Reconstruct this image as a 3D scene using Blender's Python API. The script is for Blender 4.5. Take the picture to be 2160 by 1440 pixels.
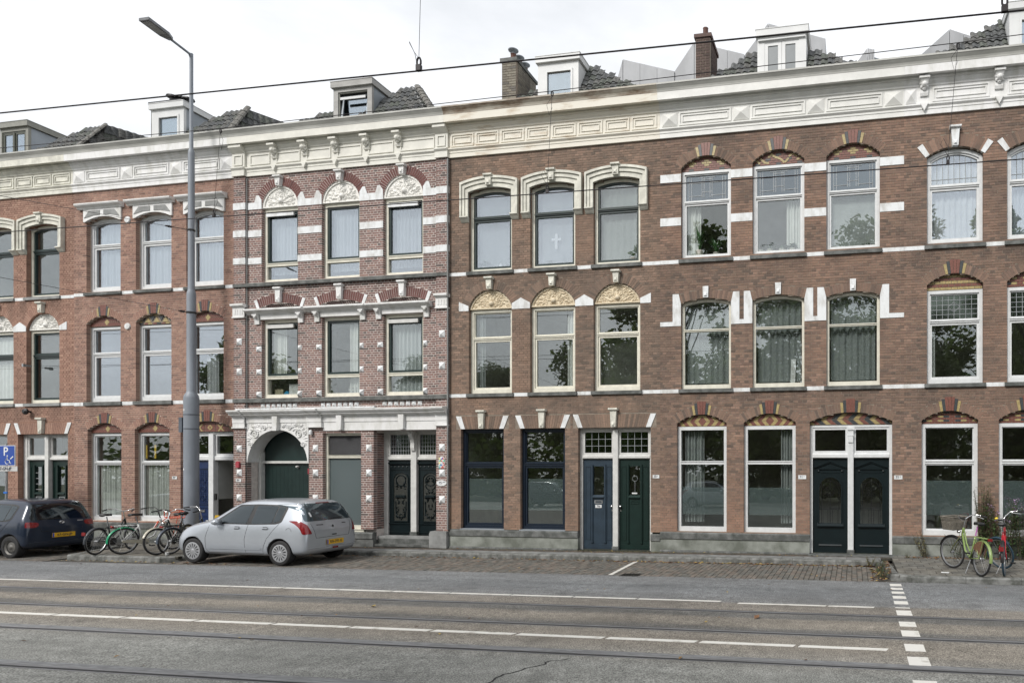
import bpy, bmesh, math, random
import numpy as np
from mathutils import Vector, Matrix, noise
from mathutils.bvhtree import BVHTree
from mathutils.geometry import delaunay_2d_cdt

for o in list(bpy.data.objects):
    bpy.data.objects.remove(o)
C = bpy.context.scene.collection
S = bpy.context.scene
R = random.Random(7)
PI = math.pi

# ------------------------------------------------------------------ camera, sky, sun, exposure
HEAD = math.atan2(252.0, 1396.0)            # heading left of the facade normal
cam = bpy.data.cameras.new('camera')
cam.sensor_width = 36.0
cam.lens = 1396.0 / 2160.0 * 36.0
cam.shift_x = -(1548.0 - 1080.0) / 2160.0   # the photograph is an off-centre crop
cam.shift_y = (987.0 - 720.0) / 2160.0
cam.clip_start = 0.1
cam.clip_end = 2000.0
camo = bpy.data.objects.new('camera', cam)
camo.location = (0, 0, 2.26)
camo.rotation_euler = (PI / 2, 0, HEAD)
C.objects.link(camo)
S.camera = camo

SUN_EL, SUN_AZ = math.radians(42), math.radians(203)      # azimuth from +Y, clockwise
w = bpy.data.worlds.new('World')
S.world = w
w.use_nodes = True
nt = w.node_tree
nt.nodes.clear()
N = nt.nodes.new
L = nt.links.new
out = N('ShaderNodeOutputWorld')
bg = N('ShaderNodeBackground')
bg.inputs['Strength'].default_value = 0.12
sky = N('ShaderNodeTexSky')
sky.sky_type = 'NISHITA'
sky.sun_disc = False
sky.sun_elevation = SUN_EL
sky.sun_rotation = SUN_AZ
sky.dust_density = 3.0
tc = N('ShaderNodeTexCoord')
mp = N('ShaderNodeMapping')
mp.inputs['Scale'].default_value = (1.0, 1.0, 2.4)
mp.inputs['Location'].default_value = (0.35, 0.1, 0.0)
nz = N('ShaderNodeTexNoise')
nz.inputs['Scale'].default_value = 2.6
nz.inputs['Detail'].default_value = 7.0
nz.inputs['Roughness'].default_value = 0.55
cr = N('ShaderNodeValToRGB')
e = cr.color_ramp.elements
e[0].position, e[0].color = 0.30, (5.6, 5.75, 5.95, 1)
e[1].position, e[1].color = 0.66, (8.2, 8.25, 8.4, 1)
m_ = e.new(0.5)
m_.color = (6.9, 7.0, 7.15, 1)
mx = N('ShaderNodeMix')
mx.data_type = 'RGBA'
mx.inputs['Factor'].default_value = 0.9
L(tc.outputs['Generated'], mp.inputs['Vector'])
L(mp.outputs['Vector'], nz.inputs['Vector'])
L(nz.outputs['Fac'], cr.inputs['Fac'])
L(sky.outputs['Color'], mx.inputs['A'])
L(cr.outputs['Color'], mx.inputs['B'])
L(mx.outputs['Result'], bg.inputs['Color'])
L(bg.outputs['Background'], out.inputs['Surface'])

sl = bpy.data.lights.new('sun', 'SUN')
sl.energy = 2.3
sl.angle = math.radians(16)
sl.color = (1.0, 0.965, 0.92)
so = bpy.data.objects.new('sun', sl)
so.rotation_euler = (PI / 2 - SUN_EL, 0, PI - SUN_AZ)
d_ = Vector((math.sin(SUN_AZ) * math.cos(SUN_EL), math.cos(SUN_AZ) * math.cos(SUN_EL), math.sin(SUN_EL)))
so.rotation_euler = d_.to_track_quat('Z', 'Y').to_euler()
so.location = d_ * 60
C.objects.link(so)

S.view_settings.view_transform = 'Standard'
S.view_settings.look = 'None'
S.view_settings.exposure = 0.45
S.view_settings.gamma = 1.0
S.view_settings.use_curve_mapping = False
S.cycles.use_denoising = True
S.cycles.max_bounces = 6
S.cycles.transparent_max_bounces = 12
S.cycles.caustics_reflective = False
S.cycles.caustics_refractive = False

# ------------------------------------------------------------------ constants of the place
D = 16.1                                     # facade plane
def gz(x):
    return 0.0054 * (x + 13.0)               # the street climbs a little to the right
KERB = 0.12

# ------------------------------------------------------------------ helpers
ORG = {}
def org(o):
    return ORG[o.name] if o else Vector((0, 0, 0))

def tag(o, label=None, cat=None, group=None, kind=None):
    if label: o['label'] = label
    if cat: o['category'] = cat
    if group: o['group'] = group
    if kind: o['kind'] = kind
    return o

def thing(name, label, cat, loc=(0, 0, 0), group=None):
    o = bpy.data.objects.new(name, None)
    o.empty_display_size = 0.2
    o.location = loc
    C.objects.link(o)
    ORG[o.name] = Vector(loc)
    return tag(o, label, cat, group)

def inst(mesh, name, parent, loc, rot=None, scale=None):
    o = bpy.data.objects.new(name, mesh)
    C.objects.link(o)
    loc = Vector(loc)
    if parent:
        o.parent = parent
        o.location = loc - org(parent)
    else:
        o.location = loc
    if rot: o.rotation_euler = rot
    if scale: o.scale = scale
    ORG[o.name] = loc
    return o

class MB:
    def __init__(s):
        s.v, s.f, s.t = [], [], []
    def add(s, vs, fs, tint=None):
        n = len(s.v)
        s.v.extend(vs)
        for f in fs:
            s.f.append([i + n for i in f])
            s.t.append(tint)
        return s
    def box(s, x0, x1, y0, y1, z0, z1, tint=None):
        vs = [(x0, y0, z0), (x1, y0, z0), (x1, y1, z0), (x0, y1, z0), (x0, y0, z1), (x1, y0, z1), (x1, y1, z1), (x0, y1, z1)]
        return s.add(vs, [(0, 3, 2, 1), (4, 5, 6, 7), (0, 1, 5, 4), (1, 2, 6, 5), (2, 3, 7, 6), (3, 0, 4, 7)], tint)
    def prism(s, pts, y0, y1, tint=None):                      # polygon in X-Z, extruded in Y
        n = len(pts)
        vs = [(p[0], y0, p[1]) for p in pts] + [(p[0], y1, p[1]) for p in pts]
        fs = [tuple(range(n)), tuple(range(2 * n - 1, n - 1, -1))]
        fs += [(i, i + n, (i + 1) % n + n, (i + 1) % n) for i in range(n)]
        return s.add(vs, fs, tint)
    def slab(s, pts, z0, z1):                                  # polygon in X-Y with own z offset, extruded in Z
        n = len(pts)
        vs = [(p[0], p[1], z0 + (p[2] if len(p) > 2 else 0)) for p in pts] + [(p[0], p[1], z1 + (p[2] if len(p) > 2 else 0)) for p in pts]
        fs = [tuple(range(n - 1, -1, -1)), tuple(range(n, 2 * n))]
        fs += [(i, (i + 1) % n, (i + 1) % n + n, i + n) for i in range(n)]
        return s.add(vs, fs)
    def extr(s, pts, x0, x1):                                  # profile in Y-Z, extruded in X
        n = len(pts)
        vs = [(x0, p[0], p[1]) for p in pts] + [(x1, p[0], p[1]) for p in pts]
        fs = [tuple(range(n)), tuple(range(2 * n - 1, n - 1, -1))]
        fs += [(i, i + n, (i + 1) % n + n, (i + 1) % n) for i in range(n)]
        return s.add(vs, fs)
    def ring(s, outer, inner, y0, y1):                         # frame between two outlines
        n = len(outer)
        vs = [(p[0], y0, p[1]) for p in outer] + [(p[0], y0, p[1]) for p in inner] + [(p[0], y1, p[1]) for p in outer] + [(p[0], y1, p[1]) for p in inner]
        fs = []
        for i in range(n):
            j = (i + 1) % n
            fs += [(i, j, n + j, n + i), (2 * n + i, 3 * n + i, 3 * n + j, 2 * n + j), (n + i, n + j, 3 * n + j, 3 * n + i), (i, 2 * n + i, 2 * n + j, j)]
        return s.add(vs, fs)
    def tube(s, pts, r, n=6, cap=True):
        pts = [Vector(p) for p in pts]
        rs = r if isinstance(r, (list, tuple)) else [r] * len(pts)
        base = len(s.v)
        up = None
        for i, p in enumerate(pts):
            d = (pts[min(i + 1, len(pts) - 1)] - pts[max(i - 1, 0)])
            if d.length < 1e-9: d = Vector((0, 0, 1))
            d.normalize()
            if up is None:
                up = Vector((0, 0, 1)) if abs(d.z) < 0.9 else Vector((1, 0, 0))
            a = d.cross(up)
            if a.length < 1e-6: a = d.orthogonal()
            a.normalize()
            b = a.cross(d)
            up = b
            for k in range(n):
                t = 2 * PI * k / n
                q = p + (a * math.cos(t) + b * math.sin(t)) * rs[i]
                s.v.append(tuple(q))
        for i in range(len(pts) - 1):
            for k in range(n):
                k2 = (k + 1) % n
                s.f.append([base + i * n + k, base + i * n + k2, base + (i + 1) * n + k2, base + (i + 1) * n + k]); s.t.append(None)
        if cap:
            s.f.append([base + k for k in range(n)]); s.t.append(None)
            m = base + (len(pts) - 1) * n
            s.f.append([m + k for k in range(n - 1, -1, -1)]); s.t.append(None)
        return s
    def lathe(s, prof, c, axis='z', n=24):                      # profile (radius, height) round an axis through c
        base = len(s.v)
        for (r, h) in prof:
            for k in range(n):
                t = 2 * PI * k / n
                a, b = r * math.cos(t), r * math.sin(t)
                if axis == 'z': s.v.append((c[0] + a, c[1] + b, c[2] + h))
                elif axis == 'y': s.v.append((c[0] + a, c[1] + h, c[2] + b))
                else: s.v.append((c[0] + h, c[1] + a, c[2] + b))
        for i in range(len(prof) - 1):
            for k in range(n):
                k2 = (k + 1) % n
                s.f.append([base + i * n + k, base + i * n + k2, base + (i + 1) * n + k2, base + (i + 1) * n + k]); s.t.append(None)
        return s
    def pyramid(s, x0, x1, z0, z1, y0, h, skew=(0.5, 0.5)):     # block with a raised point, facing -Y
        cx, cz = x0 + (x1 - x0) * skew[0], z0 + (z1 - z0) * skew[1]
        b = 0.012
        vs = [(x0, y0, z0), (x1, y0, z0), (x1, y0, z1), (x0, y0, z1), (x0, y0 - b, z0), (x1, y0 - b, z0), (x1, y0 - b, z1), (x0, y0 - b, z1), (cx, y0 - b - h, cz)]
        return s.add(vs, [(0, 1, 5, 4), (1, 2, 6, 5), (2, 3, 7, 6), (3, 0, 4, 7), (4, 5, 8), (5, 6, 8), (6, 7, 8), (7, 4, 8), (3, 2, 1, 0)])
    def mesh(s, name, mats, o=(0, 0, 0), smooth=False, recalc=True, mi=None):
        me = bpy.data.meshes.new(name)
        v = np.array(s.v, dtype=np.float64).reshape(-1, 3) - np.array(o)
        me.from_pydata(v.tolist(), [], s.f)
        for m in (mats if isinstance(mats, (list, tuple)) else [mats]):
            me.materials.append(m)
        if any(t is not None for t in s.t):
            at = me.attributes.new('tint', 'FLOAT_COLOR', 'FACE')
            at.data.foreach_set('color', np.array([(t or (1, 1, 1)) + (1.0,) for t in s.t], dtype=np.float32).ravel())
        if recalc and len(s.f) < 20000:
            bm = bmesh.new(); bm.from_mesh(me)
            bmesh.ops.recalc_face_normals(bm, faces=bm.faces)
            bm.to_mesh(me); bm.free()
        if mi is not None:
            me.polygons.foreach_set('material_index', mi)
        if smooth:
            me.polygons.foreach_set('use_smooth', [True] * len(me.polygons))
        return me
    def build(s, name, mats, parent=None, smooth=False, origin=None, recalc=True, mi=None):
        if origin is None:
            a = np.array(s.v)
            lo, hi = a.min(0), a.max(0)
            origin = ((lo[0] + hi[0]) / 2, (lo[1] + hi[1]) / 2, lo[2])
        me = s.mesh(name, mats, origin, smooth, recalc, mi)
        return inst(me, name, parent, origin)

def auto_smooth(o, ang=35):
    me = o.data
    me.polygons.foreach_set('use_smooth', [True] * len(me.polygons))
    bm = bmesh.new(); bm.from_mesh(me)
    a = math.radians(ang)
    for ed in bm.edges:
        if len(ed.link_faces) == 2 and ed.calc_face_angle(0) > a:
            ed.smooth = False
    bm.to_mesh(me); bm.free()
    return o

def bake(o, name=None):
    dg = bpy.context.evaluated_depsgraph_get()
    me = bpy.data.meshes.new_from_object(o.evaluated_get(dg))
    me.name = name or o.name
    return me

def copy_tree(o, parent=None):
    c = o.copy()
    C.objects.link(c)
    c.parent = parent
    for ch in list(o.children):
        copy_tree(ch, c)
    return c

_font_cache = {}
def text_mesh(s, size, shear=0.0):
    key = (s, size, shear)
    if key not in _font_cache:
        cu = bpy.data.curves.new('txt', 'FONT')
        cu.body = s; cu.size = size; cu.align_x = 'CENTER'; cu.align_y = 'CENTER'; cu.extrude = 0.0015; cu.resolution_u = 3
        cu.offset = size * 0.012
        to = bpy.data.objects.new('txt', cu)
        C.objects.link(to)
        me = bake(to, 'lettering')
        bpy.data.objects.remove(to); bpy.data.curves.remove(cu)
        _font_cache[key] = me
    return _font_cache[key]

def text(s, size, mat, parent, loc, rot=(PI / 2, 0, 0), name='lettering', scale=None):
    me = text_mesh(s, size).copy()
    me.materials.clear(); me.materials.append(mat)
    return inst(me, name, parent, loc, rot, scale)

# ------------------------------------------------------------------ materials
def _mat(name):
    m = bpy.data.materials.new(name)
    m.use_nodes = True
    t = m.node_tree
    return m, t, t.nodes['Principled BSDF'], t.nodes.new, t.links.new

def lin(c):
    return tuple(((x / 255.0 + 0.055) / 1.055) ** 2.4 if x > 10 else x / 255.0 / 12.92 for x in c)

def mat(name, col, rough=0.6, metal=0.0, var=0.12, scale=6.0, bump=0.0, bscale=80.0, spec=0.5, stretch=(1, 1, 1), col2=None, lo=0.4, hi=0.65, coat=0.0, detail=5.0):
    m, t, b, n, l = _mat(name)
    g = n('ShaderNodeNewGeometry')
    mpn = n('ShaderNodeMapping')
    mpn.inputs['Scale'].default_value = stretch
    l(g.outputs['Position'], mpn.inputs['Vector'])
    nz = n('ShaderNodeTexNoise')
    nz.inputs['Scale'].default_value = scale
    nz.inputs['Detail'].default_value = detail
    nz.inputs['Roughness'].default_value = 0.6
    l(mpn.outputs['Vector'], nz.inputs['Vector'])
    r = n('ShaderNodeValToRGB')
    a, z = r.color_ramp.elements
    a.position, z.position = lo, hi
    c2 = col2 or tuple(c * (1 - var * 2) for c in col)
    a.color = (*c2, 1); z.color = (*col, 1)
    l(nz.outputs['Fac'], r.inputs['Fac'])
    l(r.outputs['Color'], b.inputs['Base Color'])
    b.inputs['Roughness'].default_value = rough
    b.inputs['Metallic'].default_value = metal
    b.inputs['Specular IOR Level'].default_value = spec
    b.inputs['Coat Weight'].default_value = coat
    b.inputs['Coat Roughness'].default_value = 0.06
    if bump:
        nb = n('ShaderNodeTexNoise')
        nb.inputs['Scale'].default_value = bscale
        nb.inputs['Detail'].default_value = 3.0
        l(g.outputs['Position'], nb.inputs['Vector'])
        bp = n('ShaderNodeBump')
        bp.inputs['Strength'].default_value = bump
        bp.inputs['Distance'].default_value = 0.01
        l(nb.outputs['Fac'], bp.inputs['Height'])
        l(bp.outputs['Normal'], b.inputs['Normal'])
    return m

def brick_mat(name, soot, soot_amt, patch=None, patch_amt=0.0):
    """per-brick colour (attribute) times large weathering"""
    m, t, b, n, l = _mat(name)
    at = n('ShaderNodeAttribute'); at.attribute_name = 'tint'
    g = n('ShaderNodeNewGeometry')
    def nzr(scale, lo, hi, stretch):
        mpn = n('ShaderNodeMapping'); mpn.inputs['Scale'].default_value = stretch
        l(g.outputs['Position'], mpn.inputs['Vector'])
        q = n('ShaderNodeTexNoise'); q.inputs['Scale'].default_value = scale; q.inputs['Detail'].default_value = 6; q.inputs['Roughness'].default_value = 0.62
        l(mpn.outputs['Vector'], q.inputs['Vector'])
        rr = n('ShaderNodeMapRange'); rr.inputs['From Min'].default_value = lo; rr.inputs['From Max'].default_value = hi
        l(q.outputs['Fac'], rr.inputs['Value'])
        return rr.outputs['Result']
    def mixc(f, amt, a, col):
        mu = n('ShaderNodeMath'); mu.operation = 'MULTIPLY'; mu.inputs[1].default_value = amt
        l(f, mu.inputs[0])
        mm = n('ShaderNodeMix'); mm.data_type = 'RGBA'
        l(mu.outputs[0], mm.inputs['Factor']); l(a, mm.inputs['A'])
        mm.inputs['B'].default_value = (*col, 1)
        return mm.outputs['Result']
    c = at.outputs['Color']
    c = mixc(nzr(0.8, 0.42, 0.7, (1, 1, 0.45)), soot_amt, c, soot)
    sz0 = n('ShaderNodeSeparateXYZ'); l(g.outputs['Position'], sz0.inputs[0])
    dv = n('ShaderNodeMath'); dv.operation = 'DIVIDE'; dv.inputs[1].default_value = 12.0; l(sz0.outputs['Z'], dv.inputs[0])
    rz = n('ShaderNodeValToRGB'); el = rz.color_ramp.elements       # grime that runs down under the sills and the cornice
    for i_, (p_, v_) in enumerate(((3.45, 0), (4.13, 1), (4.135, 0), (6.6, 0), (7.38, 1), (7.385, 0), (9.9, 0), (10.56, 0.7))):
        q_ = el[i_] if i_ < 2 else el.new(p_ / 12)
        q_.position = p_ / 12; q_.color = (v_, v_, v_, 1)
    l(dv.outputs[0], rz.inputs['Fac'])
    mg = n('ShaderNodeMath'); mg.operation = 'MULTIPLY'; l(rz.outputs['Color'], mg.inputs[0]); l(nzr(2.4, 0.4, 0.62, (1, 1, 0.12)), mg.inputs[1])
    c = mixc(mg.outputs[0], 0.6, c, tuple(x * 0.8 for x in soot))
    c = mixc(nzr(2.2, 0.56, 0.76, (1, 1, 0.1)), 0.35, c, soot)
    c = mixc(nzr(30, 0.5, 0.8, (0.35, 1, 1)), 0.45, c, tuple(x * 0.5 for x in soot))
    if patch:
        c = mixc(nzr(0.42, 0.5, 0.66, (1, 1, 1.3)), patch_amt, c, patch)
        sz = n('ShaderNodeSeparateXYZ'); l(g.outputs['Position'], sz.inputs[0])
        lowz = n('ShaderNodeMapRange'); lowz.inputs['From Min'].default_value = 2.0; lowz.inputs['From Max'].default_value = 0.9; l(sz.outputs['Z'], lowz.inputs['Value'])
        mu2 = n('ShaderNodeMath'); mu2.operation = 'MULTIPLY'; l(lowz.outputs['Result'], mu2.inputs[0]); l(nzr(1.1, 0.38, 0.6, (1, 1, 1.6)), mu2.inputs[1])
        c = mixc(mu2.outputs[0], 0.55, c, patch)
    l(c, b.inputs['Base Color'])
    b.inputs['Roughness'].default_value = 0.88
    b.inputs['Specular IOR Level'].default_value = 0.25
    nb = n('ShaderNodeTexNoise'); nb.inputs['Scale'].default_value = 120; nb.inputs['Detail'].default_value = 3
    l(g.outputs['Position'], nb.inputs['Vector'])
    bp = n('ShaderNodeBump'); bp.inputs['Strength'].default_value = 0.35; bp.inputs['Distance'].default_value = 0.006
    l(nb.outputs['Fac'], bp.inputs['Height']); l(bp.outputs['Normal'], b.inputs['Normal'])
    return m

def tint_mat(name, rough=0.85, scale=14.0, dark=0.5):
    m, t, b, n, l = _mat(name)
    at = n('ShaderNodeAttribute'); at.attribute_name = 'tint'
    g = n('ShaderNodeNewGeometry')
    q = n('ShaderNodeTexNoise'); q.inputs['Scale'].default_value = scale; q.inputs['Detail'].default_value = 6
    l(g.outputs['Position'], q.inputs['Vector'])
    rr = n('ShaderNodeMapRange'); rr.inputs['From Min'].default_value = 0.35; rr.inputs['From Max'].default_value = 0.7; rr.inputs['To Min'].default_value = dark; rr.inputs['To Max'].default_value = 1.1
    l(q.outputs['Fac'], rr.inputs['Value'])
    mm = n('ShaderNodeMix'); mm.data_type = 'RGBA'; mm.blend_type = 'MULTIPLY'; mm.inputs['Factor'].default_value = 1
    l(at.outputs['Color'], mm.inputs['A']); l(rr.outputs['Result'], mm.inputs['B'])
    l(mm.outputs['Result'], b.inputs['Base Color'])
    b.inputs['Roughness'].default_value = rough
    b.inputs['Specular IOR Level'].default_value = 0.3
    return m

def glass_mat(name, refl=0.2, tint=(0.9, 0.95, 0.97), wav=0.003, rough=0.0, trans=(0.8, 0.84, 0.84)):
    m, t, b, n, l = _mat(name)
    t.nodes.remove(b)
    o = t.nodes['Material Output']
    gl = n('ShaderNodeBsdfGlossy'); gl.inputs['Color'].default_value = (*tint, 1); gl.inputs['Roughness'].default_value = rough
    tr = n('ShaderNodeBsdfTransparent'); tr.inputs['Color'].default_value = (*trans, 1)
    lw = n('ShaderNodeLayerWeight'); lw.inputs['Blend'].default_value = 0.5
    pw = n('ShaderNodeMath'); pw.operation = 'POWER'; pw.inputs[1].default_value = 4.0; l(lw.outputs['Facing'], pw.inputs[0])
    ad = n('ShaderNodeMath'); ad.operation = 'MULTIPLY_ADD'; ad.inputs[1].default_value = 0.9; ad.inputs[2].default_value = refl + 0.035; ad.use_clamp = True
    l(pw.outputs[0], ad.inputs[0])
    ms = n('ShaderNodeMixShader')
    l(ad.outputs[0], ms.inputs['Fac']); l(tr.outputs[0], ms.inputs[1]); l(gl.outputs[0], ms.inputs[2])
    l(ms.outputs[0], o.inputs['Surface'])
    if wav:
        g = n('ShaderNodeNewGeometry')
        q = n('ShaderNodeTexNoise'); q.inputs['Scale'].default_value = 1.4; q.inputs['Detail'].default_value = 1.5
        l(g.outputs['Position'], q.inputs['Vector'])
        bp = n('ShaderNodeBump'); bp.inputs['Strength'].default_value = wav; bp.inputs['Distance'].default_value = 0.2
        l(q.outputs['Fac'], bp.inputs['Height']); l(bp.outputs['Normal'], gl.inputs['Normal'])
    return m

def film_mat(name, col, opac):
    m, t, b, n, l = _mat(name)
    o = t.nodes['Material Output']
    b.inputs['Base Color'].default_value = (*col, 1); b.inputs['Roughness'].default_value = 0.35
    tr = n('ShaderNodeBsdfTransparent')
    ms = n('ShaderNodeMixShader'); ms.inputs['Fac'].default_value = opac
    l(tr.outputs[0], ms.inputs[1]); l(b.outputs[0], ms.inputs[2]); l(ms.outputs[0], o.inputs['Surface'])
    return m

WHITE = mat('white_paint', (0.70, 0.70, 0.695), 0.55, scale=3, bump=0.06, bscale=40, col2=(0.55, 0.55, 0.52), lo=0.3, hi=0.55, stretch=(1.5, 1, 0.6))
WHITEB = mat('white_band_paint', (0.69, 0.71, 0.72), 0.65, scale=4, bump=0.12, bscale=60, col2=(0.50, 0.50, 0.485), lo=0.32, hi=0.56, stretch=(1.6, 1, 0.7))
WFRAME = mat('white_window_paint', (0.66, 0.675, 0.68), 0.4, var=0.05, scale=8)
CREAM = mat('cream_paint', (0.72, 0.70, 0.60), 0.45, var=0.07, scale=7)
CREAMD = mat('cream_stone_paint', (0.68, 0.67, 0.59), 0.6, var=0.14, scale=4, bump=0.15, bscale=50)
OFFW = mat('off_white_frame', (0.60, 0.60, 0.58), 0.45, var=0.07, scale=7)
RUSTW = mat('weathered_cream_paint', (0.66, 0.63, 0.55), 0.6, var=0.1, scale=2.2, stretch=(0.7, 1, 2.5), col2=(0.45, 0.37, 0.27), lo=0.28, hi=0.46, bump=0.15, bscale=30)
GUTW = mat('gutter_paint', (0.46, 0.46, 0.43), 0.5, var=0.12, scale=1.6, stretch=(1, 1, 4))
GUTR = mat('gutter_rust_paint', (0.40, 0.37, 0.31), 0.55, var=0.2, scale=2.2, stretch=(0.8, 1, 3), col2=(0.16, 0.11, 0.07), lo=0.35, hi=0.6)
SOFF = mat('old_trim_paint', (0.50, 0.50, 0.44), 0.6, var=0.12, scale=3)
DKGREEN = mat('dark_green_paint', (0.012, 0.028, 0.026), 0.35, var=0.1, scale=5)
GREENP = mat('green_door_paint', (0.007, 0.022, 0.018), 0.4, var=0.1, scale=5, spec=0.35)
BLUEP = mat('blue_grey_door_paint', (0.025, 0.043, 0.063), 0.38, var=0.12, scale=4)
NAVY = mat('dark_blue_window_paint', (0.010, 0.018, 0.032), 0.38, var=0.1, scale=5, spec=0.35)
BLKG = mat('black_green_door_paint', (0.0055, 0.012, 0.014), 0.36, var=0.1, scale=4, spec=0.35)
BLUED = mat('blue_metal_door_paint', (0.012, 0.03, 0.10), 0.4, var=0.1, scale=5)
STONE = mat('bluestone', (0.155, 0.16, 0.155), 0.8, var=0.2, scale=5, bump=0.2, bscale=60, col2=(0.07, 0.075, 0.07))
STONEL = mat('bluestone_light', (0.27, 0.275, 0.27), 0.8, var=0.15, scale=4, bump=0.15, bscale=60)
STONEW = mat('plinth_render', (0.26, 0.275, 0.25), 0.85, var=0.2, scale=2.2, bump=0.25, bscale=40, col2=(0.12, 0.13, 0.11), lo=0.35, hi=0.62)
RELIEF = mat('old_plaster_relief', (0.74, 0.66, 0.50), 0.8, var=0.12, scale=20, col2=(0.55, 0.46, 0.33))
RELIEFW = mat('white_plaster_relief', (0.80, 0.79, 0.75), 0.7, var=0.08, scale=20)
MORT_R = mat('mortar_light', (0.52, 0.43, 0.36), 0.9, var=0.1, scale=9, bump=0.2)
MORT_P = mat('mortar_pale', (0.66, 0.60, 0.56), 0.9, var=0.1, scale=9, bump=0.2)
MORT_D = mat('mortar_brown', (0.27, 0.225, 0.18), 0.9, var=0.15, scale=9, bump=0.2)
MORT_1 = mat('mortar_red', (0.30, 0.17, 0.12), 0.9, var=0.15, scale=9, bump=0.2)
GLASS = glass_mat('window_glass', 0.10, trans=(0.94, 0.96, 0.95))
GLASSB = glass_mat('window_glass_bright', 0.20, tint=(0.86, 0.93, 1.0), trans=(0.93, 0.95, 0.96))
GLASSD = glass_mat('window_glass_dark', 0.065, tint=(0.9, 0.95, 0.95), trans=(0.92, 0.94, 0.93))
LEADG = glass_mat('leaded_glass', 0.16, tint=(0.8, 0.88, 0.95), wav=0.03, rough=0.06, trans=(0.5, 0.55, 0.55))
LEADY = glass_mat('leaded_glass_green', 0.10, tint=(0.75, 0.85, 0.8), wav=0.03, rough=0.08, trans=(0.35, 0.45, 0.25))
LEAD = mat('lead_came', (0.30, 0.32, 0.33), 0.5, metal=0.3)
LEADD = mat('dark_iron', (0.02, 0.022, 0.024), 0.45, metal=0.3)
FILM = film_mat('frosted_film', (0.15, 0.19, 0.195), 0.45)
FROST = film_mat('frosted_pane', (0.12, 0.15, 0.155), 0.72)
INT = mat('interior_plaster', (0.58, 0.57, 0.53), 0.9, var=0.1, scale=2)
INTD = mat('interior_floor', (0.22, 0.19, 0.15), 0.9, var=0.1, scale=2)
CURT = mat('white_curtain_cloth', (0.66, 0.67, 0.65), 0.9, var=0.06, scale=5)
CURTG = mat('grey_curtain_cloth', (0.32, 0.34, 0.34), 0.9, var=0.08, scale=5)
NET = film_mat('net_curtain_cloth', (0.66, 0.70, 0.72), 0.5)
BLACK = mat('black_plastic', (0.015, 0.015, 0.016), 0.45, var=0.1)
RUBBER = mat('tyre_rubber', (0.017, 0.017, 0.018), 0.75, var=0.15, scale=10, bump=0.1)
CHROME = mat('chrome', (0.72, 0.72, 0.72), 0.18, metal=1.0, var=0.04)
STEEL = mat('galvanised_steel', (0.42, 0.43, 0.44), 0.42, metal=0.8, var=0.1)
ZINC = mat('zinc_sheet', (0.30, 0.33, 0.36), 0.55, metal=0.35, var=0.1, scale=2)
ALU = mat('pale_metal_cladding', (0.33, 0.34, 0.355), 0.6, metal=0.15, var=0.1, scale=1.2, stretch=(1, 1, 0.4))
ALUD = mat('dark_metal_cladding', (0.10, 0.12, 0.14), 0.35, metal=0.5, var=0.1)
POLE = mat('grey_lamp_post_paint', (0.22, 0.245, 0.28), 0.5, var=0.1, scale=3, stretch=(1, 1, 0.3), bump=0.05)
REDT = mat('red_glazed_tile', (0.20, 0.078, 0.058), 0.45, var=0.15, scale=30)
YELT = mat('yellow_glazed_tile', (0.42, 0.33, 0.15), 0.4, var=0.15, scale=30)
GRYT = mat('dark_glazed_tile', (0.055, 0.062, 0.066), 0.4, var=0.15, scale=30)
WIRE = mat('overhead_wire', (0.022, 0.018, 0.02), 0.5, metal=0.3)
TILE_M = tint_mat('roof_tile_clay', 0.75, 20, 0.45)
# ------------------------------------------------------------------ arcs and openings
def arc_geo(w_, rise):
    r = (w_ * w_ / 4 + rise * rise) / (2 * rise)
    return r
def opening(x0, x1, z0, z1, rise=0.0):
    return dict(x0=x0, x1=x1, z0=z0, z1=z1, rise=rise)
def ring_cut(x0, x1, zs, rise, depth):
    return dict(ring=True, x0=x0, x1=x1, zs=zs, rise=rise, depth=depth)
def interval(o, z, grow=0.0):
    xc = (o['x0'] + o['x1']) / 2
    hw = (o['x1'] - o['x0']) / 2
    if o.get('ring'):
        r = arc_geo(2 * hw, o['rise'])
        zc = o['zs'] + o['rise'] - r
        ro = r + o['depth']
        if z <= zc or z >= zc + ro: return None
        th = math.atan2(hw, o['zs'] - zc)
        h = math.sqrt(ro * ro - (z - zc) ** 2)
        if th < PI / 2 - 1e-3:
            h = min(h, math.tan(th) * (z - zc))
        zlow = zc + r * math.cos(th)
        if z < zlow - 1e-6: return None
        return (xc - h, xc + h)
    zs = o['z1'] - o['rise']
    if z < o['z0'] or z > o['z1']: return None
    if z <= zs or o['rise'] <= 0:
        return (o['x0'] - grow, o['x1'] + grow)
    r = arc_geo(2 * hw, o['rise'])
    zc = o['z1'] - r
    h = math.sqrt(max(0, r * r - (z - zc) ** 2))
    return (xc - h - grow, xc + h + grow) if h > 0.01 else None
def subtract(a, b, ivs):
    free = [(a, b)]
    for iv in ivs:
        if iv is None: continue
        nf = []
        for (p, q) in free:
            if iv[1] <= p or iv[0] >= q: nf.append((p, q)); continue
            if iv[0] > p: nf.append((p, iv[0]))
            if iv[1] < q: nf.append((iv[1], q))
        free = nf
    return [(p, q) for (p, q) in free if q - p > 0.02]

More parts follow.
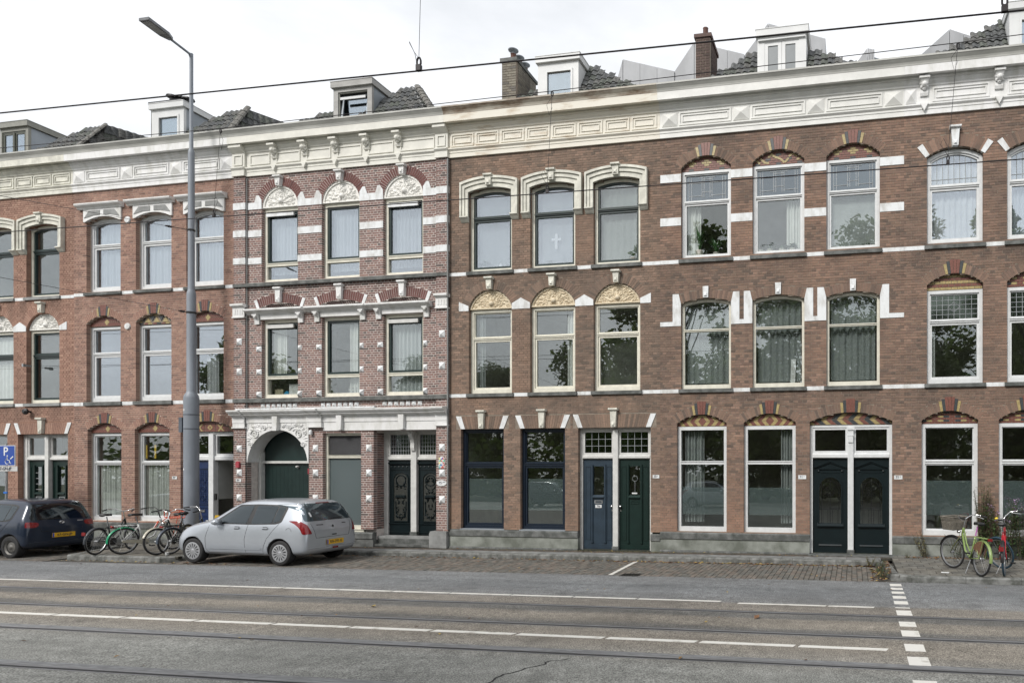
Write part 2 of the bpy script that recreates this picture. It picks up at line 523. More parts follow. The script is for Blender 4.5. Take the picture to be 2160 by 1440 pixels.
COURSE = 0.0633
BFACES = np.array([(0, 1, 5, 4), (1, 2, 6, 5), (3, 0, 4, 7), (4, 5, 6, 7), (0, 3, 2, 1)])
def brickwork(house, x0, x1, z0, z1, y, openings, cuts, mort, bmat, palette, joint=0.010, thick=0.34, reveal=0.10, n_ind=300, name='wall', seed=1, vis_x=None):
    rng = random.Random(seed)
    nc = int(round((z1 - z0) / COURSE))
    cs = (z1 - z0) / nc
    mort_runs = {}
    mb = MB()
    prev = None
    items = []
    cols = [p[0] for p in palette]; ws = [p[1] for p in palette]
    for i in range(nc):
        zb = z0 + i * cs
        zm = zb + cs / 2
        key = tuple(subtract(x0, x1, [interval(o, zm, 0.004) for o in openings]))
        if prev and prev[0] == key: prev[2] = zb + cs
        else:
            if prev:
                for (p, q) in prev[0]: mb.box(p, q, y, y + thick, prev[1], prev[2])
            prev = [key, zb, zb + cs]
        stretch = i % 2 == 0
        Ln = 0.22 if stretch else 0.11
        off = (0.11 if (i // 2) % 2 else 0.0) if stretch else 0.055
        free = subtract(x0, x1, [interval(o, zm) for o in openings + cuts])
        for (p, q) in free:
            k = math.floor((p - x0 - off) / Ln)
            x = x0 + off + k * Ln
            pa = None
            while x < q:
                a, b = max(x, p), min(x + Ln, q)
                if pa is not None: a, pa = pa, None
                if b < q and b - a <= 0.05: pa = a; x += Ln; continue
                last = b < q and q - b <= 0.05
                if last: b = q
                if b - a > 0.035:
                    full = stretch and abs(a - x) < 1e-9 and abs(b - x - Ln) < 1e-9
                    aa = a + (joint / 2 if a > p + 1e-6 else 0)
                    bb = b - (joint / 2 if b < q - 1e-6 else 0)
                    items.append((aa, bb, zb + joint / 2, zb + cs - joint / 2, y - 0.006 + rng.uniform(-0.002, 0.002), rng.choices(range(len(cols)), ws)[0], full))
                if last: break
                x += Ln
    for (p, q) in prev[0]: mb.box(p, q, y, y + thick, prev[1], prev[2])
    wall = mb.build(name, mort, house)
    fulls = [k for k, it in enumerate(items) if it[6] and (vis_x is None or it[0] > vis_x[0] and it[1] < vis_x[1])]
    fulls.sort(key=lambda k: -items[k][0])
    ind = set(fulls[:n_ind])
    # the bricks that show largest: one object each, sharing a few meshes
    meshes = []
    bw, bh = 0.22 - joint, cs - joint
    for c in cols:
        b = MB(); b.box(-bw / 2, bw / 2, 0, reveal, 0, bh, tuple(c))
        meshes.append(b.mesh('brick', bmat, recalc=False))
    for k in ind:
        it = items[k]
        inst(meshes[it[5]], 'brick', wall, ((it[0] + it[1]) / 2, it[4], it[2]))
    rest = [it for k, it in enumerate(items) if k not in ind]
    if rest:
        A = np.array([r[:5] for r in rest])
        n = len(A)
        V = np.zeros((n, 8, 3))
        for j, (xi, yi, zi) in enumerate([(0, 0, 0), (1, 0, 0), (1, 1, 0), (0, 1, 0), (0, 0, 1), (1, 0, 1), (1, 1, 1), (0, 1, 1)]):
            V[:, j, 0] = A[:, 1] if xi else A[:, 0]
            V[:, j, 1] = (y + reveal) if yi else A[:, 4]
            V[:, j, 2] = A[:, 3] if zi else A[:, 2]
        F = (BFACES[None] + (np.arange(n) * 8)[:, None, None]).reshape(-1, 4)
        o0 = np.array([(x0 + x1) / 2, y, z0])
        me = bpy.data.meshes.new('brickwork')
        me.from_pydata((V.reshape(-1, 3) - o0).tolist(), [], F.tolist())
        me.materials.append(bmat)
        jit = np.array([rng.uniform(0.86, 1.14) for _ in range(n)])
        T = np.array([cols[r[5]] for r in rest]) * jit[:, None]
        T = np.concatenate([T, np.ones((n, 1))], 1)
        at = me.attributes.new('tint', 'FLOAT_COLOR', 'FACE')
        at.data.foreach_set('color', np.repeat(T, len(BFACES), axis=0).astype(np.float32).ravel())
        o = inst(me, 'brickwork', wall, tuple(o0))
        o['kind'] = 'stuff'
    return wall

# ------------------------------------------------------------------ pieces of a facade
def outline(x0, x1, z0, z1, rise=0.0, n=10):
    pts = [(x0, z0), (x1, z0)]
    xc, hw = (x0 + x1) / 2, (x1 - x0) / 2
    if rise > 0.002:
        r = arc_geo(2 * hw, rise); zc = z1 - r
        th = math.atan2(hw, (z1 - rise) - zc)
        for k in range(n + 1):
            t = th - 2 * th * k / n
            pts.append((xc + r * math.sin(t), zc + r * math.cos(t)))
    else:
        pts += [(x1 - (x1 - x0) * k / n, z1) for k in range(n + 1)]
    return pts
def inset(x0, x1, z0, z1, rise, w, wb=None):
    wb = w if wb is None else wb
    return (x0 + w, x1 - w, z0 + wb, z1 - w, max(0, rise * (1 - 2 * w / (x1 - x0))))

def pane(parent, geo, y, gm, name='pane'):
    m = MB(); m.prism(outline(*geo), y, y + 0.006)
    return m.build(name, gm, parent)

def leads(parent, geo, y, pattern, m_=None):
    x0, x1, z0, z1, rise = geo
    b = MB(); t = 0.006
    W, H = x1 - x0, z1 - z0
    def vl(x, a, c): b.box(x - t, x + t, y - 0.008, y, a, c)
    def hl(z, a, c): b.box(a, c, y - 0.007, y, z - t, z + t)
    if pattern == 'grid':
        for k in range(1, 8): vl(x0 + W * k / 8, z0, z1)
        for k in range(1, 5): hl(z0 + H * k / 5, x0, x1)
    elif pattern == 'small':
        for k in range(1, 4): vl(x0 + W * k / 4, z0, z1)
        for k in range(1, 3): hl(z0 + H * k / 3, x0, x1)
    elif pattern == 'rows':
        for k in range(1, 7): vl(x0 + W * k / 7, z0, z1 - H * 0.2)
        for k in range(1, 4): hl(z0 + H * k * 0.24, x0, x1)
    elif pattern == 'lines':
        for k in range(1, 8):
            vl(x0 + W * k / 8, z0, z1 - rise * (abs(k - 4) / 4) ** 2 - 0.02)
        hl(z0 + H * 0.18, x0, x1)
    elif pattern == 'deco':
        for f in (0.07, 0.13, 0.38, 0.43, 0.57, 0.62, 0.87, 0.93): vl(x0 + W * f, z0 + H * (0.12 if 0.2 < f < 0.8 else 0.0), z1 - H * 0.06)
        for f, p, q in ((0.2, 0.07, 0.4), (0.2, 0.6, 0.93), (0.85, 0.38, 0.62), (0.72, 0.07, 0.43), (0.72, 0.57, 0.93), (0.35, 0.38, 0.62), (0.93, 0.3, 0.7)): hl(z0 + H * f, x0 + W * p, x0 + W * q)
    elif pattern == 'diamond':
        for k in range(1, 8): vl(x0 + W * k / 8, z0, z1)
        for k in range(1, 5): hl(z0 + H * k / 5, x0, x1)
        cx, cz, a, h = (x0 + x1) / 2, (z0 + z1) / 2, W * 0.13, H * 0.2
        for (p, q) in (((cx - a, cz), (cx, cz + h)), ((cx, cz + h), (cx + a, cz)), ((cx + a, cz), (cx, cz - h)), ((cx, cz - h), (cx - a, cz))):
            b.tube([(p[0], y - 0.004, p[1]), (q[0], y - 0.004, q[1])], 0.009, 4)
    return b.build('lead_came', m_ or LEAD, parent)

def window(house, x0, x1, z0, z1, rise=0.0, fm=WFRAME, fw=0.06, fb=0.085, rec=0.10, rail=None, rail_h=0.055, rail_m=None, upper=None, lower=None, gl=(GLASS, GLASS), lead=None, lead_m=None, y0=None, film=None, label=None, name='window'):
    y = (D if y0 is None else y0) + rec
    o = MB().ring(outline(x0, x1, z0, z1, rise), outline(*inset(x0, x1, z0, z1, rise, fw, fb)), y, y + 0.11).build(name, fm, house)
    if label: o['label'] = label
    gi = inset(x0, x1, z0, z1, rise, fw, fb)
    rm = rail_m or fm
    if rail:
        MB().box(gi[0], gi[1], y + 0.006, y + 0.10, rail - rail_h / 2, rail + rail_h / 2).box(gi[0], gi[1], y - 0.012, y + 0.006, rail + rail_h / 2 - 0.022, rail + rail_h / 2).build('meeting_rail', rm, o)
        cells = [(gi[0], gi[1], rail + rail_h / 2, gi[3], gi[4]), (gi[0], gi[1], gi[2], rail - rail_h / 2, 0.0)]
        st = [upper, lower]
    else:
        cells = [gi]; st = [upper]
    for k, (g, s) in enumerate(zip(cells, st)):
        if s:
            gg = inset(*g, s[0], s[0] * 1.15)
            MB().ring(outline(*g), outline(*gg), y + 0.03, y + 0.09).build('sash', s[1], o)
            g = gg
        pane(o, g, y + 0.062, gl[k] if k < len(gl) else gl[0])
        if lead and k == 0:
            leads(o, g, y + 0.058, lead, lead_m)
        if film and k == len(cells) - 1:
            m = MB(); m.box(g[0] + 0.004, g[1] - 0.004, y + 0.070, y + 0.072, film[0], film[1])
            m.build('frosted_film', FILM, o)
    return o

def sill(house, x0, x1, zt, h=0.105, proud=0.055, m_=STONE, ext=0.055):
    b = MB()
    b.extr([(D - proud, zt - h), (D - proud, zt - 0.018), (D + 0.14, zt + 0.004), (D + 0.14, zt - h)], x0 - ext, x1 + ext)
    return b.build('window_sill', m_, house)

def band(house, segs, z0, z1, m_=WHITEB, proud=0.012):
    for (a, c) in segs:
        MB().box(a, c, D - proud, D + 0.02, z0, z1).build('painted_band', m_, house)

def arch(house, x0, x1, zs, rise, depth, mort, bmat, palette, key=None, joint=0.008, proud=0.008, skip=None, seed=3):
    """brick ring over an opening; key = list of (half count, material) for a polychrome keystone"""
    rng = random.Random(seed + int(x0 * 10))
    xc, hw = (x0 + x1) / 2, (x1 - x0) / 2
    r = arc_geo(2 * hw, rise); zc = zs + rise - r
    th = math.atan2(hw, zs - zc)
    n = max(6, int(round(2 * th * (r + depth * 0.5) / 0.068)))
    if n % 2 == 0: n += 1
    m = MB()
    K = 20
    inner = [(xc + r * math.sin(-th + 2 * th * k / K), zc + r * math.cos(-th + 2 * th * k / K)) for k in range(K + 1)]
    outer = [(xc + (r + depth) * math.sin(-th + 2 * th * k / K), zc + (r + depth) * math.cos(-th + 2 * th * k / K)) for k in range(K + 1)]
    for k in range(K):
        m.prism([inner[k], inner[k + 1], outer[k + 1], outer[k]], D - proud + 0.005, D + 0.12)
    a = m.build('arch', mort, house, origin=(xc, D, zc))
    dt = 2 * th / n
    meshes = {}
    def vmesh(c, extra, mt, wide):
        k = (c, extra, id(mt), wide)
        if k not in meshes:
            ro = r + depth + extra
            ha = dt / 2 - joint / 2 / (r + depth)
            b = MB()
            pr = proud + (0.008 if extra else 0)
            b.prism([(r * math.sin(-ha), r * math.cos(ha)), (r * math.sin(ha), r * math.cos(ha)), (ro * math.sin(ha), ro * math.cos(ha)), (ro * math.sin(-ha), ro * math.cos(ha))], -pr, 0.115, c)
            meshes[k] = b.mesh('voussoir', mt)
        return meshes[k]
    cols = [p[0] for p in palette]; ws = [p[1] for p in palette]
    for i in range(n):
        t = -th + dt * (i + 0.5)
        j = abs(i - n // 2)
        if skip and abs(r * math.sin(t)) < skip: continue
        mt, ex, c = bmat, 0.0, tuple(rng.choices(cols, ws)[0])
        if key:
            if j <= 1: mt, ex = REDT, 0.11
            elif j == 2: mt, ex = GRYT, 0.075
            elif j == 3: mt, ex = YELT, 0.03
            if mt is not bmat: c = (1, 1, 1)
        inst(vmesh(c, ex, mt, 0), 'voussoir', a, (xc, D, zc), (0, t, 0))
    return a

def flat_arch(house, x0, x1, z0, z1, mort, bmat, palette, splay=0.14, ends=True, seed=5, gap=None):
    rng = random.Random(seed + int(x0 * 10))
    m = MB()
    X0, X1 = x0 - splay, x1 + splay
    m.prism([(x0, z0), (x1, z0), (X1, z1), (X0, z1)], D - 0.003, D + 0.12)
    a = m.build('flat_arch', mort, house)
    n = int(round((x1 - x0) / 0.062))
    cols = [p[0] for p in palette]; ws = [p[1] for p in palette]
    ne = 2 if ends else 0
    for i in range(n):
        f0, f1 = i / n, (i + 1) / n
        if gap and abs((f0 + f1) / 2 - 0.5) * (x1 - x0) < gap: continue
        b = MB()
        g = 0.004
        pts = [(x0 + (x1 - x0) * f0 + g, z0), (x0 + (x1 - x0) * f1 - g, z0), (X0 + (X1 - X0) * f1 - g, z1), (X0 + (X1 - X0) * f0 + g, z1)]
        if ends and (i < ne or i >= n - ne): continue
        b.prism(pts, D - 0.009, D + 0.11, tuple(rng.choices(cols, ws)[0]))
        b.build('voussoir', bmat, a)
    if ends:
        f = ne / n
        for (fa, fb) in ((0, f), (1 - f, 1)):
            b = MB()
            e = 0.02
            b.prism([(x0 + (x1 - x0) * fa, z0), (x0 + (x1 - x0) * fb, z0), (X0 + (X1 - X0) * fb, z1), (X0 + (X1 - X0) * fa, z1)], D - 0.018, D + 0.1)
            b.build('painted_springer', WHITEB, a)
    return a

def keystone(house, xc, z0, z1, wb=0.11, wt=0.15, m_=CREAMD, proud=0.07, cap=True):
    b = MB()
    b.prism([(xc - wb / 2, z0), (xc + wb / 2, z0), (xc + wt / 2, z1 - (0.06 if cap else 0)), (xc - wt / 2, z1 - (0.06 if cap else 0))], D - proud, D + 0.02)
    if cap:
        b.extr([(D - proud - 0.045, z1 - 0.045), (D - proud - 0.045, z1 - 0.01), (D - proud - 0.03, z1), (D + 0.02, z1), (D + 0.02, z1 - 0.06), (D - proud - 0.02, z1 - 0.06)], xc - wt / 2 - 0.035, xc + wt / 2 + 0.035)
    b.pyramid(xc - wb * 0.3, xc + wb * 0.3, z0 + 0.03, z0 + 0.12, D - proud, 0.02, (0.5, 0.2))
    return b.build('keystone', m_, house)

def clip_poly(poly, clip):
    """convex poly against convex counter-clockwise clip"""
    outp = poly
    for i in range(len(clip)):
        a, b = clip[i], clip[(i + 1) % len(clip)]
        inp, outp = outp, []
        if not inp: return []
        def side(p): return (b[0] - a[0]) * (p[1] - a[1]) - (b[1] - a[1]) * (p[0] - a[0])
        for k in range(len(inp)):
            p, q = inp[k], inp[(k + 1) % len(inp)]
            sp, sq = side(p), side(q)
            if sp >= 0: outp.append(p)
            if sp * sq < 0:
                t = sp / (sp - sq)
                outp.append((p[0] + (q[0] - p[0]) * t, p[1] + (q[1] - p[1]) * t))
    return outp
def area(p):
    return 0.5 * sum(p[i][0] * p[(i + 1) % len(p)][1] - p[(i + 1) % len(p)][0] * p[i][1] for i in range(len(p)))

MOSM = {'r': REDT, 'y': YELT, 'g': GRYT}
def tympanum(house, x0, x1, z0, zc, rise, pattern, rec=0.07):
    """segment filled with glazed tiles; z0 = foot (frame top), zc = crown"""
    seg = outline(x0, x1, z0, zc, rise, 16)
    y = D + rec
    t = MB().prism(seg, y, y + 0.06).build('tympanum', MORT_D, house)
    P = []
    W, H = x1 - x0, zc - z0
    cx, cz = (x0 + x1) / 2, z0 + H * 0.42
    if pattern == 'chevron':
        st, hh = 0.105, H * 0.42
        for k in range(0, 8):
            c = 'ry'[k % 2]
            a, b = k * st, (k + 1) * st
            if k == 0:
                P.append(([(cx - b, cz), (cx, cz - hh), (cx + b, cz), (cx, cz + hh)], 'r'))
            else:
                for sx in (-1, 1):
                    for sz in (-1, 1):
                        v = sz * H
                        sh = H * st / hh
                        P.append(([(cx + sx * a, cz), (cx + sx * b, cz), (cx + sx * (b - sh), cz + v), (cx + sx * (a - sh), cz + v)], c))
        # pieces of the four quarters must not pass the middle line
        Q = []
        for p, c in P:
            mx_ = sum(q[0] for q in p) / len(p)
            if len(p) == 4 and p[0][0] != cx - st:
                half = [(cx, z0 - 1), (x1 + 1, z0 - 1), (x1 + 1, zc + 1), (cx, zc + 1)] if (p[0][0] + p[1][0]) / 2 > cx else [(x0 - 1, z0 - 1), (cx, z0 - 1), (cx, zc + 1), (x0 - 1, zc + 1)]
                p = p if area(p) > 0 else p[::-1]
                p = clip_poly(p, half)
            if len(p) > 2: Q.append((p, c))
        P = Q
    elif pattern == 'diamond':
        dw, dh = 0.09, H * 0.36
        P.append(([(cx - dw, cz), (cx, cz - dh), (cx + dw, cz), (cx, cz + dh)], 'y'))
        for sx in (-1, 1):
            for sz in (-1, 1):
                for k in range(0, 10):
                    a, b = dw + 0.005 + k * 0.07, dw + 0.065 + k * 0.07
                    sh = H * 1.0
                    p = [(cx + sx * a, cz + sz * 0.004), (cx + sx * b, cz + sz * 0.004), (cx + sx * (b - sh * 0.9), cz + sz * H), (cx + sx * (a - sh * 0.9), cz + sz * H)]
                    p = p if area(p) > 0 else p[::-1]
                    half = [(cx + 0.004, z0 - 1), (x1 + 1, z0 - 1), (x1 + 1, zc + 1), (cx + 0.004, zc + 1)] if sx > 0 else [(x0 - 1, z0 - 1), (cx - 0.004, z0 - 1), (cx - 0.004, zc + 1), (x0 - 1, zc + 1)]
                    p = clip_poly(p, half)
                    # keep clear of the diamond
                    if len(p) > 2: P.append((p, 'r'))
    elif pattern in ('plus', 'stripes', 'checker', 'scatter'):
        rows = 6 if pattern != 'stripes' else 5
        ch = H / rows
        for i in range(rows):
            bl = 0.13
            k0 = -8
            for k in range(k0, 9):
                a = cx + (k - 0.5) * bl + (bl / 2 if i % 2 else 0)
                b = a + bl
                mxx = (a + b) / 2 - cx
                c = 'r'
                if pattern == 'plus':
                    per = ((mxx + 0.195 + 10 * 0.39) % 0.39) - 0.195
                    if (i in (2, 3) and abs(per) < 0.07) or (i in (1, 4) and abs(per) < 0.04) or (i == 0 and abs(abs(per) - 0.19) < 0.05): c = 'y'
                    if i == 0 and k % 3 == 0: c = 'g'
                elif pattern == 'stripes':
                    c = 'ry'[(i + 1) % 2]
                elif pattern == 'checker':
                    if i in (1, 3, 5): c = 'yg'[k % 2] if k % 3 else 'r'
                elif pattern == 'scatter':
                    c = 'g' if (i * 3 + k) % 4 == 0 else 'r'
                g = 0.006
                P.append(([(a + g / 2, z0 + i * ch + g / 2), (b - g / 2, z0 + i * ch + g / 2), (b - g / 2, z0 + (i + 1) * ch - g / 2), (a + g / 2, z0 + (i + 1) * ch - g / 2)], c))
        if pattern == 'scatter':
            rr = random.Random(4)
            for q in range(11):
                px, pz, an = x0 + W * (0.1 + 0.08 * q), z0 + H * rr.uniform(0.15, 0.75), rr.uniform(-1.0, 1.0)
                u, v = (math.cos(an) * 0.07, math.sin(an) * 0.07), (-math.sin(an) * 0.026, math.cos(an) * 0.026)
                P.append(([(px - u[0] - v[0], pz - u[1] - v[1]), (px + u[0] - v[0], pz + u[1] - v[1]), (px + u[0] + v[0], pz + u[1] + v[1]), (px - u[0] + v[0], pz - u[1] + v[1])], 'Y'))
    elif pattern == 'zigzag':
        n = 15
        st = W / n
        for k in range(-3, n + 3):
            for half_ in (0, 1):
                za, zb = z0 + H * 0.46 * half_, z0 + H * (0.46 if half_ == 0 else 1.0)
                s_ = st * 1.1 * (1 if half_ else -1)
                a = x0 + k * st
                c = 'yrg'[(k + half_) % 3]
                P.append(([(a + 0.004, za + 0.003), (a + st - 0.004, za + 0.003), (a + st - 0.004 + s_, zb - 0.003), (a + 0.004 + s_, zb - 0.003)], c))
    elif pattern == 'triangles':
        n = 4
        st = W / n
        for k in range(n + 1):
            a = x0 + (k - 0.5) * st + st * 0.5
            P.append(([(a - st * 0.36, z0 + H * 0.2), (a + st * 0.36, z0 + H * 0.2), (a, z0 + H * 0.72)], 'y'))
            P.append(([(a + st * 0.5 - st * 0.3, z0 + H * 0.8), (a + st * 0.5, z0 + H * 0.28), (a + st * 0.5 + st * 0.3, z0 + H * 0.8)], 'g'))
            P.append(([(a - st * 0.45, z0 + 0.004), (a - 0.003, z0 + 0.004), (a - 0.003, z0 + H * 0.17), (a - st * 0.45, z0 + H * 0.17)], 'r'))
            P.append(([(a + 0.003, z0 + 0.004), (a + st * 0.45, z0 + 0.004), (a + st * 0.45, z0 + H * 0.17), (a + 0.003, z0 + H * 0.17)], 'y' if k % 2 else 'g'))
            P.append(([(a - st * 0.45, z0 + H * 0.84), (a + st * 0.45, z0 + H * 0.84), (a + st * 0.3, zc), (a - st * 0.3, zc)], 'y'))
    elif pattern == 'crosses':
        n = 5
        st = W / n
        for k in range(n):
            a = x0 + (k + 0.5) * st
            hh = H * 0.38
            czz = z0 + H * 0.42
            if k % 2:
                for s_ in (-1, 1):
                    P.append(([(a - 0.13, czz - s_ * hh - 0.03), (a - 0.13 + 0.06, czz - s_ * hh - 0.03), (a + 0.13, czz + s_ * hh), (a + 0.07, czz + s_ * hh)], 'Y' if s_ > 0 else 'y'))
            else:
                P.append(([(a - 0.1, czz), (a, czz - hh * 0.8), (a + 0.1, czz), (a, czz + hh * 0.8)], 'y'))
                P.append(([(a - 0.035, czz), (a, czz - 0.05), (a + 0.035, czz), (a, czz + 0.05)], 'R'))
            for q in range(4):
                P.append(([(a - st / 2 + 0.003, z0 + q * H / 4 + 0.003), (a + st / 2 - 0.003, z0 + q * H / 4 + 0.003), (a + st / 2 - 0.003, z0 + (q + 1) * H / 4 - 0.003), (a - st / 2 + 0.003, z0 + (q + 1) * H / 4 - 0.003)], 'r'))
    small = inset(x0, x1, z0, zc, rise, 0.012, 0.006)
    cl = outline(*small, 16)
    for i, (p, c) in enumerate(P):
        if area(p) < 0: p = p[::-1]
        p = clip_poly(p, cl)
        if len(p) < 3 or area(p) < 0.0004: continue
        # shrink a little so a joint shows
        gx, gz_ = sum(q[0] for q in p) / len(p), sum(q[1] for q in p) / len(p)
        p = [(gx + (q[0] - gx) * 0.955, gz_ + (q[1] - gz_) * 0.94) for q in p]
        pr = 0.008 + (0.004 if c in 'yg' and pattern in ('triangles', 'crosses', 'diamond') else 0.0) + (0.006 if c.isupper() else 0) + 0.0003 * (i % 7)
        MB().prism(p, y - pr, y + 0.01, (1.0, 1.0, 1.0)).build('glazed_tile', MOSM[c.lower()], t)
    return t

def leaf_dome(b, cx, cz, y, ln, wd, an, h):
    u = Vector((math.cos(an), 0, math.sin(an))); v = Vector((-math.sin(an), 0, math.cos(an)))
    c = Vector((cx, y, cz))
    P = [c - u * ln, c - u * ln * 0.3 + v * wd, c + u * ln * 0.4 + v * wd * 0.8, c + u * ln, c + u * ln * 0.4 - v * wd * 0.8, c - u * ln * 0.3 - v * wd]
    Q = [c - u * ln * 0.45 + Vector((0, -h, 0)), c + u * ln * 0.5 + Vector((0, -h * 0.8, 0))]
    b.add([tuple(p) for p in P + Q], [(0, 1, 6), (1, 2, 7, 6), (2, 3, 7), (3, 4, 7), (4, 5, 6, 7), (5, 0, 6)])

def relief(house, inside, bbox, y, m_, n=90, size=0.055, seed=2, parent=None, sym=True, spiral=None):
    rr = random.Random(seed)
    b = MB()
    x0, x1, z0, z1 = bbox
    cx = (x0 + x1) / 2
    k = 0
    tries = 0
    while k < n and tries < n * 8:
        tries += 1
        px, pz = rr.uniform(x0, cx if sym else x1), rr.uniform(z0, z1)
        if not inside(px, pz): continue
        an = math.atan2(pz - z0, px - cx) + rr.uniform(-0.9, 0.9)
        s_ = size * rr.uniform(0.6, 1.25)
        leaf_dome(b, px, pz, y, s_, s_ * 0.45, an, s_ * 0.42)
        if sym: leaf_dome(b, 2 * cx - px, pz, y, s_, s_ * 0.45, PI - an, s_ * 0.42)
        k += 1
    return b.build('relief_ornament', m_, parent or house)

def lunette(house, x0, x1, zs, rise, rec, m_, seed):
    seg = outline(x0, x1, zs, zs + rise, rise * 0.999, 16)
    y = D + rec
    o = MB().prism(seg, y, y + 0.06).build('lunette', m_, house)
    MB().ring(outline(x0, x1, zs, zs + rise, rise * 0.999, 16), outline(x0 + 0.05, x1 - 0.05, zs + 0.03, zs + rise - 0.05, (rise - 0.08) * 0.999, 16), y - 0.03, y).build('lunette_moulding', m_, o)
    xc, hw = (x0 + x1) / 2, (x1 - x0) / 2
    r = arc_geo(2 * hw, rise); zc = zs + rise - r
    ins = lambda px, pz: (px - xc) ** 2 + (pz - zc) ** 2 < (r - 0.08) ** 2 and pz > zs + 0.06
    relief(house, ins, (x0, x1, zs + 0.02, zs + rise), y, m_, 70, 0.06, seed, o)
    b = MB()
    b.lathe([(0.075, 0.0), (0.07, -0.04), (0.045, -0.07), (0.0, -0.08)], (xc, y, zs + rise * 0.3), 'y', 10)
    b.build('mask_ornament', m_, o, smooth=True)
    return o

def stud(mesh_key, house, x0, x1, z0, z1, y, m_=WHITEB, h=0.055):
    b = MB(); b.pyramid(x0, x1, z0, z1, y, h, (0.52, 0.42))
    return b.build('pyramid_stud', m_, house)

def frame_panel(house, x0, x1, z0, z1, y, m_, raised=True, w_=0.035):
    b = MB()
    b.ring(outline(x0, x1, z0, z1), outline(x0 + w_, x1 - w_, z0 + w_, z1 - w_), y - 0.022, y)
    if raised and x1 - x0 > 0.3:
        i = w_ + 0.045
        b.ring(outline(x0 + i, x1 - i, z0 + i, z1 - i), outline(x0 + i + 0.018, x1 - i - 0.018, z0 + i + 0.018, z1 - i - 0.018), y - 0.02, y)
    return b.build('frieze_panel', m_, house)

def cornice(house, x0, x1, m_, gm, zf=10.54, bed=True, drop=0.0):
    """architrave, frieze, bed mouldings, corona and gutter"""
    y = D
    b = MB()
    b.extr([(y + 0.25, 10.54), (y - 0.05, 10.54), (y - 0.05, 10.65), (y - 0.062, 10.655), (y - 0.062, 10.70), (y - 0.10, 10.745), (y - 0.10, 10.775), (y - 0.04, 10.79), (y - 0.04, 11.19),
            (y - 0.065, 11.20), (y - 0.065, 11.24), (y - 0.11, 11.295), (y - 0.11, 11.34), (y - 0.14, 11.355), (y - 0.14, 11.40), (y + 0.25, 11.40)], x0, x1)
    o = b.build('cornice', m_, house)
    b = MB()
    b.extr([(y + 0.2, 11.403), (y - 0.25, 11.403), (y - 0.25, 11.385), (y - 0.275, 11.385), (y - 0.275, 11.575), (y + 0.2, 11.575)], x0, x1)
    b.build('corona', m_, o)
    b = MB()
    pr = [(y - 0.28, 11.578), (y - 0.285, 11.61), (y - 0.30, 11.65), (y - 0.33, 11.69), (y - 0.35, 11.72), (y - 0.36, 11.725), (y - 0.36, 11.765), (y - 0.33, 11.77), (y - 0.20, 11.75), (y + 0.3, 11.755), (y + 0.3, 11.578)]
    b.extr(pr, x0, x1)
    b.build('gutter', gm, house)
    return o

def console(house, xc, zt, m_, w_=0.15, h=0.34, y=None, lion=True):
    y = D - 0.04 if y is None else y
    b = MB()
    b.extr([(y, zt - h), (y - 0.04, zt - h), (y - 0.06, zt - h * 0.85), (y - 0.055, zt - h * 0.62), (y - 0.08, zt - h * 0.45), (y - 0.13, zt - h * 0.3), (y - 0.16, zt - h * 0.16), (y - 0.16, zt - 0.05), (y, zt - 0.05)], xc - w_ / 2, xc + w_ / 2)
    b.box(xc - w_ / 2 - 0.03, xc + w_ / 2 + 0.03, y - 0.19, y, zt - 0.05, zt)
    if lion:
        for (dx, dz, r) in ((0, -0.17, 0.075), (-0.06, -0.13, 0.05), (0.06, -0.13, 0.05), (-0.05, -0.21, 0.045), (0.05, -0.21, 0.045), (0, -0.25, 0.05), (0, -0.11, 0.05)):
            yy = y - 0.115 + abs(dx) * 0.4 + (abs(dz + 0.16)) * 0.5
            b.lathe([(r, 0), (r * 0.85, -r * 0.5), (r * 0.5, -r * 0.85), (0, -r)], (xc + dx, yy, zt + dz), 'y', 8)
    return b.build('console', m_, house)

def plinth(house, segs, ztop, zbase, m_=STONEW, split=None):
    for (a, c) in segs:
        xm = (a + c) / 2
        g = gz(xm) + KERB - 0.03
        nb = max(1, int(round((c - a) / 0.9)))
        st = [a + (c - a) * k / nb for k in range(nb + 1)]
        for k in range(nb):
            MB().extr([(D - 0.045, ztop - 0.17), (D - 0.045, ztop - 0.03), (D - 0.02, ztop), (D + 0.16, ztop), (D + 0.16, ztop - 0.17)], st[k] + 0.002, st[k + 1] - 0.002).build('plinth_cap_stone', STONE, house)
        MB().box(a, c, D - 0.02, D + 0.15, ztop - 0.45, ztop - 0.172).build('plinth_panel', m_, house)
        MB().extr([(D - 0.05, g), (D - 0.05, ztop - 0.475), (D - 0.03, ztop - 0.452), (D + 0.14, ztop - 0.452), (D + 0.14, g)], a, c).build('plinth_base', STONE, house)

def number_plate(house, x, z, s, w_=0.155, h=0.075, y=None, col=None, oval=False, label=None, sup=None):
    y = D - 0.008 if y is None else y
    b = MB()
    if oval:
        pts = [(x + w_ / 2 * math.cos(t * PI / 12), z + h / 2 * math.sin(t * PI / 12)) for t in range(24)]
        b.prism(pts, y - 0.012, y)
    else:
        b.box(x - w_ / 2, x + w_ / 2, y - 0.010, y, z - h / 2, z + h / 2)
    o = b.build('number_plate', WHITEB, house)
    if label: o['label'] = label
    k = 0.0 if not sup else -w_ * 0.12
    text(s, h * (0.82 if not oval else 0.62), INK if col is None else col, o, (x + k, y - 0.0125, z))
    if sup:
        text(sup, h * 0.36, INK if col is None else col, o, (x + w_ * 0.24, y - 0.0125, z + h * 0.14))
    return o
INK = mat('dark_lettering', (0.02, 0.03, 0.06), 0.5, var=0.05)

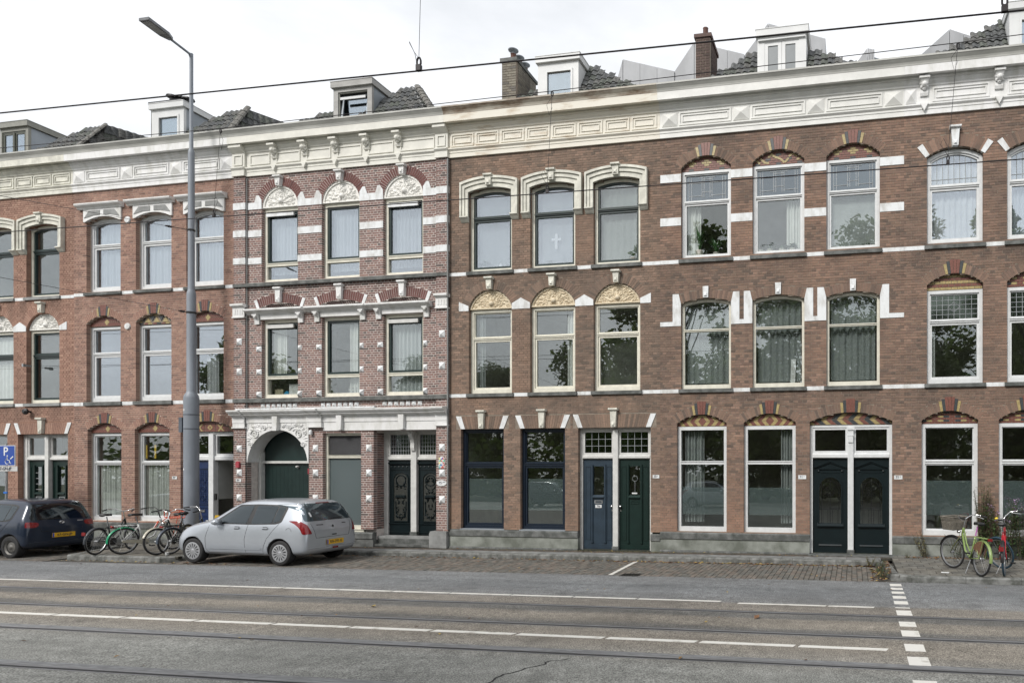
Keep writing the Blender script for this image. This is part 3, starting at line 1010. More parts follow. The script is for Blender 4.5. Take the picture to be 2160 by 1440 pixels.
def ledged_curtain(x0, x1, z0, z1, y, m_, label, group='curtains behind the windows', waves=7, amp=0.03, name='curtain', taper=0.0, seed=1):
    n = waves * 6
    rr = random.Random(seed)
    ph = [rr.uniform(0, 6) for _ in range(3)]
    V, F = [], []
    nz = 6
    for j in range(nz + 1):
        z = z0 + (z1 - z0) * j / nz
        t = 1 - taper * (1 - abs(j / nz - 0.35)) * (0.5 if j < nz else 0)
        for i in range(n + 1):
            u = i / n
            f = u * waves * 2 * PI
            yy = y + amp * (math.sin(f + ph[0]) + 0.4 * math.sin(f * 0.53 + ph[1]) + 0.2 * math.sin(f * 2.1 + ph[2] + j * 0.1))
            V.append((x0 + (x1 - x0) * u * t, yy, z))
    for j in range(nz):
        for i in range(n):
            a = j * (n + 1) + i
            F.append((a, a + 1, a + n + 2, a + n + 1))
    b = MB(); b.add(V, F)
    # cloth thickness
    k = len(V)
    b.add([(v[0], v[1] + 0.004, v[2]) for v in V], [f[::-1] for f in F])
    o = b.build(name, m_, None, smooth=True, recalc=False)
    return tag(o, label, 'curtain', group)
# ------------------------------------------------------------------ doors
def strip(b, x0, x1, z0, z1, y, h=0.02):
    b.box(x0, x1, y - h, y, z0, z1)

def leaf_panel(house, x0, x1, z0, z1, y, m_, gm, seed=0, bars=False, knob='right', lead=None, slot=True):
    """tall panelled front door with a narrow light between two reeded strips"""
    W = x1 - x0; xc = (x0 + x1) / 2
    gw = W * 0.17
    zg0, zg1 = z0 + (z1 - z0) * 0.58, z0 + (z1 - z0) * 0.92
    b = MB()
    b.box(x0, xc - gw, y, y + 0.05, z0, z1); b.box(xc + gw, x1, y, y + 0.05, z0, z1)
    b.box(xc - gw, xc + gw, y, y + 0.05, z0, zg0); b.box(xc - gw, xc + gw, y, y + 0.05, zg1, z1)
    d = b.build('door', m_, house)
    b = MB()
    for sx in (-1, 1):
        xs = xc + sx * (gw + 0.035)
        strip(b, xs - 0.022, xs + 0.022, z0 + 0.16, zg1 + 0.05, y, 0.03)
        strip(b, xs - 0.03, xs + 0.03, z0 + 0.16, z0 + 0.21, y, 0.04)
        xe = xc + sx * (W / 2 - 0.06)
        b.ring(outline(min(xs + sx * 0.04, xe), max(xs + sx * 0.04, xe), z0 + 0.24, zg1), outline(min(xs + sx * 0.04, xe) + 0.012, max(xs + sx * 0.04, xe) - 0.012, z0 + 0.252, zg1 - 0.012), y - 0.012, y)
    b.build('door_moulding', m_, d)
    b = MB(); strip(b, x0 + 0.01, x1 - 0.01, z0 + 0.005, z0 + 0.13, y, 0.012); b.build('kick_board', m_, d)
    b = MB(); b.extr([(y, zg0 - 0.02), (y - 0.05, zg0 - 0.02), (y - 0.05, zg0), (y, zg0 + 0.05)], xc - gw - 0.01, xc + gw + 0.01); b.build('light_sill', m_, d)
    pane(d, (xc - gw, xc + gw, zg0, zg1, 0), y + 0.02, gm)
    if bars:
        for k in range(4):
            MB().box(xc - gw, xc + gw, y - 0.004, y + 0.006, zg0 + 0.12 + k * 0.17, zg0 + 0.14 + k * 0.17).build('glazing_bar', STEEL, d)
    if lead:
        b = MB()
        cz = zg0 + (zg1 - zg0) * 0.6
        pts = [(xc + 0.07 * math.cos(t * PI / 8), y + 0.015, cz + 0.07 * math.sin(t * PI / 8)) for t in range(17)]
        b.tube(pts, 0.006, 4)
        b.tube([(xc, y + 0.015, cz - 0.07), (xc, y + 0.015, zg0 + 0.05)], 0.006, 4)
        b.tube([(xc - 0.08, y + 0.015, zg0 + 0.12), (xc, y + 0.015, zg0 + 0.05), (xc + 0.08, y + 0.015, zg0 + 0.12)], 0.005, 4)
        b.build('lead_came', LEAD, d)
    if slot:
        MB().ring(outline(xc - 0.11, xc + 0.11, zg0 - 0.17, zg0 - 0.09), outline(xc - 0.085, xc + 0.085, zg0 - 0.15, zg0 - 0.11), y - 0.014, y).build('letter_slot', m_ if lead else STEEL, d)
    kx = x1 - 0.045 if knob == 'right' else x0 + 0.045
    b = MB(); zk = z0 + (z1 - z0) * 0.475
    b.lathe([(0.012, 0), (0.012, -0.03), (0.03, -0.04), (0.034, -0.06), (0.02, -0.075), (0, -0.076)], (kx, y, zk), 'y', 12)
    b.build('door_knob', CHROME, d, smooth=True)
    b = MB(); b.lathe([(0.024, 0), (0.024, -0.01), (0, -0.012)], (kx, y, zk - 0.1), 'y', 12); b.build('lock', CHROME, d)
    return d

def leaf_arched(house, x0, x1, z0, z1, y, m_, seed=0):
    W = x1 - x0; xc = (x0 + x1) / 2; H = z1 - z0
    g = (xc - W * 0.31, xc + W * 0.31, z0 + H * 0.30, z0 + H * 0.80, W * 0.31 * 0.97)
    o1 = outline(x0, x1, z0, z1, 0, 14); i1 = outline(*g, 14)
    d = MB().ring(o1, i1, y, y + 0.05).build('door', m_, house)
    MB().ring(outline(g[0] - 0.035, g[1] + 0.035, g[2], g[3] + 0.035, g[4] + 0.03, 14), outline(*g, 14), y - 0.02, y + 0.01).build('light_moulding', m_, d)
    pane(d, g, y + 0.03, GLASSD)
    b = MB()
    for f in (-0.5, 0, 0.5):
        b.tube([(xc + f * W * 0.5, y + 0.012, g[2] + 0.02), (xc + f * W * 0.5, y + 0.012, g[3] - (0.02 if f == 0 else 0.11))], 0.006, 4)
    for f in (-0.75, -0.25, 0.25, 0.75):
        b.tube([(xc + f * W * 0.5 * 0.55, y + 0.012, g[2] + 0.02), (xc + f * W * 0.5 * 0.55, y + 0.012, g[2] + H * 0.16)], 0.004, 4)
    for zz in (g[2] + H * 0.16, g[2] + H * 0.175):
        b.tube([(g[0], y + 0.012, zz), (g[1], y + 0.012, zz)], 0.006, 4)
    rr = W * 0.2
    b.tube([(xc + rr * math.cos(t * PI / 10), y + 0.012, g[3] - rr - 0.1 + rr * math.sin(t * PI / 10)) for t in range(11)], 0.006, 4)
    for sx in (-1, 1):
        for (cz, r0) in ((g[3] - 0.28, 0.05), (g[3] - 0.42, 0.04)):
            b.tube([(xc + sx * (0.02 + r0 + r0 * (1 - t * 0.05) * math.cos(t * 0.7)), y + 0.012, cz + r0 * (1 - t * 0.05) * math.sin(t * 0.7)) for t in range(12)], 0.004, 4)
    b.build('iron_grille', LEADD, d)
    b = MB()
    za, zb_ = z1 - H * 0.10, z1 - H * 0.032
    p = W * 0.47
    b.prism([(xc - p, za), (xc, zb_), (xc + p, za), (xc + p, za + 0.035), (xc, zb_ + 0.04), (xc - p, za + 0.035)], y - 0.045, y)
    b.prism([(xc - p * 0.86, za + 0.0), (xc, zb_ - 0.03), (xc + p * 0.86, za), (xc + p * 0.86, za + 0.02), (xc, zb_ - 0.005), (xc - p * 0.86, za + 0.02)], y - 0.03, y)
    b.box(xc - p * 0.72, xc + p * 0.72, y - 0.03, y, za - 0.035, za - 0.015)
    b.build('door_pediment', m_, d)
    b = MB()
    b.box(xc - p * 0.58, xc + p * 0.58, y - 0.012, y, za - 0.125, za - 0.11)
    for sx in (-1, 1):
        b.lathe([(0.03, 0), (0.028, -0.015), (0, -0.03)], (xc + sx * p * 0.72, y, za - 0.08), 'y', 10)
    b.build('door_ornament', m_, d)
    b = MB(); b.extr([(y, g[2] - 0.05), (y - 0.06, g[2] - 0.05), (y - 0.06, g[2] - 0.03), (y, g[2] + 0.03)], xc - W * 0.38, xc + W * 0.38); b.build('light_sill', m_, d)
    b = MB(); b.extr([(y, z0 + 0.17), (y - 0.02, z0 + 0.17), (y, z0 + 0.2)], xc - W * 0.33, xc + W * 0.33); b.build('door_moulding', m_, d)
    return d

def leaf_carved(house, x0, x1, z0, z1, y, m_, seed=0):
    W = x1 - x0; xc = (x0 + x1) / 2; H = z1 - z0
    d = MB().box(x0, x1, y, y + 0.05, z0, z1).build('door', m_, house)
    b = MB()
    b.extr([(y, z1 - 0.13), (y - 0.05, z1 - 0.10), (y - 0.06, z1 - 0.06), (y - 0.04, z1 - 0.05), (y, z1 - 0.05)], x0 + 0.005, x1 - 0.005)
    for k in range(6):
        b.lathe([(0.022, 0), (0.02, -0.015), (0, -0.025)], (x0 + W * (k + 0.5) / 6, y, z1 - 0.18), 'y', 8)
    b.box(x0 + 0.04, x1 - 0.04, y - 0.02, y, z1 - 0.26, z1 - 0.235)
    b.build('door_cornice', m_, d)
    g = (xc - W * 0.33, xc + W * 0.33, z0 + H * 0.17, z1 - 0.32, W * 0.22)
    MB().ring(outline(*g, 12), outline(*inset(*g, 0.03), 12), y - 0.025, y).build('door_moulding', m_, d)
    pan = mat_cache('carved_panel_wood', lambda: mat('carved_panel_wood', (0.034, 0.037, 0.031), 0.5, var=0.2, scale=20))
    pp = MB().prism(outline(*inset(*g, 0.03), 12), y - 0.006, y + 0.004).build('carved_panel', pan, d)
    b = MB(); rr = random.Random(seed)
    zc = (g[2] + g[3]) / 2
    b.tube([(xc + W * 0.2 * math.cos(t * PI / 8), y - 0.01, g[3] - W * 0.32 + W * 0.2 * math.sin(t * PI / 8)) for t in range(17)], 0.016, 5)
    b.extr([(y, zc - 0.03), (y - 0.05, zc - 0.01), (y - 0.05, zc + 0.04), (y, zc + 0.06)], xc - W * 0.2, xc + W * 0.2)
    for k in range(34):
        f = rr.uniform(0, 1); zz = g[2] + 0.1 + f * (g[3] - g[2] - 0.25); xx = rr.uniform(0.02, W * 0.22)
        an = rr.uniform(0, PI); s_ = rr.uniform(0.03, 0.055)
        leaf_dome(b, xc + xx, zz, y - 0.006, s_, s_ * 0.4, an, 0.028)
        leaf_dome(b, xc - xx, zz, y - 0.006, s_, s_ * 0.4, PI - an, 0.028)
    b.tube([(xc - W * 0.22, y - 0.01, zc - 0.12), (xc - W * 0.2, y - 0.01, g[2] + 0.22), (xc, y - 0.01, g[2] + 0.06), (xc + W * 0.2, y - 0.01, g[2] + 0.22), (xc + W * 0.22, y - 0.01, zc - 0.12)], 0.016, 5)
    b.build('carving', m_, d)
    b = MB(); b.box(x0 + 0.05, x1 - 0.05, y - 0.02, y, z0 + 0.05, z0 + 0.08); b.box(x0 + 0.01, x1 - 0.01, y - 0.025, y, z0 + H * 0.14, z0 + H * 0.155); b.build('bottom_rail', m_, d)
    return d

_mc = {}
def mat_cache(k, f):
    if k not in _mc: _mc[k] = f()
    return _mc[k]

def door_frame(house, x0, x1, zb, zt, y, fm, zt0=2.50, zt1=2.60, jw=0.065, mw=0.135, lead=None, gm=None, mull=True, capital=False):
    """timber frame for a pair of front doors with fanlights; returns the two leaf slots"""
    xc = (x0 + x1) / 2
    b = MB()
    b.box(x0, x0 + jw, y, y + 0.12, zb, zt); b.box(x1 - jw, x1, y, y + 0.12, zb, zt); b.box(x0 + jw, x1 - jw, y, y + 0.12, zt - 0.055, zt)
    f = b.build('door_frame', fm, house)
    MB().box(xc - mw / 2, xc + mw / 2, y - 0.05, y + 0.11, zb + 0.10, zt - 0.056).build('mullion', fm, f)
    MB().box(xc - mw / 2 - 0.02, xc + mw / 2 + 0.02, y - 0.065, y + 0.11, zb, zb + 0.099).build('mullion_base', STONE, f)
    if capital:
        b = MB(); b.box(xc - mw / 2 - 0.025, xc + mw / 2 + 0.025, y - 0.075, y - 0.05, zt - 0.12, zt - 0.06); b.box(xc - mw / 2 - 0.015, xc + mw / 2 + 0.015, y - 0.07, y - 0.05, zt - 0.26, zt - 0.24)
        b.box(xc - mw / 2 + 0.01, xc + mw / 2 - 0.01, y - 0.075, y - 0.05, zt - 0.42, zt - 0.27)
        for k in (-1, 0, 1): b.box(xc + k * 0.035 - 0.006, xc + k * 0.035 + 0.006, y - 0.056, y - 0.05, zb + 0.2, zt - 0.45)
        b.build('capital', fm, f)
    slots = []
    for (a, c) in ((x0 + jw, xc - mw / 2), (xc + mw / 2, x1 - jw)):
        b = MB(); b.extr([(y + 0.1, zt0), (y + 0.02, zt0), (y - 0.015, zt0 + 0.02), (y - 0.015, zt1 - 0.025), (y + 0.01, zt1), (y + 0.1, zt1)], a, c); b.build('transom', fm, f)
        g = (a, c, zt1, zt - 0.055, 0)
        gi = inset(*g, 0.055, 0.06)
        MB().ring(outline(*g), outline(*gi), y + 0.02, y + 0.09).build('fanlight_frame', fm, f)
        pane(f, gi, y + 0.055, gm or GLASSD)
        if lead: leads(f, gi, y + 0.05, lead)
        slots.append((a + 0.003, c - 0.003, zb + 0.012, zt0 - 0.004))
    return f, slots

# ------------------------------------------------------------------ houses
def interior(house, x0, x1, wm=None):
    wm = wm or INT
    Y0, Y1 = D + 0.36, D + 3.6
    MB().box(x0, x1, Y1, Y1 + 0.2, 0.2, 11.6).build('rear_wall', wm, house)
    for xs in (x0 + 0.05, x1 - 0.15): MB().box(xs, xs + 0.1, Y0, Y1, 0.2, 11.6).build('party_wall', wm, house)
    for z in (0.2, 3.62, 6.9, 10.5): MB().box(x0 + 0.151, x1 - 0.151, Y0, Y1 - 0.002, z, z + 0.2).build('floor_slab', INTD if z < 1 else wm, house)
    MB().box(x0, x1, D + 0.3, D + 7, 11.5, 11.66).build('roof_deck', INTD, house)

PAL_1 = [((0.325, 0.198, 0.15), 5), ((0.285, 0.17, 0.13), 3), ((0.35, 0.22, 0.168), 2)]
PAL_2 = [((0.32, 0.195, 0.152), 5), ((0.275, 0.165, 0.132), 3), ((0.35, 0.218, 0.168), 2), ((0.215, 0.135, 0.11), 1)]
PAL_3 = [((0.23, 0.145, 0.13), 5), ((0.195, 0.132, 0.12), 3), ((0.27, 0.168, 0.144), 2.5), ((0.12, 0.10, 0.094), 1.0)]
PAL_4 = [((0.235, 0.165, 0.125), 5), ((0.195, 0.14, 0.108), 3), ((0.27, 0.185, 0.14), 2), ((0.15, 0.115, 0.092), 1.4)]
PAL_5 = [((0.235, 0.158, 0.118), 5), ((0.195, 0.132, 0.104), 3), ((0.27, 0.178, 0.135), 2), ((0.145, 0.108, 0.088), 1.6)]
PAL_V3 = [((0.16, 0.075, 0.068), 3), ((0.125, 0.062, 0.058), 1)]
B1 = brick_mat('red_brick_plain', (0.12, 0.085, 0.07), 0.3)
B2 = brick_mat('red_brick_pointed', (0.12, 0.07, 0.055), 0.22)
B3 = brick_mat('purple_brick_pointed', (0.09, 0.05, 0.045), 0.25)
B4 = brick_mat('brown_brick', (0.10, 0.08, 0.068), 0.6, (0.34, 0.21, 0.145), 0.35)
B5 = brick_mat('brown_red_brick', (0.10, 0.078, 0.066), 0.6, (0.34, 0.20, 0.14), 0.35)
G3 = 'gabled terrace houses along the street'

COLS = {1: [(-28.43, -27.17), (-26.68, -25.42), (-24.92, -23.66)],
        2: [(-22.65, -21.40), (-20.85, -19.59), (-19.07, -17.79)],
        3: [(-16.51, -15.33), (-14.56, -13.37), (-12.64, -11.43)],
        4: [(-10.08, -8.84), (-8.32, -7.07), (-6.57, -5.32)],
        5: [(-4.25, -2.98), (-2.44, -1.17), (-0.64, 0.62)],
        6: [(1.70, 2.96), (3.48, 4.73), (5.24, 6.50)]}
BOUND = {1: (-28.95, -23.11), 2: (-23.11, -17.39), 3: (-17.39, -10.65), 4: (-10.65, -4.79), 5: (-4.79, 1.18), 6: (1.18, 7.1)}
LAB = {1: 'red brick terrace house at the far left with cream hood moulds over its top windows',
       2: 'red brick terrace house with white capped window hoods behind the lamp post',
       3: 'ornate brick terrace house with white bands and a round arched dark gateway',
       4: 'brown brick terrace house with cream hood moulds, rusty cornice and blue and green front doors',
       5: 'brown brick terrace house with white wall bands and a pair of black pedimented doors',
       6: 'brown brick terrace house at the right edge with white fanned springers over its top windows'}
HS = {}
for k in range(1, 7):
    HS[k] = thing('terraced_house', LAB[k], 'house', ((BOUND[k][0] + BOUND[k][1]) / 2, D, gz(sum(BOUND[k]) / 2) + KERB), 'terraced houses in a row')
    interior(HS[k], *BOUND[k])

ZB3, ZB2, ZB1 = 7.49, 4.25, 0.68

def between(k, cols, ext=0.055):
    """wall stretches between the window sills"""
    x = BOUND[k][0]; outp = []
    for (a, c) in cols:
        outp.append((x, a - ext)); x = c + ext
    outp.append((x, BOUND[k][1]))
    return [(a + 0.0015, c - 0.0015) for a, c in outp]

def hood(house, x0, x1, zl, zs, zc, m_, wd=0.205):
    """moulded stone label round the head of a window"""
    xc, hw = (x0 + x1) / 2, (x1 - x0) / 2
    n = 12
    r = arc_geo(2 * hw, zc - zs); cz = zc - r; th = math.atan2(hw, zs - cz)
    inn = [(xc + r * math.sin(-th + 2 * th * k / n), cz + r * math.cos(-th + 2 * th * k / n)) for k in range(n + 1)]
    O = hw + wd
    rise = 0.13
    r2 = arc_geo(2 * O, rise); z2 = zs + wd + 0.04
    c2 = z2 + rise - r2; th2 = math.atan2(O, z2 - c2)
    ou = [(xc + r2 * math.sin(-th2 + 2 * th2 * k / n), c2 + r2 * math.cos(-th2 + 2 * th2 * k / n)) for k in range(n + 1)]
    def strip_(f0, f1, pr, b):
        lo = [(i[0] + (o[0] - i[0]) * f0, i[1] + (o[1] - i[1]) * f0) for i, o in zip(inn, ou)]
        hi = [(i[0] + (o[0] - i[0]) * f1, i[1] + (o[1] - i[1]) * f1) for i, o in zip(inn, ou)]
        lo = [(lo[0][0], zl)] + lo + [(lo[-1][0], zl)]
        hi = [(hi[0][0], zl)] + hi + [(hi[-1][0], zl)]
        for k in range(len(lo) - 1):
            b.prism([lo[k], lo[k + 1], hi[k + 1], hi[k]], D - pr, D + 0.02)
    b = MB()
    strip_(0.0, 0.42, 0.055, b); strip_(0.42, 0.78, 0.085, b); strip_(0.78, 1.0, 0.12, b)
    o = b.build('hood_mould', m_, house)
    for sx in (-1, 1):
        xm = xc + sx * (hw + wd / 2)
        b = MB()
        b.extr([(D + 0.01, zl - 0.002), (D - 0.13, zl - 0.002), (D - 0.13, zl - 0.03), (D - 0.09, zl - 0.06), (D - 0.05, zl - 0.11), (D - 0.02, zl - 0.14), (D + 0.01, zl - 0.14)], xm - wd * 0.52, xm + wd * 0.52)
        b.build('corbel', m_, o)
    return o

# ---- house 1 (far left) and house 4: same hood moulds and lunettes
def imposts(house, cols, z0=6.44):
    ps = []
    for i in range(len(cols) - 1):
        a, c = cols[i][1] + 0.004, cols[i + 1][0] - 0.004
        ps.append([(a, z0), (c, z0), (c, z0 + 0.15), ((a + c) / 2, z0 + 0.29), (a, z0 + 0.15)])
    a = cols[0][0] - 0.004
    ps.append([(a - 0.28, z0), (a, z0), (a, z0 + 0.13), (a - 0.28, z0 + 0.25)])
    a = cols[-1][1] + 0.004
    ps.append([(a, z0), (a + 0.28, z0), (a + 0.28, z0 + 0.25), (a, z0 + 0.13)])
    for p in ps:
        MB().prism(p, D - 0.018, D + 0.02).build('impost', WHITEB, house)

def house_a(k, bm, mort, pal, doors_at, glaz, seed):
    h = HS[k]; cols = COLS[k]; x0, x1 = BOUND[k]
    zs3, zc3 = 9.58, 9.68
    ops, cuts = [], []
    for (a, c) in cols:
        ops += [opening(a, c, ZB3, zc3, zc3 - zs3), opening(a, c, ZB2, 6.99, 0.49)]
        cuts += [ring_cut(a, c, 6.50, 0.49, 0.235)]
    g = [q for q in doors_at['win']]
    for (a, c) in g: ops.append(opening(a, c, 0.66, 3.30)); cuts.append(opening(a - 0.15, c + 0.15, 3.30, 3.65))
    da, dc = doors_at['door']
    zd = gz((da + dc) / 2) + KERB
    ops.append(opening(da, dc, zd - 0.2, 3.30)); cuts.append(opening(da - 0.15, dc + 0.15, 3.30, 3.65))
    brickwork(h, x0, x1, 0.64, 10.56, D, ops, cuts, mort, bm, pal, seed=seed, vis_x=(-26, 5))
    for i, (a, c) in enumerate(cols):
        window(h, a, c, ZB3, zc3, zc3 - zs3, CREAM, 0.075, 0.07, doors_at['rec'], 8.90, 0.05, DKGREEN, (0.045, DKGREEN), (0.055, DKGREEN), glaz[0][i])
        hood(h, a, c, 8.93, zs3, zc3, CREAMD)
        keystone(h, (a + c) / 2, zc3 + 0.03, 10.0, 0.15, 0.17, CREAMD, 0.13)
        sill(h, a, c, ZB3, m_=STONE if k == 4 else STONEL)
        window(h, a, c, ZB2, 6.475, 0, CREAM if k == 4 else CREAM, 0.075, 0.10, doors_at['rec'], 5.70, 0.06, None if k == 4 else DKGREEN, (0.03, CREAM) if k == 4 else (0.05, DKGREEN), (0.05, CREAM) if k == 4 else (0.06, DKGREEN), glaz[1][i])
        lunette(h, a + 0.003, c - 0.003, 6.48, 0.50, doors_at['rec'] - 0.03, RELIEF if k == 4 else RELIEFW, 11 + i)
        arch(h, a, c, 6.50, 0.49, 0.23, mort, bm, pal, seed=seed, skip=0.07)
        keystone(h, (a + c) / 2, 6.985, 7.30, 0.12, 0.16, CREAMD, 0.1)
        sill(h, a, c, ZB2, m_=STONE if k == 4 else STONEL)
    band(h, between(k, cols), ZB3 - 0.105, ZB3 - 0.015)
    band(h, between(k, cols), ZB2 - 0.105, ZB2 - 0.015)
    imposts(h, cols)
    for (a, c) in g + [(da, dc)]:
        flat_arch(h, a, c, 3.302, 3.64, mort, bm, pal, seed=seed, gap=0.07)
        keystone(h, (a + c) / 2, 3.31, 3.79, 0.12, 0.17, CREAMD, 0.09)
    return g, (da, dc), zd

g4, d4, z4 = house_a(4, B4, MORT_D, PAL_4, dict(win=[(-10.31, -9.07), (-8.60, -7.35)], door=(-6.99, -5.04), rec=0.10),
    [[(GLASSB, GLASSB), (GLASSB, GLASSB), (GLASS, GLASS)], [(GLASS, GLASS)] * 3], 41)
for i, (a, c) in enumerate(g4):
    window(HS[4], a, c, 0.66, 3.298, 0, NAVY, 0.07, 0.08, 0.10, 2.36, 0.075, None, (0.03, NAVY), (0.055, NAVY), (GLASSD, GLASSD), film=(1.15, 1.98))
    MB().extr([(D - 0.03, 0.63), (D - 0.03, 0.655), (D + 0.12, 0.66), (D + 0.12, 0.63)], a - 0.02, c + 0.02).build('window_sill', ZINC, HS[4])
f4, s4 = door_frame(HS[4], d4[0], d4[1], z4, 3.298, D + 0.13, OFFW, 2.50, 2.60, lead='small', gm=LEADY)
dl = leaf_panel(HS[4], *s4[0], D + 0.18, BLUEP, GLASSD, knob='right')
dl['label'] = 'blue grey panelled front door'
dr = leaf_panel(HS[4], *s4[1], D + 0.18, GREENP, GLASSD, knob='left', lead=True)
dr['label'] = 'dark green panelled front door'
xc_ = (s4[0][0] + s4[0][1]) / 2
number_plate(HS[4], xc_, 1.275, '73b', 0.17, 0.08, D + 0.175)
MB().box((s4[1][0] + s4[1][1]) / 2 - 0.07, (s4[1][0] + s4[1][1]) / 2 + 0.07, D + 0.165, D + 0.172, 1.60, 1.635).build('name_plate', WHITEB, dr)
number_plate(HS[4], -4.90, 2.05, '73', 0.17, 0.085, sup='E')
plinth(HS[4], [(-10.65, -6.99)], 0.635, 0.1)
plinth(HS[4], [(-5.04, -4.79)], 0.60, 0.1)

g1, d1, z1_ = house_a(1, B1, MORT_1, PAL_1, dict(win=[(-28.5, -27.3), (-26.9, -25.66)], door=(-25.25, -23.34), rec=0.12),
    [[(GLASS, GLASS)] * 3, [(GLASS, GLASS)] * 3], 11)
for (a, c) in g1:
    window(HS[1], a, c, 0.66, 3.298, 0, OFFW, 0.06, 0.08, 0.12, 2.36, 0.06, None, None, (0.04, OFFW), (GLASS, GLASS))
f1, s1 = door_frame(HS[1], d1[0], d1[1], z1_, 3.298, D + 0.14, OFFW, 2.50, 2.60, jw=0.14, gm=GLASS)
leaf_panel(HS[1], *s1[0], D + 0.2, GREENP, GLASS, bars=True, knob='left')
leaf_panel(HS[1], *s1[1], D + 0.2, GREENP, GLASS, knob='right')
plinth(HS[1], [(-28.95, -25.25), (-23.34, -23.11)], 0.635, 0.1)
b = MB(); b.lathe([(0.03, 0), (0.03, -0.1), (0.09, -0.11), (0.095, -0.16), (0.05, -0.2), (0, -0.2)], (-24.75, D, 3.98), 'y', 12)
b.build('lamp_bracket', BLACK, HS[1])
MB().box(-24.78, -24.72, D - 0.12, D, 5.35, 5.4).box(-24.80, -24.74, D - 0.2, D - 0.12, 5.33, 5.42).build('wall_spotlight', STEEL, HS[1])

# ---- house 2: segmental brick arches with polychrome keys, capped hoods on the top floor
h = HS[2]; cols = COLS[2]; x0, x1 = BOUND[2]
G2 = [(-22.61, -21.37), (-20.89, -19.66)]; D2 = (-19.27, -17.44)
ops, cuts = [], []
for (a, c) in cols:
    ops += [opening(a, c, ZB3 + 0.03, 9.76, 0.14), opening(a, c, ZB2, 6.81, 0.22)]
    cuts += [ring_cut(a, c, 6.59, 0.22, 0.20)]
for (a, c) in G2:
    ops.append(opening(a, c, ZB1, 3.61, 0.20)); cuts.append(ring_cut(a, c, 3.41, 0.20, 0.20))
z2 = gz(-18.3) + KERB
ops.append(opening(D2[0], D2[1], z2 - 0.2, 3.62, 0.22)); cuts.append(ring_cut(D2[0], D2[1], 3.40, 0.22, 0.20))
brickwork(h, x0, x1, 0.64, 10.56, D, ops, cuts, MORT_R, B2, PAL_2, joint=0.012, seed=21)
WT = ['diamond', 'triangles', 'diamond']
for i, (a, c) in enumerate(cols):
    window(h, a, c, ZB3 + 0.03, 9.75, 0.13, WFRAME, 0.085, 0.12, 0.13, 8.93, 0.06, None, (0.03, WFRAME), (0.06, WFRAME), (GLASSB, GLASSB))
    xc, hw = (a + c) / 2, (c - a) / 2
    b = MB()
    n = 12; r = arc_geo(2 * hw, 0.14); cz = 9.76 - r; th = math.atan2(hw, 9.62 - cz)
    pts = [(xc + r * math.sin(-th + 2 * th * q / n), cz + r * math.cos(-th + 2 * th * q / n)) for q in range(n + 1)]
    b.prism([(a - 0.06, 9.99), (a - 0.06, 9.62)] + pts + [(c + 0.06, 9.62), (c + 0.06, 9.99)], D - 0.05, D + 0.03)
    hd = b.build('window_hood', WHITE, h)
    MB().extr([(D + 0.02, 9.992), (D - 0.07, 9.992), (D - 0.09, 10.03), (D - 0.16, 10.07), (D - 0.18, 10.10), (D - 0.18, 10.13), (D + 0.02, 10.15)], a - 0.24, c + 0.13).build('hood_cap', WHITE, hd)
    b = MB()
    for sx in (-1, 1):
        b.prism([(xc + sx * 0.07, 9.80), (xc + sx * 0.07, 9.94), (xc + sx * (hw - 0.16), 9.94), (xc + sx * (hw + 0.02), 9.73), (xc + sx * 0.3, 9.80)][::sx], D - 0.062, D - 0.05)
    b.build('hood_panel', STONEL, hd)
    sill(h, a, c, ZB3 + 0.03, 0.10)
    window(h, a, c, ZB2, 6.50, 0, WFRAME, 0.075, 0.12, 0.13, 5.68, 0.06, None, (0.03, WFRAME), (0.06, WFRAME), (GLASSB, GLASSB))
    tympanum(h, a + 0.003, c - 0.003, 6.503, 6.807, 0.22, WT[i], 0.10)
    arch(h, a, c, 6.59, 0.22, 0.20, MORT_R, B2, PAL_2, key=True, seed=4)
    sill(h, a, c, ZB2, 0.12)
for i, (a, c) in enumerate(G2):
    window(h, a, c, ZB1, 3.31, 0, WFRAME, 0.075, 0.14, 0.14, 2.42, 0.06, None, (0.03, WFRAME), (0.035, WFRAME), (GLASSD, GLASS))
    tympanum(h, a + 0.003, c - 0.003, 3.313, 3.607, 0.20, 'diamond', 0.10)
    arch(h, a, c, 3.41, 0.20, 0.20, MORT_R, B2, PAL_2, key=True, seed=6)
tympanum(h, D2[0] + 0.003, D2[1] - 0.003, 3.315, 3.617, 0.22, 'crosses', 0.10)
arch(h, D2[0], D2[1], 3.40, 0.22, 0.20, MORT_R, B2, PAL_2, key=True, seed=8)
bs = between(2, cols)
band(h, bs, ZB3 - 0.075, ZB3 + 0.015); band(h, bs, ZB2 - 0.12, ZB2 - 0.02)
plinth(h, [(x0, D2[0])], 0.66, 0.1)
f2, s2 = door_frame(h, D2[0], D2[1], z2, 3.31, D + 0.16, WFRAME, 2.48, 2.62, jw=0.09, mw=0.16, gm=GLASS)
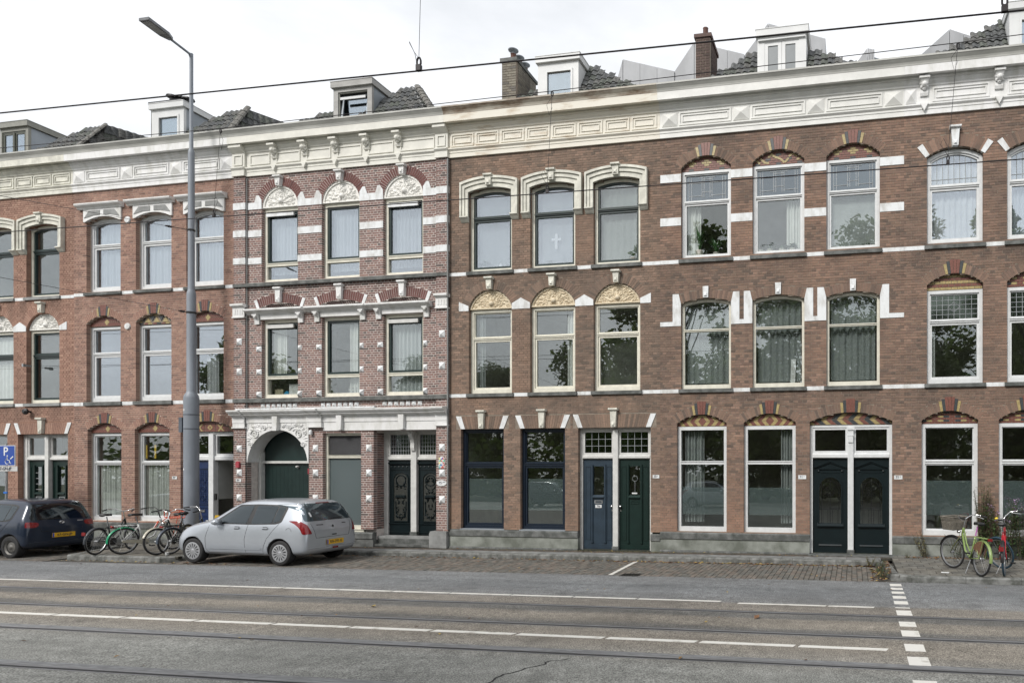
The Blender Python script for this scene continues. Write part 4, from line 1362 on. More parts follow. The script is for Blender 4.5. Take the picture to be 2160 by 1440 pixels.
# blue steel lattice door on the left half
a, c, zb_, zt_ = s2[0]
y = D + 0.22
dd = MB().box(a, c, y, y + 0.05, zb_, zt_).build('door', BLUED, h)
b = MB()
for k in range(9):
    b.tube([(a + 0.06 + k * (c - a - 0.12) / 8, y - 0.012, 1.25), (a + 0.06 + k * (c - a - 0.12) / 8, y - 0.012, 2.2)], 0.006, 4)
for k in range(15):
    b.tube([(a + 0.06, y - 0.014, 1.25 + k * 0.068), (c - 0.06, y - 0.014, 1.25 + k * 0.068)], 0.006, 4)
for sx in (-1, 1):
    for q in range(3):
        b.tube([((a + c) / 2 + sx * (0.1 + 0.07 * math.cos(t * 0.6)), y - 0.024, 1.4 + q * 0.25 + 0.07 * math.sin(t * 0.6)) for t in range(11)], 0.008, 4)
b.build('door_lattice', BLUED, dd)
MB().ring(outline(a + 0.03, c - 0.03, 1.2, 2.28), outline(a + 0.06, c - 0.06, 1.23, 2.25), y - 0.03, y).build('lattice_frame', BLUED, dd)
MB().box((a + c) / 2 - 0.13, (a + c) / 2 + 0.13, y - 0.02, y, 0.98, 1.04).build('letter_slot', STEEL, dd)
MB().box(a + 0.05, c - 0.05, y - 0.02, y, 0.85, 0.9).box(a + 0.05, c - 0.05, y - 0.02, y, 1.1, 1.13).build('door_moulding', BLUED, dd)
# open porch on the right half: tiled wainscot and plaster
a, c, zb_, zt_ = s2[1]
POR = mat('porch_plaster', (0.42, 0.43, 0.42), 0.8, var=0.08, scale=2)
GTL = mat('green_porch_tile', (0.16, 0.17, 0.12), 0.45, var=0.2, scale=6)
MB().box(a, c, D + 1.3, D + 1.36, 1.36, zt_).box(a - 0.04, a, D + 0.28, D + 1.3, 1.36, zt_).box(c, c + 0.04, D + 0.28, D + 1.3, zb_, zt_).box(a, c, D + 0.28, D + 1.36, zt_ + 0.002, zt_ + 0.06).build('porch_wall', POR, h)
MB().box(a, c, D + 1.285, D + 1.36, 1.27, 1.358).build('porch_tile_border', BLACK, h)
for r_ in range(4):
    for q in range(3):
        zz = 0.16 + r_ * 0.28
        xx = a + (c - a) * q / 3
        MB().box(xx + 0.004, xx + (c - a) / 3 - 0.004, D + 1.285, D + 1.36, zz + 0.004, zz + 0.272).build('porch_tile', GTL, h)
MB().box(a - 0.04, c + 0.04, D + 0.28, D + 1.36, zb_ - 0.1, zb_).build('porch_floor', STONE, h)
MB().box(a - 0.006, a + 0.06, D + 0.135, D + 0.175, 1.34, 1.52).build('intercom', BLACK, h)
number_plate(h, -19.47, 1.985, '79', 0.17, 0.085, sup='B')
# white round vents
for (xx, zz) in ((-21.13, 9.60), (-21.13, 6.45)):
    b = MB(); b.lathe([(0.10, 0), (0.10, -0.02), (0.085, -0.04), (0.0, -0.045)], (xx, D - 0.006, zz), 'y', 20)
    b.build('round_vent', WHITEB, h)

# ---- house 3: ornate
h = HS[3]; cols = COLS[3]; x0, x1 = BOUND[3]
P3 = [(-17.39, -17.0), (-11.0, -10.65)]
ops, cuts = [], []
for (a, c) in cols:
    hw = (c - a) / 2
    ops += [opening(a, c, ZB3 + 0.02, 9.63 + hw, hw * 0.999), opening(a, c, ZB2, 6.46)]
    ops.append(opening(a - 0.07, c + 0.07, 6.70, 6.92, 0.12))
    cuts += [ring_cut(a, c, 9.63, hw * 0.999, 0.235), ring_cut(a - 0.07, c + 0.07, 6.80, 0.12, 0.26), opening(a - 0.07, c + 0.07, 6.46, 6.92, 0.12)]
AW, WN, DR = (-16.99, -14.98), (-14.53, -13.33), (-12.94, -11.02)
ops += [opening(AW[0], AW[1], -0.2, 3.34), opening(WN[0], WN[1], 0.52, 3.24), opening(DR[0], DR[1], -0.2, 3.31)]
brickwork(h, x0, x1, 0.58, 10.56, D, ops, cuts, MORT_P, B3, PAL_3, joint=0.018, seed=31, reveal=0.12)
for q, (a, c) in enumerate(P3):
    brickwork(h, a, c, 0.58, 10.56, D - 0.06, [], [], MORT_P, B3, PAL_3, joint=0.0165, thick=0.066, reveal=0.05, n_ind=0, name='brick_pilaster', seed=33 + q)
for i, (a, c) in enumerate(cols):
    hw = (c - a) / 2
    for (zb_, zt_, zr, nm) in ((ZB3 + 0.02, 9.625, 8.03, 3), (ZB2, 6.458, 4.83, 2)):
        window(h, a, c, zb_, zt_, 0, CREAM, 0.085, 0.10, 0.09, zr, 0.085, CREAM, (0.06, DKGREEN), None, (GLASSB, GLASSB) if nm == 3 else (GLASS, GLASS))
    if i != 1:
        MB().box(a + 0.09, c - 0.2, D + 0.045, D + 0.088, 9.39, 9.49).build('ventilation_strip', WHITEB, h)
        MB().box(a + 0.09, c - 0.2, D + 0.045, D + 0.088, 6.22, 6.32).build('ventilation_strip', OFFW, h)
    lunette(h, a + 0.003, c - 0.003, 9.628, hw * 0.997, 0.05, RELIEFW, 21 + i)
    arch(h, a, c, 9.63, hw * 0.999, 0.23, MORT_P, B3, PAL_V3, seed=14, skip=0.07, joint=0.012)
    keystone(h, (a + c) / 2, 9.63 + hw - 0.02, 10.54 if False else 10.48, 0.12, 0.17, WHITE, 0.1)
    # window cap on consoles
    b = MB()
    b.extr([(D + 0.02, 6.60), (D - 0.06, 6.60), (D - 0.10, 6.64), (D - 0.19, 6.67), (D - 0.21, 6.69), (D - 0.21, 6.735), (D + 0.02, 6.76)], a - 0.42, c + 0.28)
    cp = b.build('window_cap', WHITE, h)
    MB().box(a - 0.02, c + 0.02, D - 0.045, D + 0.02, 6.462, 6.598).build('cap_frieze', WHITE, cp)
    for xx in (a - 0.12, c + 0.12):
        b = MB()
        b.extr([(D + 0.02, 6.33), (D - 0.05, 6.33), (D - 0.06, 6.45), (D - 0.1, 6.52), (D - 0.15, 6.56), (D - 0.15, 6.598), (D + 0.02, 6.598)], xx - 0.075, xx + 0.075)
        b.lathe([(0.045, 0), (0.045, -0.02), (0.02, -0.03), (0, -0.03)], (xx, D - 0.12, 6.545), 'y', 10)
        b.build('cap_console', WHITE, cp)
    # herringbone tympanum, brick segment, springers, keystone
    t = MB().prism(outline(a - 0.07, c + 0.07, 6.765, 6.92, 0.12, 12), D + 0.03, D + 0.05).build('tympanum', MORT_P, h)
    xc = (a + c) / 2
    for sx in (-1, 1):
        for q in range(10):
            u = xc + sx * (0.02 + q * 0.068)
            p = [(u, 6.766), (u + sx * 0.052, 6.766), (u + sx * 0.052 - sx * 0.11, 6.93), (u - sx * 0.11, 6.93)]
            p = p if area(p) > 0 else p[::-1]
            p = clip_poly(p, outline(a - 0.06, c + 0.06, 6.766, 6.915, 0.12, 12))
            half = [(xc + 0.004, 6), (c + 1, 6), (c + 1, 8), (xc + 0.004, 8)] if sx > 0 else [(a - 1, 6), (xc - 0.004, 6), (xc - 0.004, 8), (a - 1, 8)]
            p = clip_poly(p, half)
            if len(p) > 2: MB().prism(p, D + 0.02, D + 0.035, (0.05, 0.035, 0.032)).build('brick', B3, t)
    arch(h, a - 0.07, c + 0.07, 6.80, 0.12, 0.25, MORT_P, B3, PAL_V3, seed=15, skip=0.06, joint=0.012)
    keystone(h, xc, 6.93, 7.34, 0.13, 0.17, WHITE, 0.09)
    r_ = arc_geo(c - a + 0.14, 0.12); zc_ = 6.92 - r_; th = math.atan2((c - a) / 2 + 0.07, 6.80 - zc_)
    for sx in (-1, 1):
        t0, t1 = sx * th, sx * (th + 0.045)
        p = [(xc + r_ * math.sin(t0), zc_ + r_ * math.cos(t0)), (xc + r_ * math.sin(t1), zc_ + r_ * math.cos(t1)), (xc + (r_ + 0.26) * math.sin(t1), zc_ + (r_ + 0.26) * math.cos(t1)), (xc + (r_ + 0.26) * math.sin(t0), zc_ + (r_ + 0.26) * math.cos(t0))]
        MB().prism(p, D - 0.02, D + 0.02).build('painted_springer', WHITEB, h)
    # white studs along the jambs
    for zz in (5.63, 4.98):
        stud('s', h, a - 0.175, a - 0.005, zz - 0.075, zz + 0.075, D, WHITEB)
        stud('s', h, c + 0.005, c + 0.125, zz - 0.075, zz + 0.075, D, WHITEB)
    for (xa, xb) in ((a - 0.17, a - 0.004), (c + 0.004, c + 0.13)):
        stud('s', h, xa, xb, 4.26, 4.42, D, WHITEB, 0.09)
    # row of seven pyramid teeth
    for q in range(7):
        xa = a - 0.02 + (c - a + 0.04) * (q + 0.0) / 7
        stud('s', h, xa, xa + 0.125, 3.965, 4.085, D, WHITEB, 0.045)
# bands
segs = [(x0 + 0.391, cols[0][0])] + [(cols[i][1], cols[i + 1][0]) for i in (0, 1)] + [(cols[2][1], x1 - 0.351)]
for (za, zb_) in ((9.60, 9.79), (8.82, 9.01), (8.05, 8.23)):
    band(h, [(a + 0.002, c - 0.002) for a, c in segs], za, zb_, proud=0.02)
    for (a, c) in P3: MB().box(a - 0.008, c + 0.006, D - 0.078, D + 0.01, za, zb_).build('painted_band', WHITEB, h)
for i, (a, c) in enumerate(segs):
    if i > 0: MB().prism([(a + 0.002, 9.792), (a + 0.24, 9.792), (a + 0.17, 9.99), (a + 0.1, 9.99), (a + 0.002, 9.86)], D - 0.02, D + 0.02).build('impost', WHITEB, h)
    if i < 3: MB().prism([(c - 0.24, 9.792), (c - 0.002, 9.792), (c - 0.002, 9.86), (c - 0.1, 9.99), (c - 0.17, 9.99)], D - 0.02, D + 0.02).build('impost', WHITEB, h)
for (za, zb_) in ((7.385, 7.505), (4.11, 4.245)):
    xs = [x0 - 0.0, -15.2, -13.15, -11.2, x1]
    for q in range(4):
        MB().extr([(D - 0.10, za + 0.01), (D - 0.10, zb_ - 0.02), (D + 0.1, zb_), (D + 0.1, za + 0.01)], xs[q] + 0.002, xs[q + 1] - 0.002).build('string_course_stone', STONE, h)
for (a, c) in P3:
    b = MB(); b.box(a - 0.0, c, D - 0.10, D, 6.56, 6.82); b.extr([(D, 6.823), (D - 0.11, 6.823), (D - 0.17, 6.86), (D - 0.17, 6.91), (D, 6.92)], a - 0.02, c + 0.02); b.box(a - 0.01, c + 0.01, D - 0.12, D, 6.525, 6.558)
    for k in range(4): b.box(a + 0.06 + k * 0.08, a + 0.1 + k * 0.08, D - 0.11, D - 0.1, 6.62, 6.76)
    b.build('pilaster_capital', WHITE, h)
    xm = (a + c) / 2
    for zz in (5.85, 5.0, 2.81, 2.13, 1.42): stud('s', h, xm - 0.085, xm + 0.085, zz - 0.095, zz + 0.095, D - 0.06, WHITEB, 0.06)
for xm in (-14.76, -13.08):
    for zz in (2.81, 2.13, 1.42): stud('s', h, xm - 0.085, xm + 0.085, zz - 0.095, zz + 0.095, D, WHITEB, 0.06)
MB().tube([(x1 + 0.005, D - 0.09, 0.62), (x1 + 0.005, D - 0.09, 10.5)], 0.022, 8).build('drainpipe', STONEL, h)
MB().tube([(x0 + 0.42, D - 0.04, 3.95), (x0 + 0.42, D - 0.04, 10.5)], 0.012, 6).build('wall_cable', STONEL, h)
# entablature above the ground floor
b = MB()
pr = [(D + 0.15, 3.54), (D - 0.05, 3.54), (D - 0.05, 3.70), (D - 0.08, 3.705), (D - 0.10, 3.73), (D - 0.17, 3.755), (D - 0.17, 3.79), (D - 0.22, 3.81), (D - 0.25, 3.85), (D - 0.25, 3.885), (D + 0.05, 3.91)]
b.extr(pr, -16.999, -14.97); b.extr(pr, -14.501, -11.001)
en = b.build('entablature', WHITE, h)
for (a, c) in ((-17.39, -17.0), (-14.969, -14.502), (-11.0, -10.66)):
    b = MB()
    b.extr([(p[0] - (0.06 if p[0] < D else 0), p[1] + (0.002 if k_ > 3 else -0.004)) for k_, p in enumerate(pr)], a, c)
    b.box(a, c, D - 0.10, D + 0.01, 3.43, 3.533); b.box(a - 0.015, c + 0.015, D - 0.12, D + 0.01, 3.39, 3.428)
    b.build('entablature_block', WHITE, h)
MB().extr([(D + 0.05, 3.30), (D - 0.035, 3.30), (D - 0.035, 3.536), (D + 0.05, 3.536)], -14.5, -11.01).build('lintel', WHITE, h)
MB().box(-17.3, -12.85, D - 0.1, D + 0.01, 3.913, 3.95).build('capping_strip', WHITEB, h)
for xm in (-15.98, -13.93, -12.02):
    MB().prism([(xm - 0.065, 3.31), (xm + 0.065, 3.31), (xm + 0.085, 3.72), (xm - 0.085, 3.72)], D - 0.13, D - 0.03).build('keystone', WHITE, h)
# arched gateway
AC, AH, AS, AR = (AW[0] + AW[1]) / 2, (AW[1] - AW[0]) / 2 - 0.02, 2.43, 0.91
r_ = arc_geo(2 * AH, AR); zc_ = AS + AR - r_; th = math.atan2(AH, AS - zc_)
n = 28
pts = [(AC + r_ * math.sin(-th + 2 * th * q / n), zc_ + r_ * math.cos(-th + 2 * th * q / n)) for q in range(n + 1)]
b = MB()
for q in range(n):
    p, s_ = pts[q], pts[q + 1]
    b.prism([p, s_, (s_[0], 3.538), (p[0], 3.538)], D - 0.03, D + 0.42)
b.box(AW[0] - 0.01, pts[0][0], D - 0.03, D + 0.42, AS, 3.538); b.box(pts[-1][0], AW[1] + 0.01, D - 0.03, D + 0.42, AS, 3.538)
ga = b.build('gateway_arch', WHITE, h)
ins = lambda px, pz: (px - AC) ** 2 + (pz - zc_) ** 2 > (r_ + 0.12) ** 2 and pz < 3.50 and abs(px - AC) < AH - 0.02 and abs(px - AC) > 0.2
relief(h, ins, (AW[0], AW[1], 2.6, 3.5), D - 0.03, WHITE, 60, 0.06, 5, ga)
b = MB()
for sx in (-1, 1):
    for (dx, zz, rr_) in ((0.72, 3.22, 0.15), (0.42, 3.40, 0.08), (0.86, 2.92, 0.08)):
        b.tube([(AC + sx * (dx + rr_ * (1 - t * 0.05) * math.cos(t * 0.6)), D - 0.045, zz + rr_ * (1 - t * 0.05) * math.sin(t * 0.6)) for t in range(16)], 0.016, 5)
b.build('scroll_ornament', WHITE, ga)
for (a, c) in ((AW[0] - 0.01, AW[0] + 0.002), (AW[1] - 0.002, AW[1] + 0.01)):
    pass
zg = gz(-16) + KERB
MB().box(AW[0] + 0.02, AW[0] + 0.11, D + 0.33, D + 0.46, zg, AS + 0.3).box(AW[1] - 0.08, AW[1], D + 0.33, D + 0.46, zg, AS + 0.3).box(AW[0] + 0.11, AW[1] - 0.08, D + 0.38, D + 0.47, 2.40, 2.47).build('gate_frame', OFFW, h)
gd = MB().box(AW[0] + 0.11, AW[1] - 0.08, D + 0.47, D + 0.5, 2.47, 3.5).build('gate_tympanum_board', DKGREEN, h)
nb = 14
for q in range(nb):
    a = AW[0] + 0.11 + (AW[1] - AW[0] - 0.19) * q / nb
    c = AW[0] + 0.11 + (AW[1] - AW[0] - 0.19) * (q + 1) / nb
    MB().box(a + 0.002, c - 0.002, D + 0.46, D + 0.5, zg + 0.02, 2.398).build('gate_plank', DKGREEN, h)
b = MB(); b.lathe([(0.03, 0), (0.035, -0.04), (0.02, -0.09), (0, -0.1)], (-15.75, D + 0.46, 2.3), 'y', 10); b.build('gate_lamp', WHITE, h)
b = MB(); b.lathe([(0.05, 0.0), (0.05, 0.08), (0.03, 0.12), (0, 0.13)], (-14.87, D - 0.06, 3.20), 'z', 10); b.build('motion_sensor', WHITEB, h)
RED = mat('red_alarm_plastic', (0.42, 0.06, 0.08), 0.45, var=0.08)
MB().box(-17.27, -17.16, D - 0.12, D - 0.06, 2.28, 2.42).prism([(-17.27, 2.42), (-17.16, 2.42), (-17.19, 2.46), (-17.24, 2.46)], D - 0.11, D - 0.06).build('alarm_box', RED, h)
MB().box(-15.0, -14.975, D - 0.02, D + 0.1, 2.1, 2.25).build('alarm_box', RED, h)
number_plate(h, -17.215, 1.915, '79', 0.17, 0.085, D - 0.068, sup='B')
# shop window with louvre
window(h, WN[0], WN[1], 0.50, 3.235, 0, CREAM, 0.07, 0.18, 0.10, 2.58, 0.075, CREAM, None, None, (GLASSD, FROST))
y = D + 0.15
b = MB()
for q in range(20):
    zz = 2.64 + q * 0.0262
    MB().extr([(y, zz), (y - 0.012, zz), (y + 0.004, zz + 0.024), (y + 0.006, zz + 0.024)], WN[0] + 0.072, WN[1] - 0.072).build('louvre_slat', mat_cache('louvre_dark', lambda: mat('louvre_dark', (0.035, 0.035, 0.04), 0.45)), h)
MB().box(WN[0] - 0.02, WN[1] + 0.02, D + 0.08, D + 0.13, 0.56, 0.60).build('window_sill', CREAM, h)
LBX = film_mat('white_board_behind_glass', (0.75, 0.78, 0.75), 0.9)
lb = MB().box(-14.3, -13.75, D + 0.30, D + 0.34, 1.45, 2.18).build('notice_board', WHITEB)
tag(lb, 'pale board standing behind the frosted ground floor window right of the gateway', 'board')
# recessed entrance with two carved doors
yr = D + 0.40
MB().box(DR[0] - 0.34, DR[0], D + 0.121, yr + 0.15, 0.3, 3.31).build('reveal_wall', MORT_P, h)
rg = [(DR[0], 0), (DR[1], 1)]
for xx, sd in rg:
    for q in range(int((3.3 - 0.62) / COURSE)):
        zz = 0.62 + q * COURSE
        for t_ in range(2 if q % 2 else 1):
            pass
b = MB()
rr = random.Random(9)
Vs = []
for xx, sd in rg:
    for q in range(int((3.29 - 0.58) / COURSE)):
        zz = 0.58 + q * COURSE
        st = [0.125, 0.25, 0.4] if q % 2 else [0.125, 0.32, 0.4]
        for a_, c_ in zip(st[:-1], st[1:]):
            xa, xb = (xx, xx + 0.006) if sd == 0 else (xx - 0.006, xx)
            b.box(xa, xb, D + a_ + 0.006, D + c_ - 0.006, zz + 0.006, zz + COURSE - 0.006, tuple(rr.choice(PAL_3)[0]))
bw_ = b.build('brickwork', B3, h); bw_['kind'] = 'stuff'
MB().box(DR[1], DR[1] + 0.34, D + 0.121, yr + 0.15, 0.3, 3.31).build('reveal_wall', MORT_P, h)
MB().box(DR[0], DR[1], D + 0.05, yr, 3.302, 3.34).build('recess_ceiling', WHITE, h)
z3 = 0.40
f3, s3 = door_frame(h, DR[0], DR[1], z3, 3.30, yr, OFFW, 2.48, 2.58, jw=0.13, mw=0.17, lead='grid', gm=LEADG)
leaf_carved(h, *s3[0], yr + 0.05, BLKG, 1); leaf_carved(h, *s3[1], yr + 0.05, BLKG, 2)
console(h, (DR[0] + DR[1]) / 2, 3.29, OFFW, 0.12, 0.55, yr - 0.05, False)
MB().box(DR[0], DR[1], D + 0.14, yr + 0.15, z3 - 0.07, z3).build('threshold', STONEL, h)
MB().box(DR[0], DR[1], D + 0.02, D + 0.139, gz(-12) + KERB, gz(-12) + KERB + 0.06).build('door_step', STONE, h)
MB().box(DR[0], DR[1], D + 0.14, yr + 0.15, gz(-12) + KERB - 0.1, z3 - 0.072).build('door_step', STONE, h)
for (a, c, zt_) in ((-11.17, -10.66, 0.575), (-17.44, -17.0, 0.575)):
    g0 = gz(a) + KERB
    MB().prism([(a, g0), (c, g0), (c, zt_), (a + 0.03, zt_), (a, zt_ - 0.08)], D - 0.13, D + 0.3).build('corner_block', STONEL, h)
plinth(h, [(-14.98, -12.945)], 0.50, 0.1, STONE)
number_plate(h, -10.835, 1.865, '75', 0.30, 0.155, D - 0.068, oval=True, sup='A-F')
# bright tiled gable plaque
pl = MB().prism([(-10.92, 2.26), (-10.74, 2.26), (-10.74, 2.50), (-10.79, 2.57), (-10.87, 2.57), (-10.92, 2.50)], D - 0.075, D - 0.06).build('mosaic_plaque', WHITEB, h)
rr = random.Random(3)
PC = [mat('mosaic_' + n_, c_, 0.4, var=0.04) for n_, c_ in (('green', (0.10, 0.50, 0.25)), ('teal', (0.12, 0.5, 0.5)), ('blue', (0.05, 0.10, 0.45)), ('yellow', (0.75, 0.68, 0.25)), ('red', (0.6, 0.12, 0.10)), ('pale', (0.6, 0.7, 0.75)))]
for r0 in range(5):
    for q in range(3):
        xa, za = -10.915 + q * 0.057, 2.265 + r0 * 0.058
        MB().prism([(xa, za), (xa + 0.055, za), (xa + (0.055 if (q + r0) % 2 else 0.0), za + 0.055)], D - 0.079, D - 0.075).build('mosaic_piece', PC[rr.randrange(6)], pl)

# ---- houses 5 and 6
h = HS[5]; cols = COLS[5]; x0, x1 = BOUND[5]
G5 = [(-4.36, -3.09), (-2.66, -1.38)]; D5 = (-1.04, 0.91)
z5 = gz(0) + KERB + 0.01
ops, cuts = [], []
for (a, c) in cols:
    ops += [opening(a, c, ZB3, 10.04, 0.27), opening(a, c, ZB2, 6.49, 0.10)]
    cuts += [ring_cut(a, c, 9.77, 0.27, 0.215), ring_cut(a, c, 6.39, 0.10, 0.215)]
for (a, c) in G5:
    ops.append(opening(a, c, 0.67, 3.60, 0.22)); cuts.append(ring_cut(a, c, 3.38, 0.22, 0.215))
ops.append(opening(D5[0], D5[1], z5 - 0.2, 3.60, 0.22)); cuts.append(ring_cut(D5[0], D5[1], 3.38, 0.22, 0.215))
brickwork(h, x0, x1, 0.62, 10.56, D, ops, cuts, MORT_D, B5, PAL_5, seed=51)
WT = ['plus', 'scatter', 'plus']
for i, (a, c) in enumerate(cols):
    window(h, a, c, ZB3, 9.70, 0, WFRAME, 0.065, 0.075, 0.09, 8.92, 0.05, None, (0.03, WFRAME), (0.045, WFRAME), (LEADG, (GLASSD, GLASS, GLASS)[i]), 'deco')
    tympanum(h, a + 0.003, c - 0.003, 9.703, 10.037, 0.27, WT[i], 0.09)
    arch(h, a, c, 9.77, 0.27, 0.21, MORT_D, B5, PAL_5, key=True, seed=16)
    sill(h, a, c, ZB3)
    window(h, a, c, ZB2, 6.487, 0.10, CREAM, 0.065, 0.10, 0.09, 5.71, 0.055, None, None, None, (GLASS, GLASS))
    arch(h, a, c, 6.39, 0.10, 0.21, MORT_D, B5, PAL_5, seed=17, skip=0.05)
    keystone(h, (a + c) / 2, 6.50, 6.78, 0.13, 0.145, WHITEB, 0.05, cap=False)
    sill(h, a, c, ZB2)
for (za, zb_) in ((9.43, 9.63), (8.34, 8.54)):
    band(h, [(a + 0.002, c - 0.002) for a, c in [(x0, cols[0][0]), (cols[0][1], cols[1][0]), (cols[1][1], cols[2][0]), (cols[2][1], x1)]], za, zb_, proud=0.016)
for i, (a, c) in enumerate(cols):
    lo = x0 if i == 0 else (cols[i - 1][1] + a) / 2
    hi = x1 if i == 2 else (cols[i + 1][0] + c) / 2
    MB().prism([(a - 0.215, 5.82), (a - 0.003, 5.82), (a - 0.003, 6.37), (a - 0.06, 6.62), (a - 0.215, 6.62)], D - 0.018, D + 0.02).build('painted_block', WHITEB, h)
    MB().prism([(c + 0.003, 5.82), (c + 0.215, 5.82), (c + 0.215, 6.62), (c + 0.06, 6.62), (c + 0.003, 6.37)], D - 0.018, D + 0.02).build('painted_block', WHITEB, h)
    MB().box(lo + 0.001, a - 0.216, D - 0.018, D + 0.02, 5.82, 5.93).build('painted_band', WHITEB, h)
    MB().box(c + 0.216, hi - 0.001, D - 0.018, D + 0.02, 5.82, 5.93).build('painted_band', WHITEB, h)
for i, (a, c) in enumerate(G5):
    window(h, a, c, 0.67, 3.30, 0, WFRAME, 0.085, 0.13, 0.09, 2.40, 0.085, None, None, None, (GLASSD, GLASSD), film=(1.10, 1.78))
    tympanum(h, a + 0.003, c - 0.003, 3.303, 3.597, 0.22, 'chevron', 0.09)
    arch(h, a, c, 3.38, 0.22, 0.21, MORT_D, B5, PAL_5, key=True, seed=18)
tympanum(h, D5[0] + 0.003, D5[1] - 0.003, 3.305, 3.597, 0.22, 'zigzag', 0.09)
arch(h, D5[0], D5[1], 3.38, 0.22, 0.21, MORT_D, B5, PAL_5, key=True, seed=19)
f5, s5 = door_frame(h, D5[0], D5[1], z5, 3.30, D + 0.10, WFRAME, 2.50, 2.62, capital=True, gm=GLASSD)
leaf_arched(h, *s5[0], D + 0.16, BLKG); leaf_arched(h, *s5[1], D + 0.16, BLKG)
number_plate(h, -1.22, 2.045, '71', 0.19, 0.095, sup='A')
number_plate(h, 1.045, 2.045, '71', 0.19, 0.095, sup='E')
plinth(h, [(x0, D5[0])], 0.665, 0.1)
plinth(h, [(D5[1], x1)], 0.66, 0.1)
MB().box(D5[0] - 0.02, D5[1] + 0.02, D - 0.28, D + 0.12, gz(0) + KERB - 0.02, z5 - 0.004).build('door_step', STONE, h)
band(h, between(5, cols), ZB3 - 0.105, ZB3 - 0.012); band(h, between(5, cols), ZB2 - 0.105, ZB2 - 0.012)

h = HS[6]; cols = COLS[6]; x0, x1 = BOUND[6]
G6 = [(1.58, 2.85), (3.30, 4.56)]
ops, cuts = [], []
for (a, c) in cols:
    ops += [opening(a, c, ZB3, 9.76, 0.20), opening(a, c, ZB2, 6.80, 0.25)]
    cuts += [ring_cut(a, c, 9.56, 0.20, 0.30), ring_cut(a, c, 6.55, 0.25, 0.215)]
for (a, c) in G6:
    ops.append(opening(a, c, 0.67, 3.60, 0.22)); cuts.append(ring_cut(a, c, 3.38, 0.22, 0.215))
ops.append(opening(5.0, 6.9, 0.1, 3.3))
brickwork(h, x0, x1, 0.62, 10.56, D, ops, cuts, MORT_D, B5, PAL_5, seed=61, vis_x=(1.2, 3.85))
for i, (a, c) in enumerate(cols):
    window(h, a, c, ZB3, 9.73, 0.19, WFRAME, 0.075, 0.10, 0.09, 8.86, 0.055, None, (0.04, WFRAME), (0.055, WFRAME), (GLASSB, GLASSB), 'lines')
    xc, hw = (a + c) / 2, (c - a) / 2
    arch(h, a, c, 9.56, 0.20, 0.29, MORT_D, B5, PAL_5, seed=20, skip=0.08)
    r_ = arc_geo(2 * hw, 0.20); zc_ = 9.76 - r_; th = math.atan2(hw, 9.56 - zc_)
    for sx in (-1, 1):
        t0, t1 = sx * (th - 0.065), sx * (th + 0.035)
        p = [(xc + q_ * math.sin(t), zc_ + q_ * math.cos(t)) for q_, t in ((r_, t0), (r_, t1), (r_ + 0.31, t1), (r_ + 0.31, t0))]
        MB().prism(p, D - 0.022, D + 0.06).build('painted_springer', WHITEB, h)
    keystone(h, xc, 9.74, 10.20, 0.13, 0.19, WHITEB, 0.1)
    sill(h, a, c, ZB3)
    window(h, a, c, ZB2, 6.43, 0, WFRAME, 0.075, 0.10, 0.09, 5.70, 0.06, None, (0.03, WFRAME), (0.05, WFRAME), (LEADY, GLASS), 'diamond')
    tympanum(h, a + 0.003, c - 0.003, 6.433, 6.797, 0.25, 'stripes' if i == 0 else 'checker', 0.09)
    arch(h, a, c, 6.55, 0.25, 0.21, MORT_D, B5, PAL_5, key=True, seed=22)
    sill(h, a, c, ZB2)
for i, (a, c) in enumerate(G6):
    window(h, a, c, 0.67, 3.30, 0, WFRAME, 0.085, 0.13, 0.09, 2.40, 0.08, None, (0.02, WFRAME), (0.03, WFRAME), (GLASSD, GLASSD), film=(1.15, 1.97))
    tympanum(h, a + 0.003, c - 0.003, 3.303, 3.597, 0.22, 'checker', 0.09)
    arch(h, a, c, 3.38, 0.22, 0.21, MORT_D, B5, PAL_5, key=True, seed=23)
MB().box(5.0, 6.9, D + 0.15, D + 0.2, 0.2, 3.3).build('door', BLKG, h)
plinth(h, [(x0, 4.99)], 0.66, 0.1)
band(h, between(6, cols), ZB3 - 0.105, ZB3 - 0.012); band(h, between(6, cols), ZB2 - 0.105, ZB2 - 0.012)

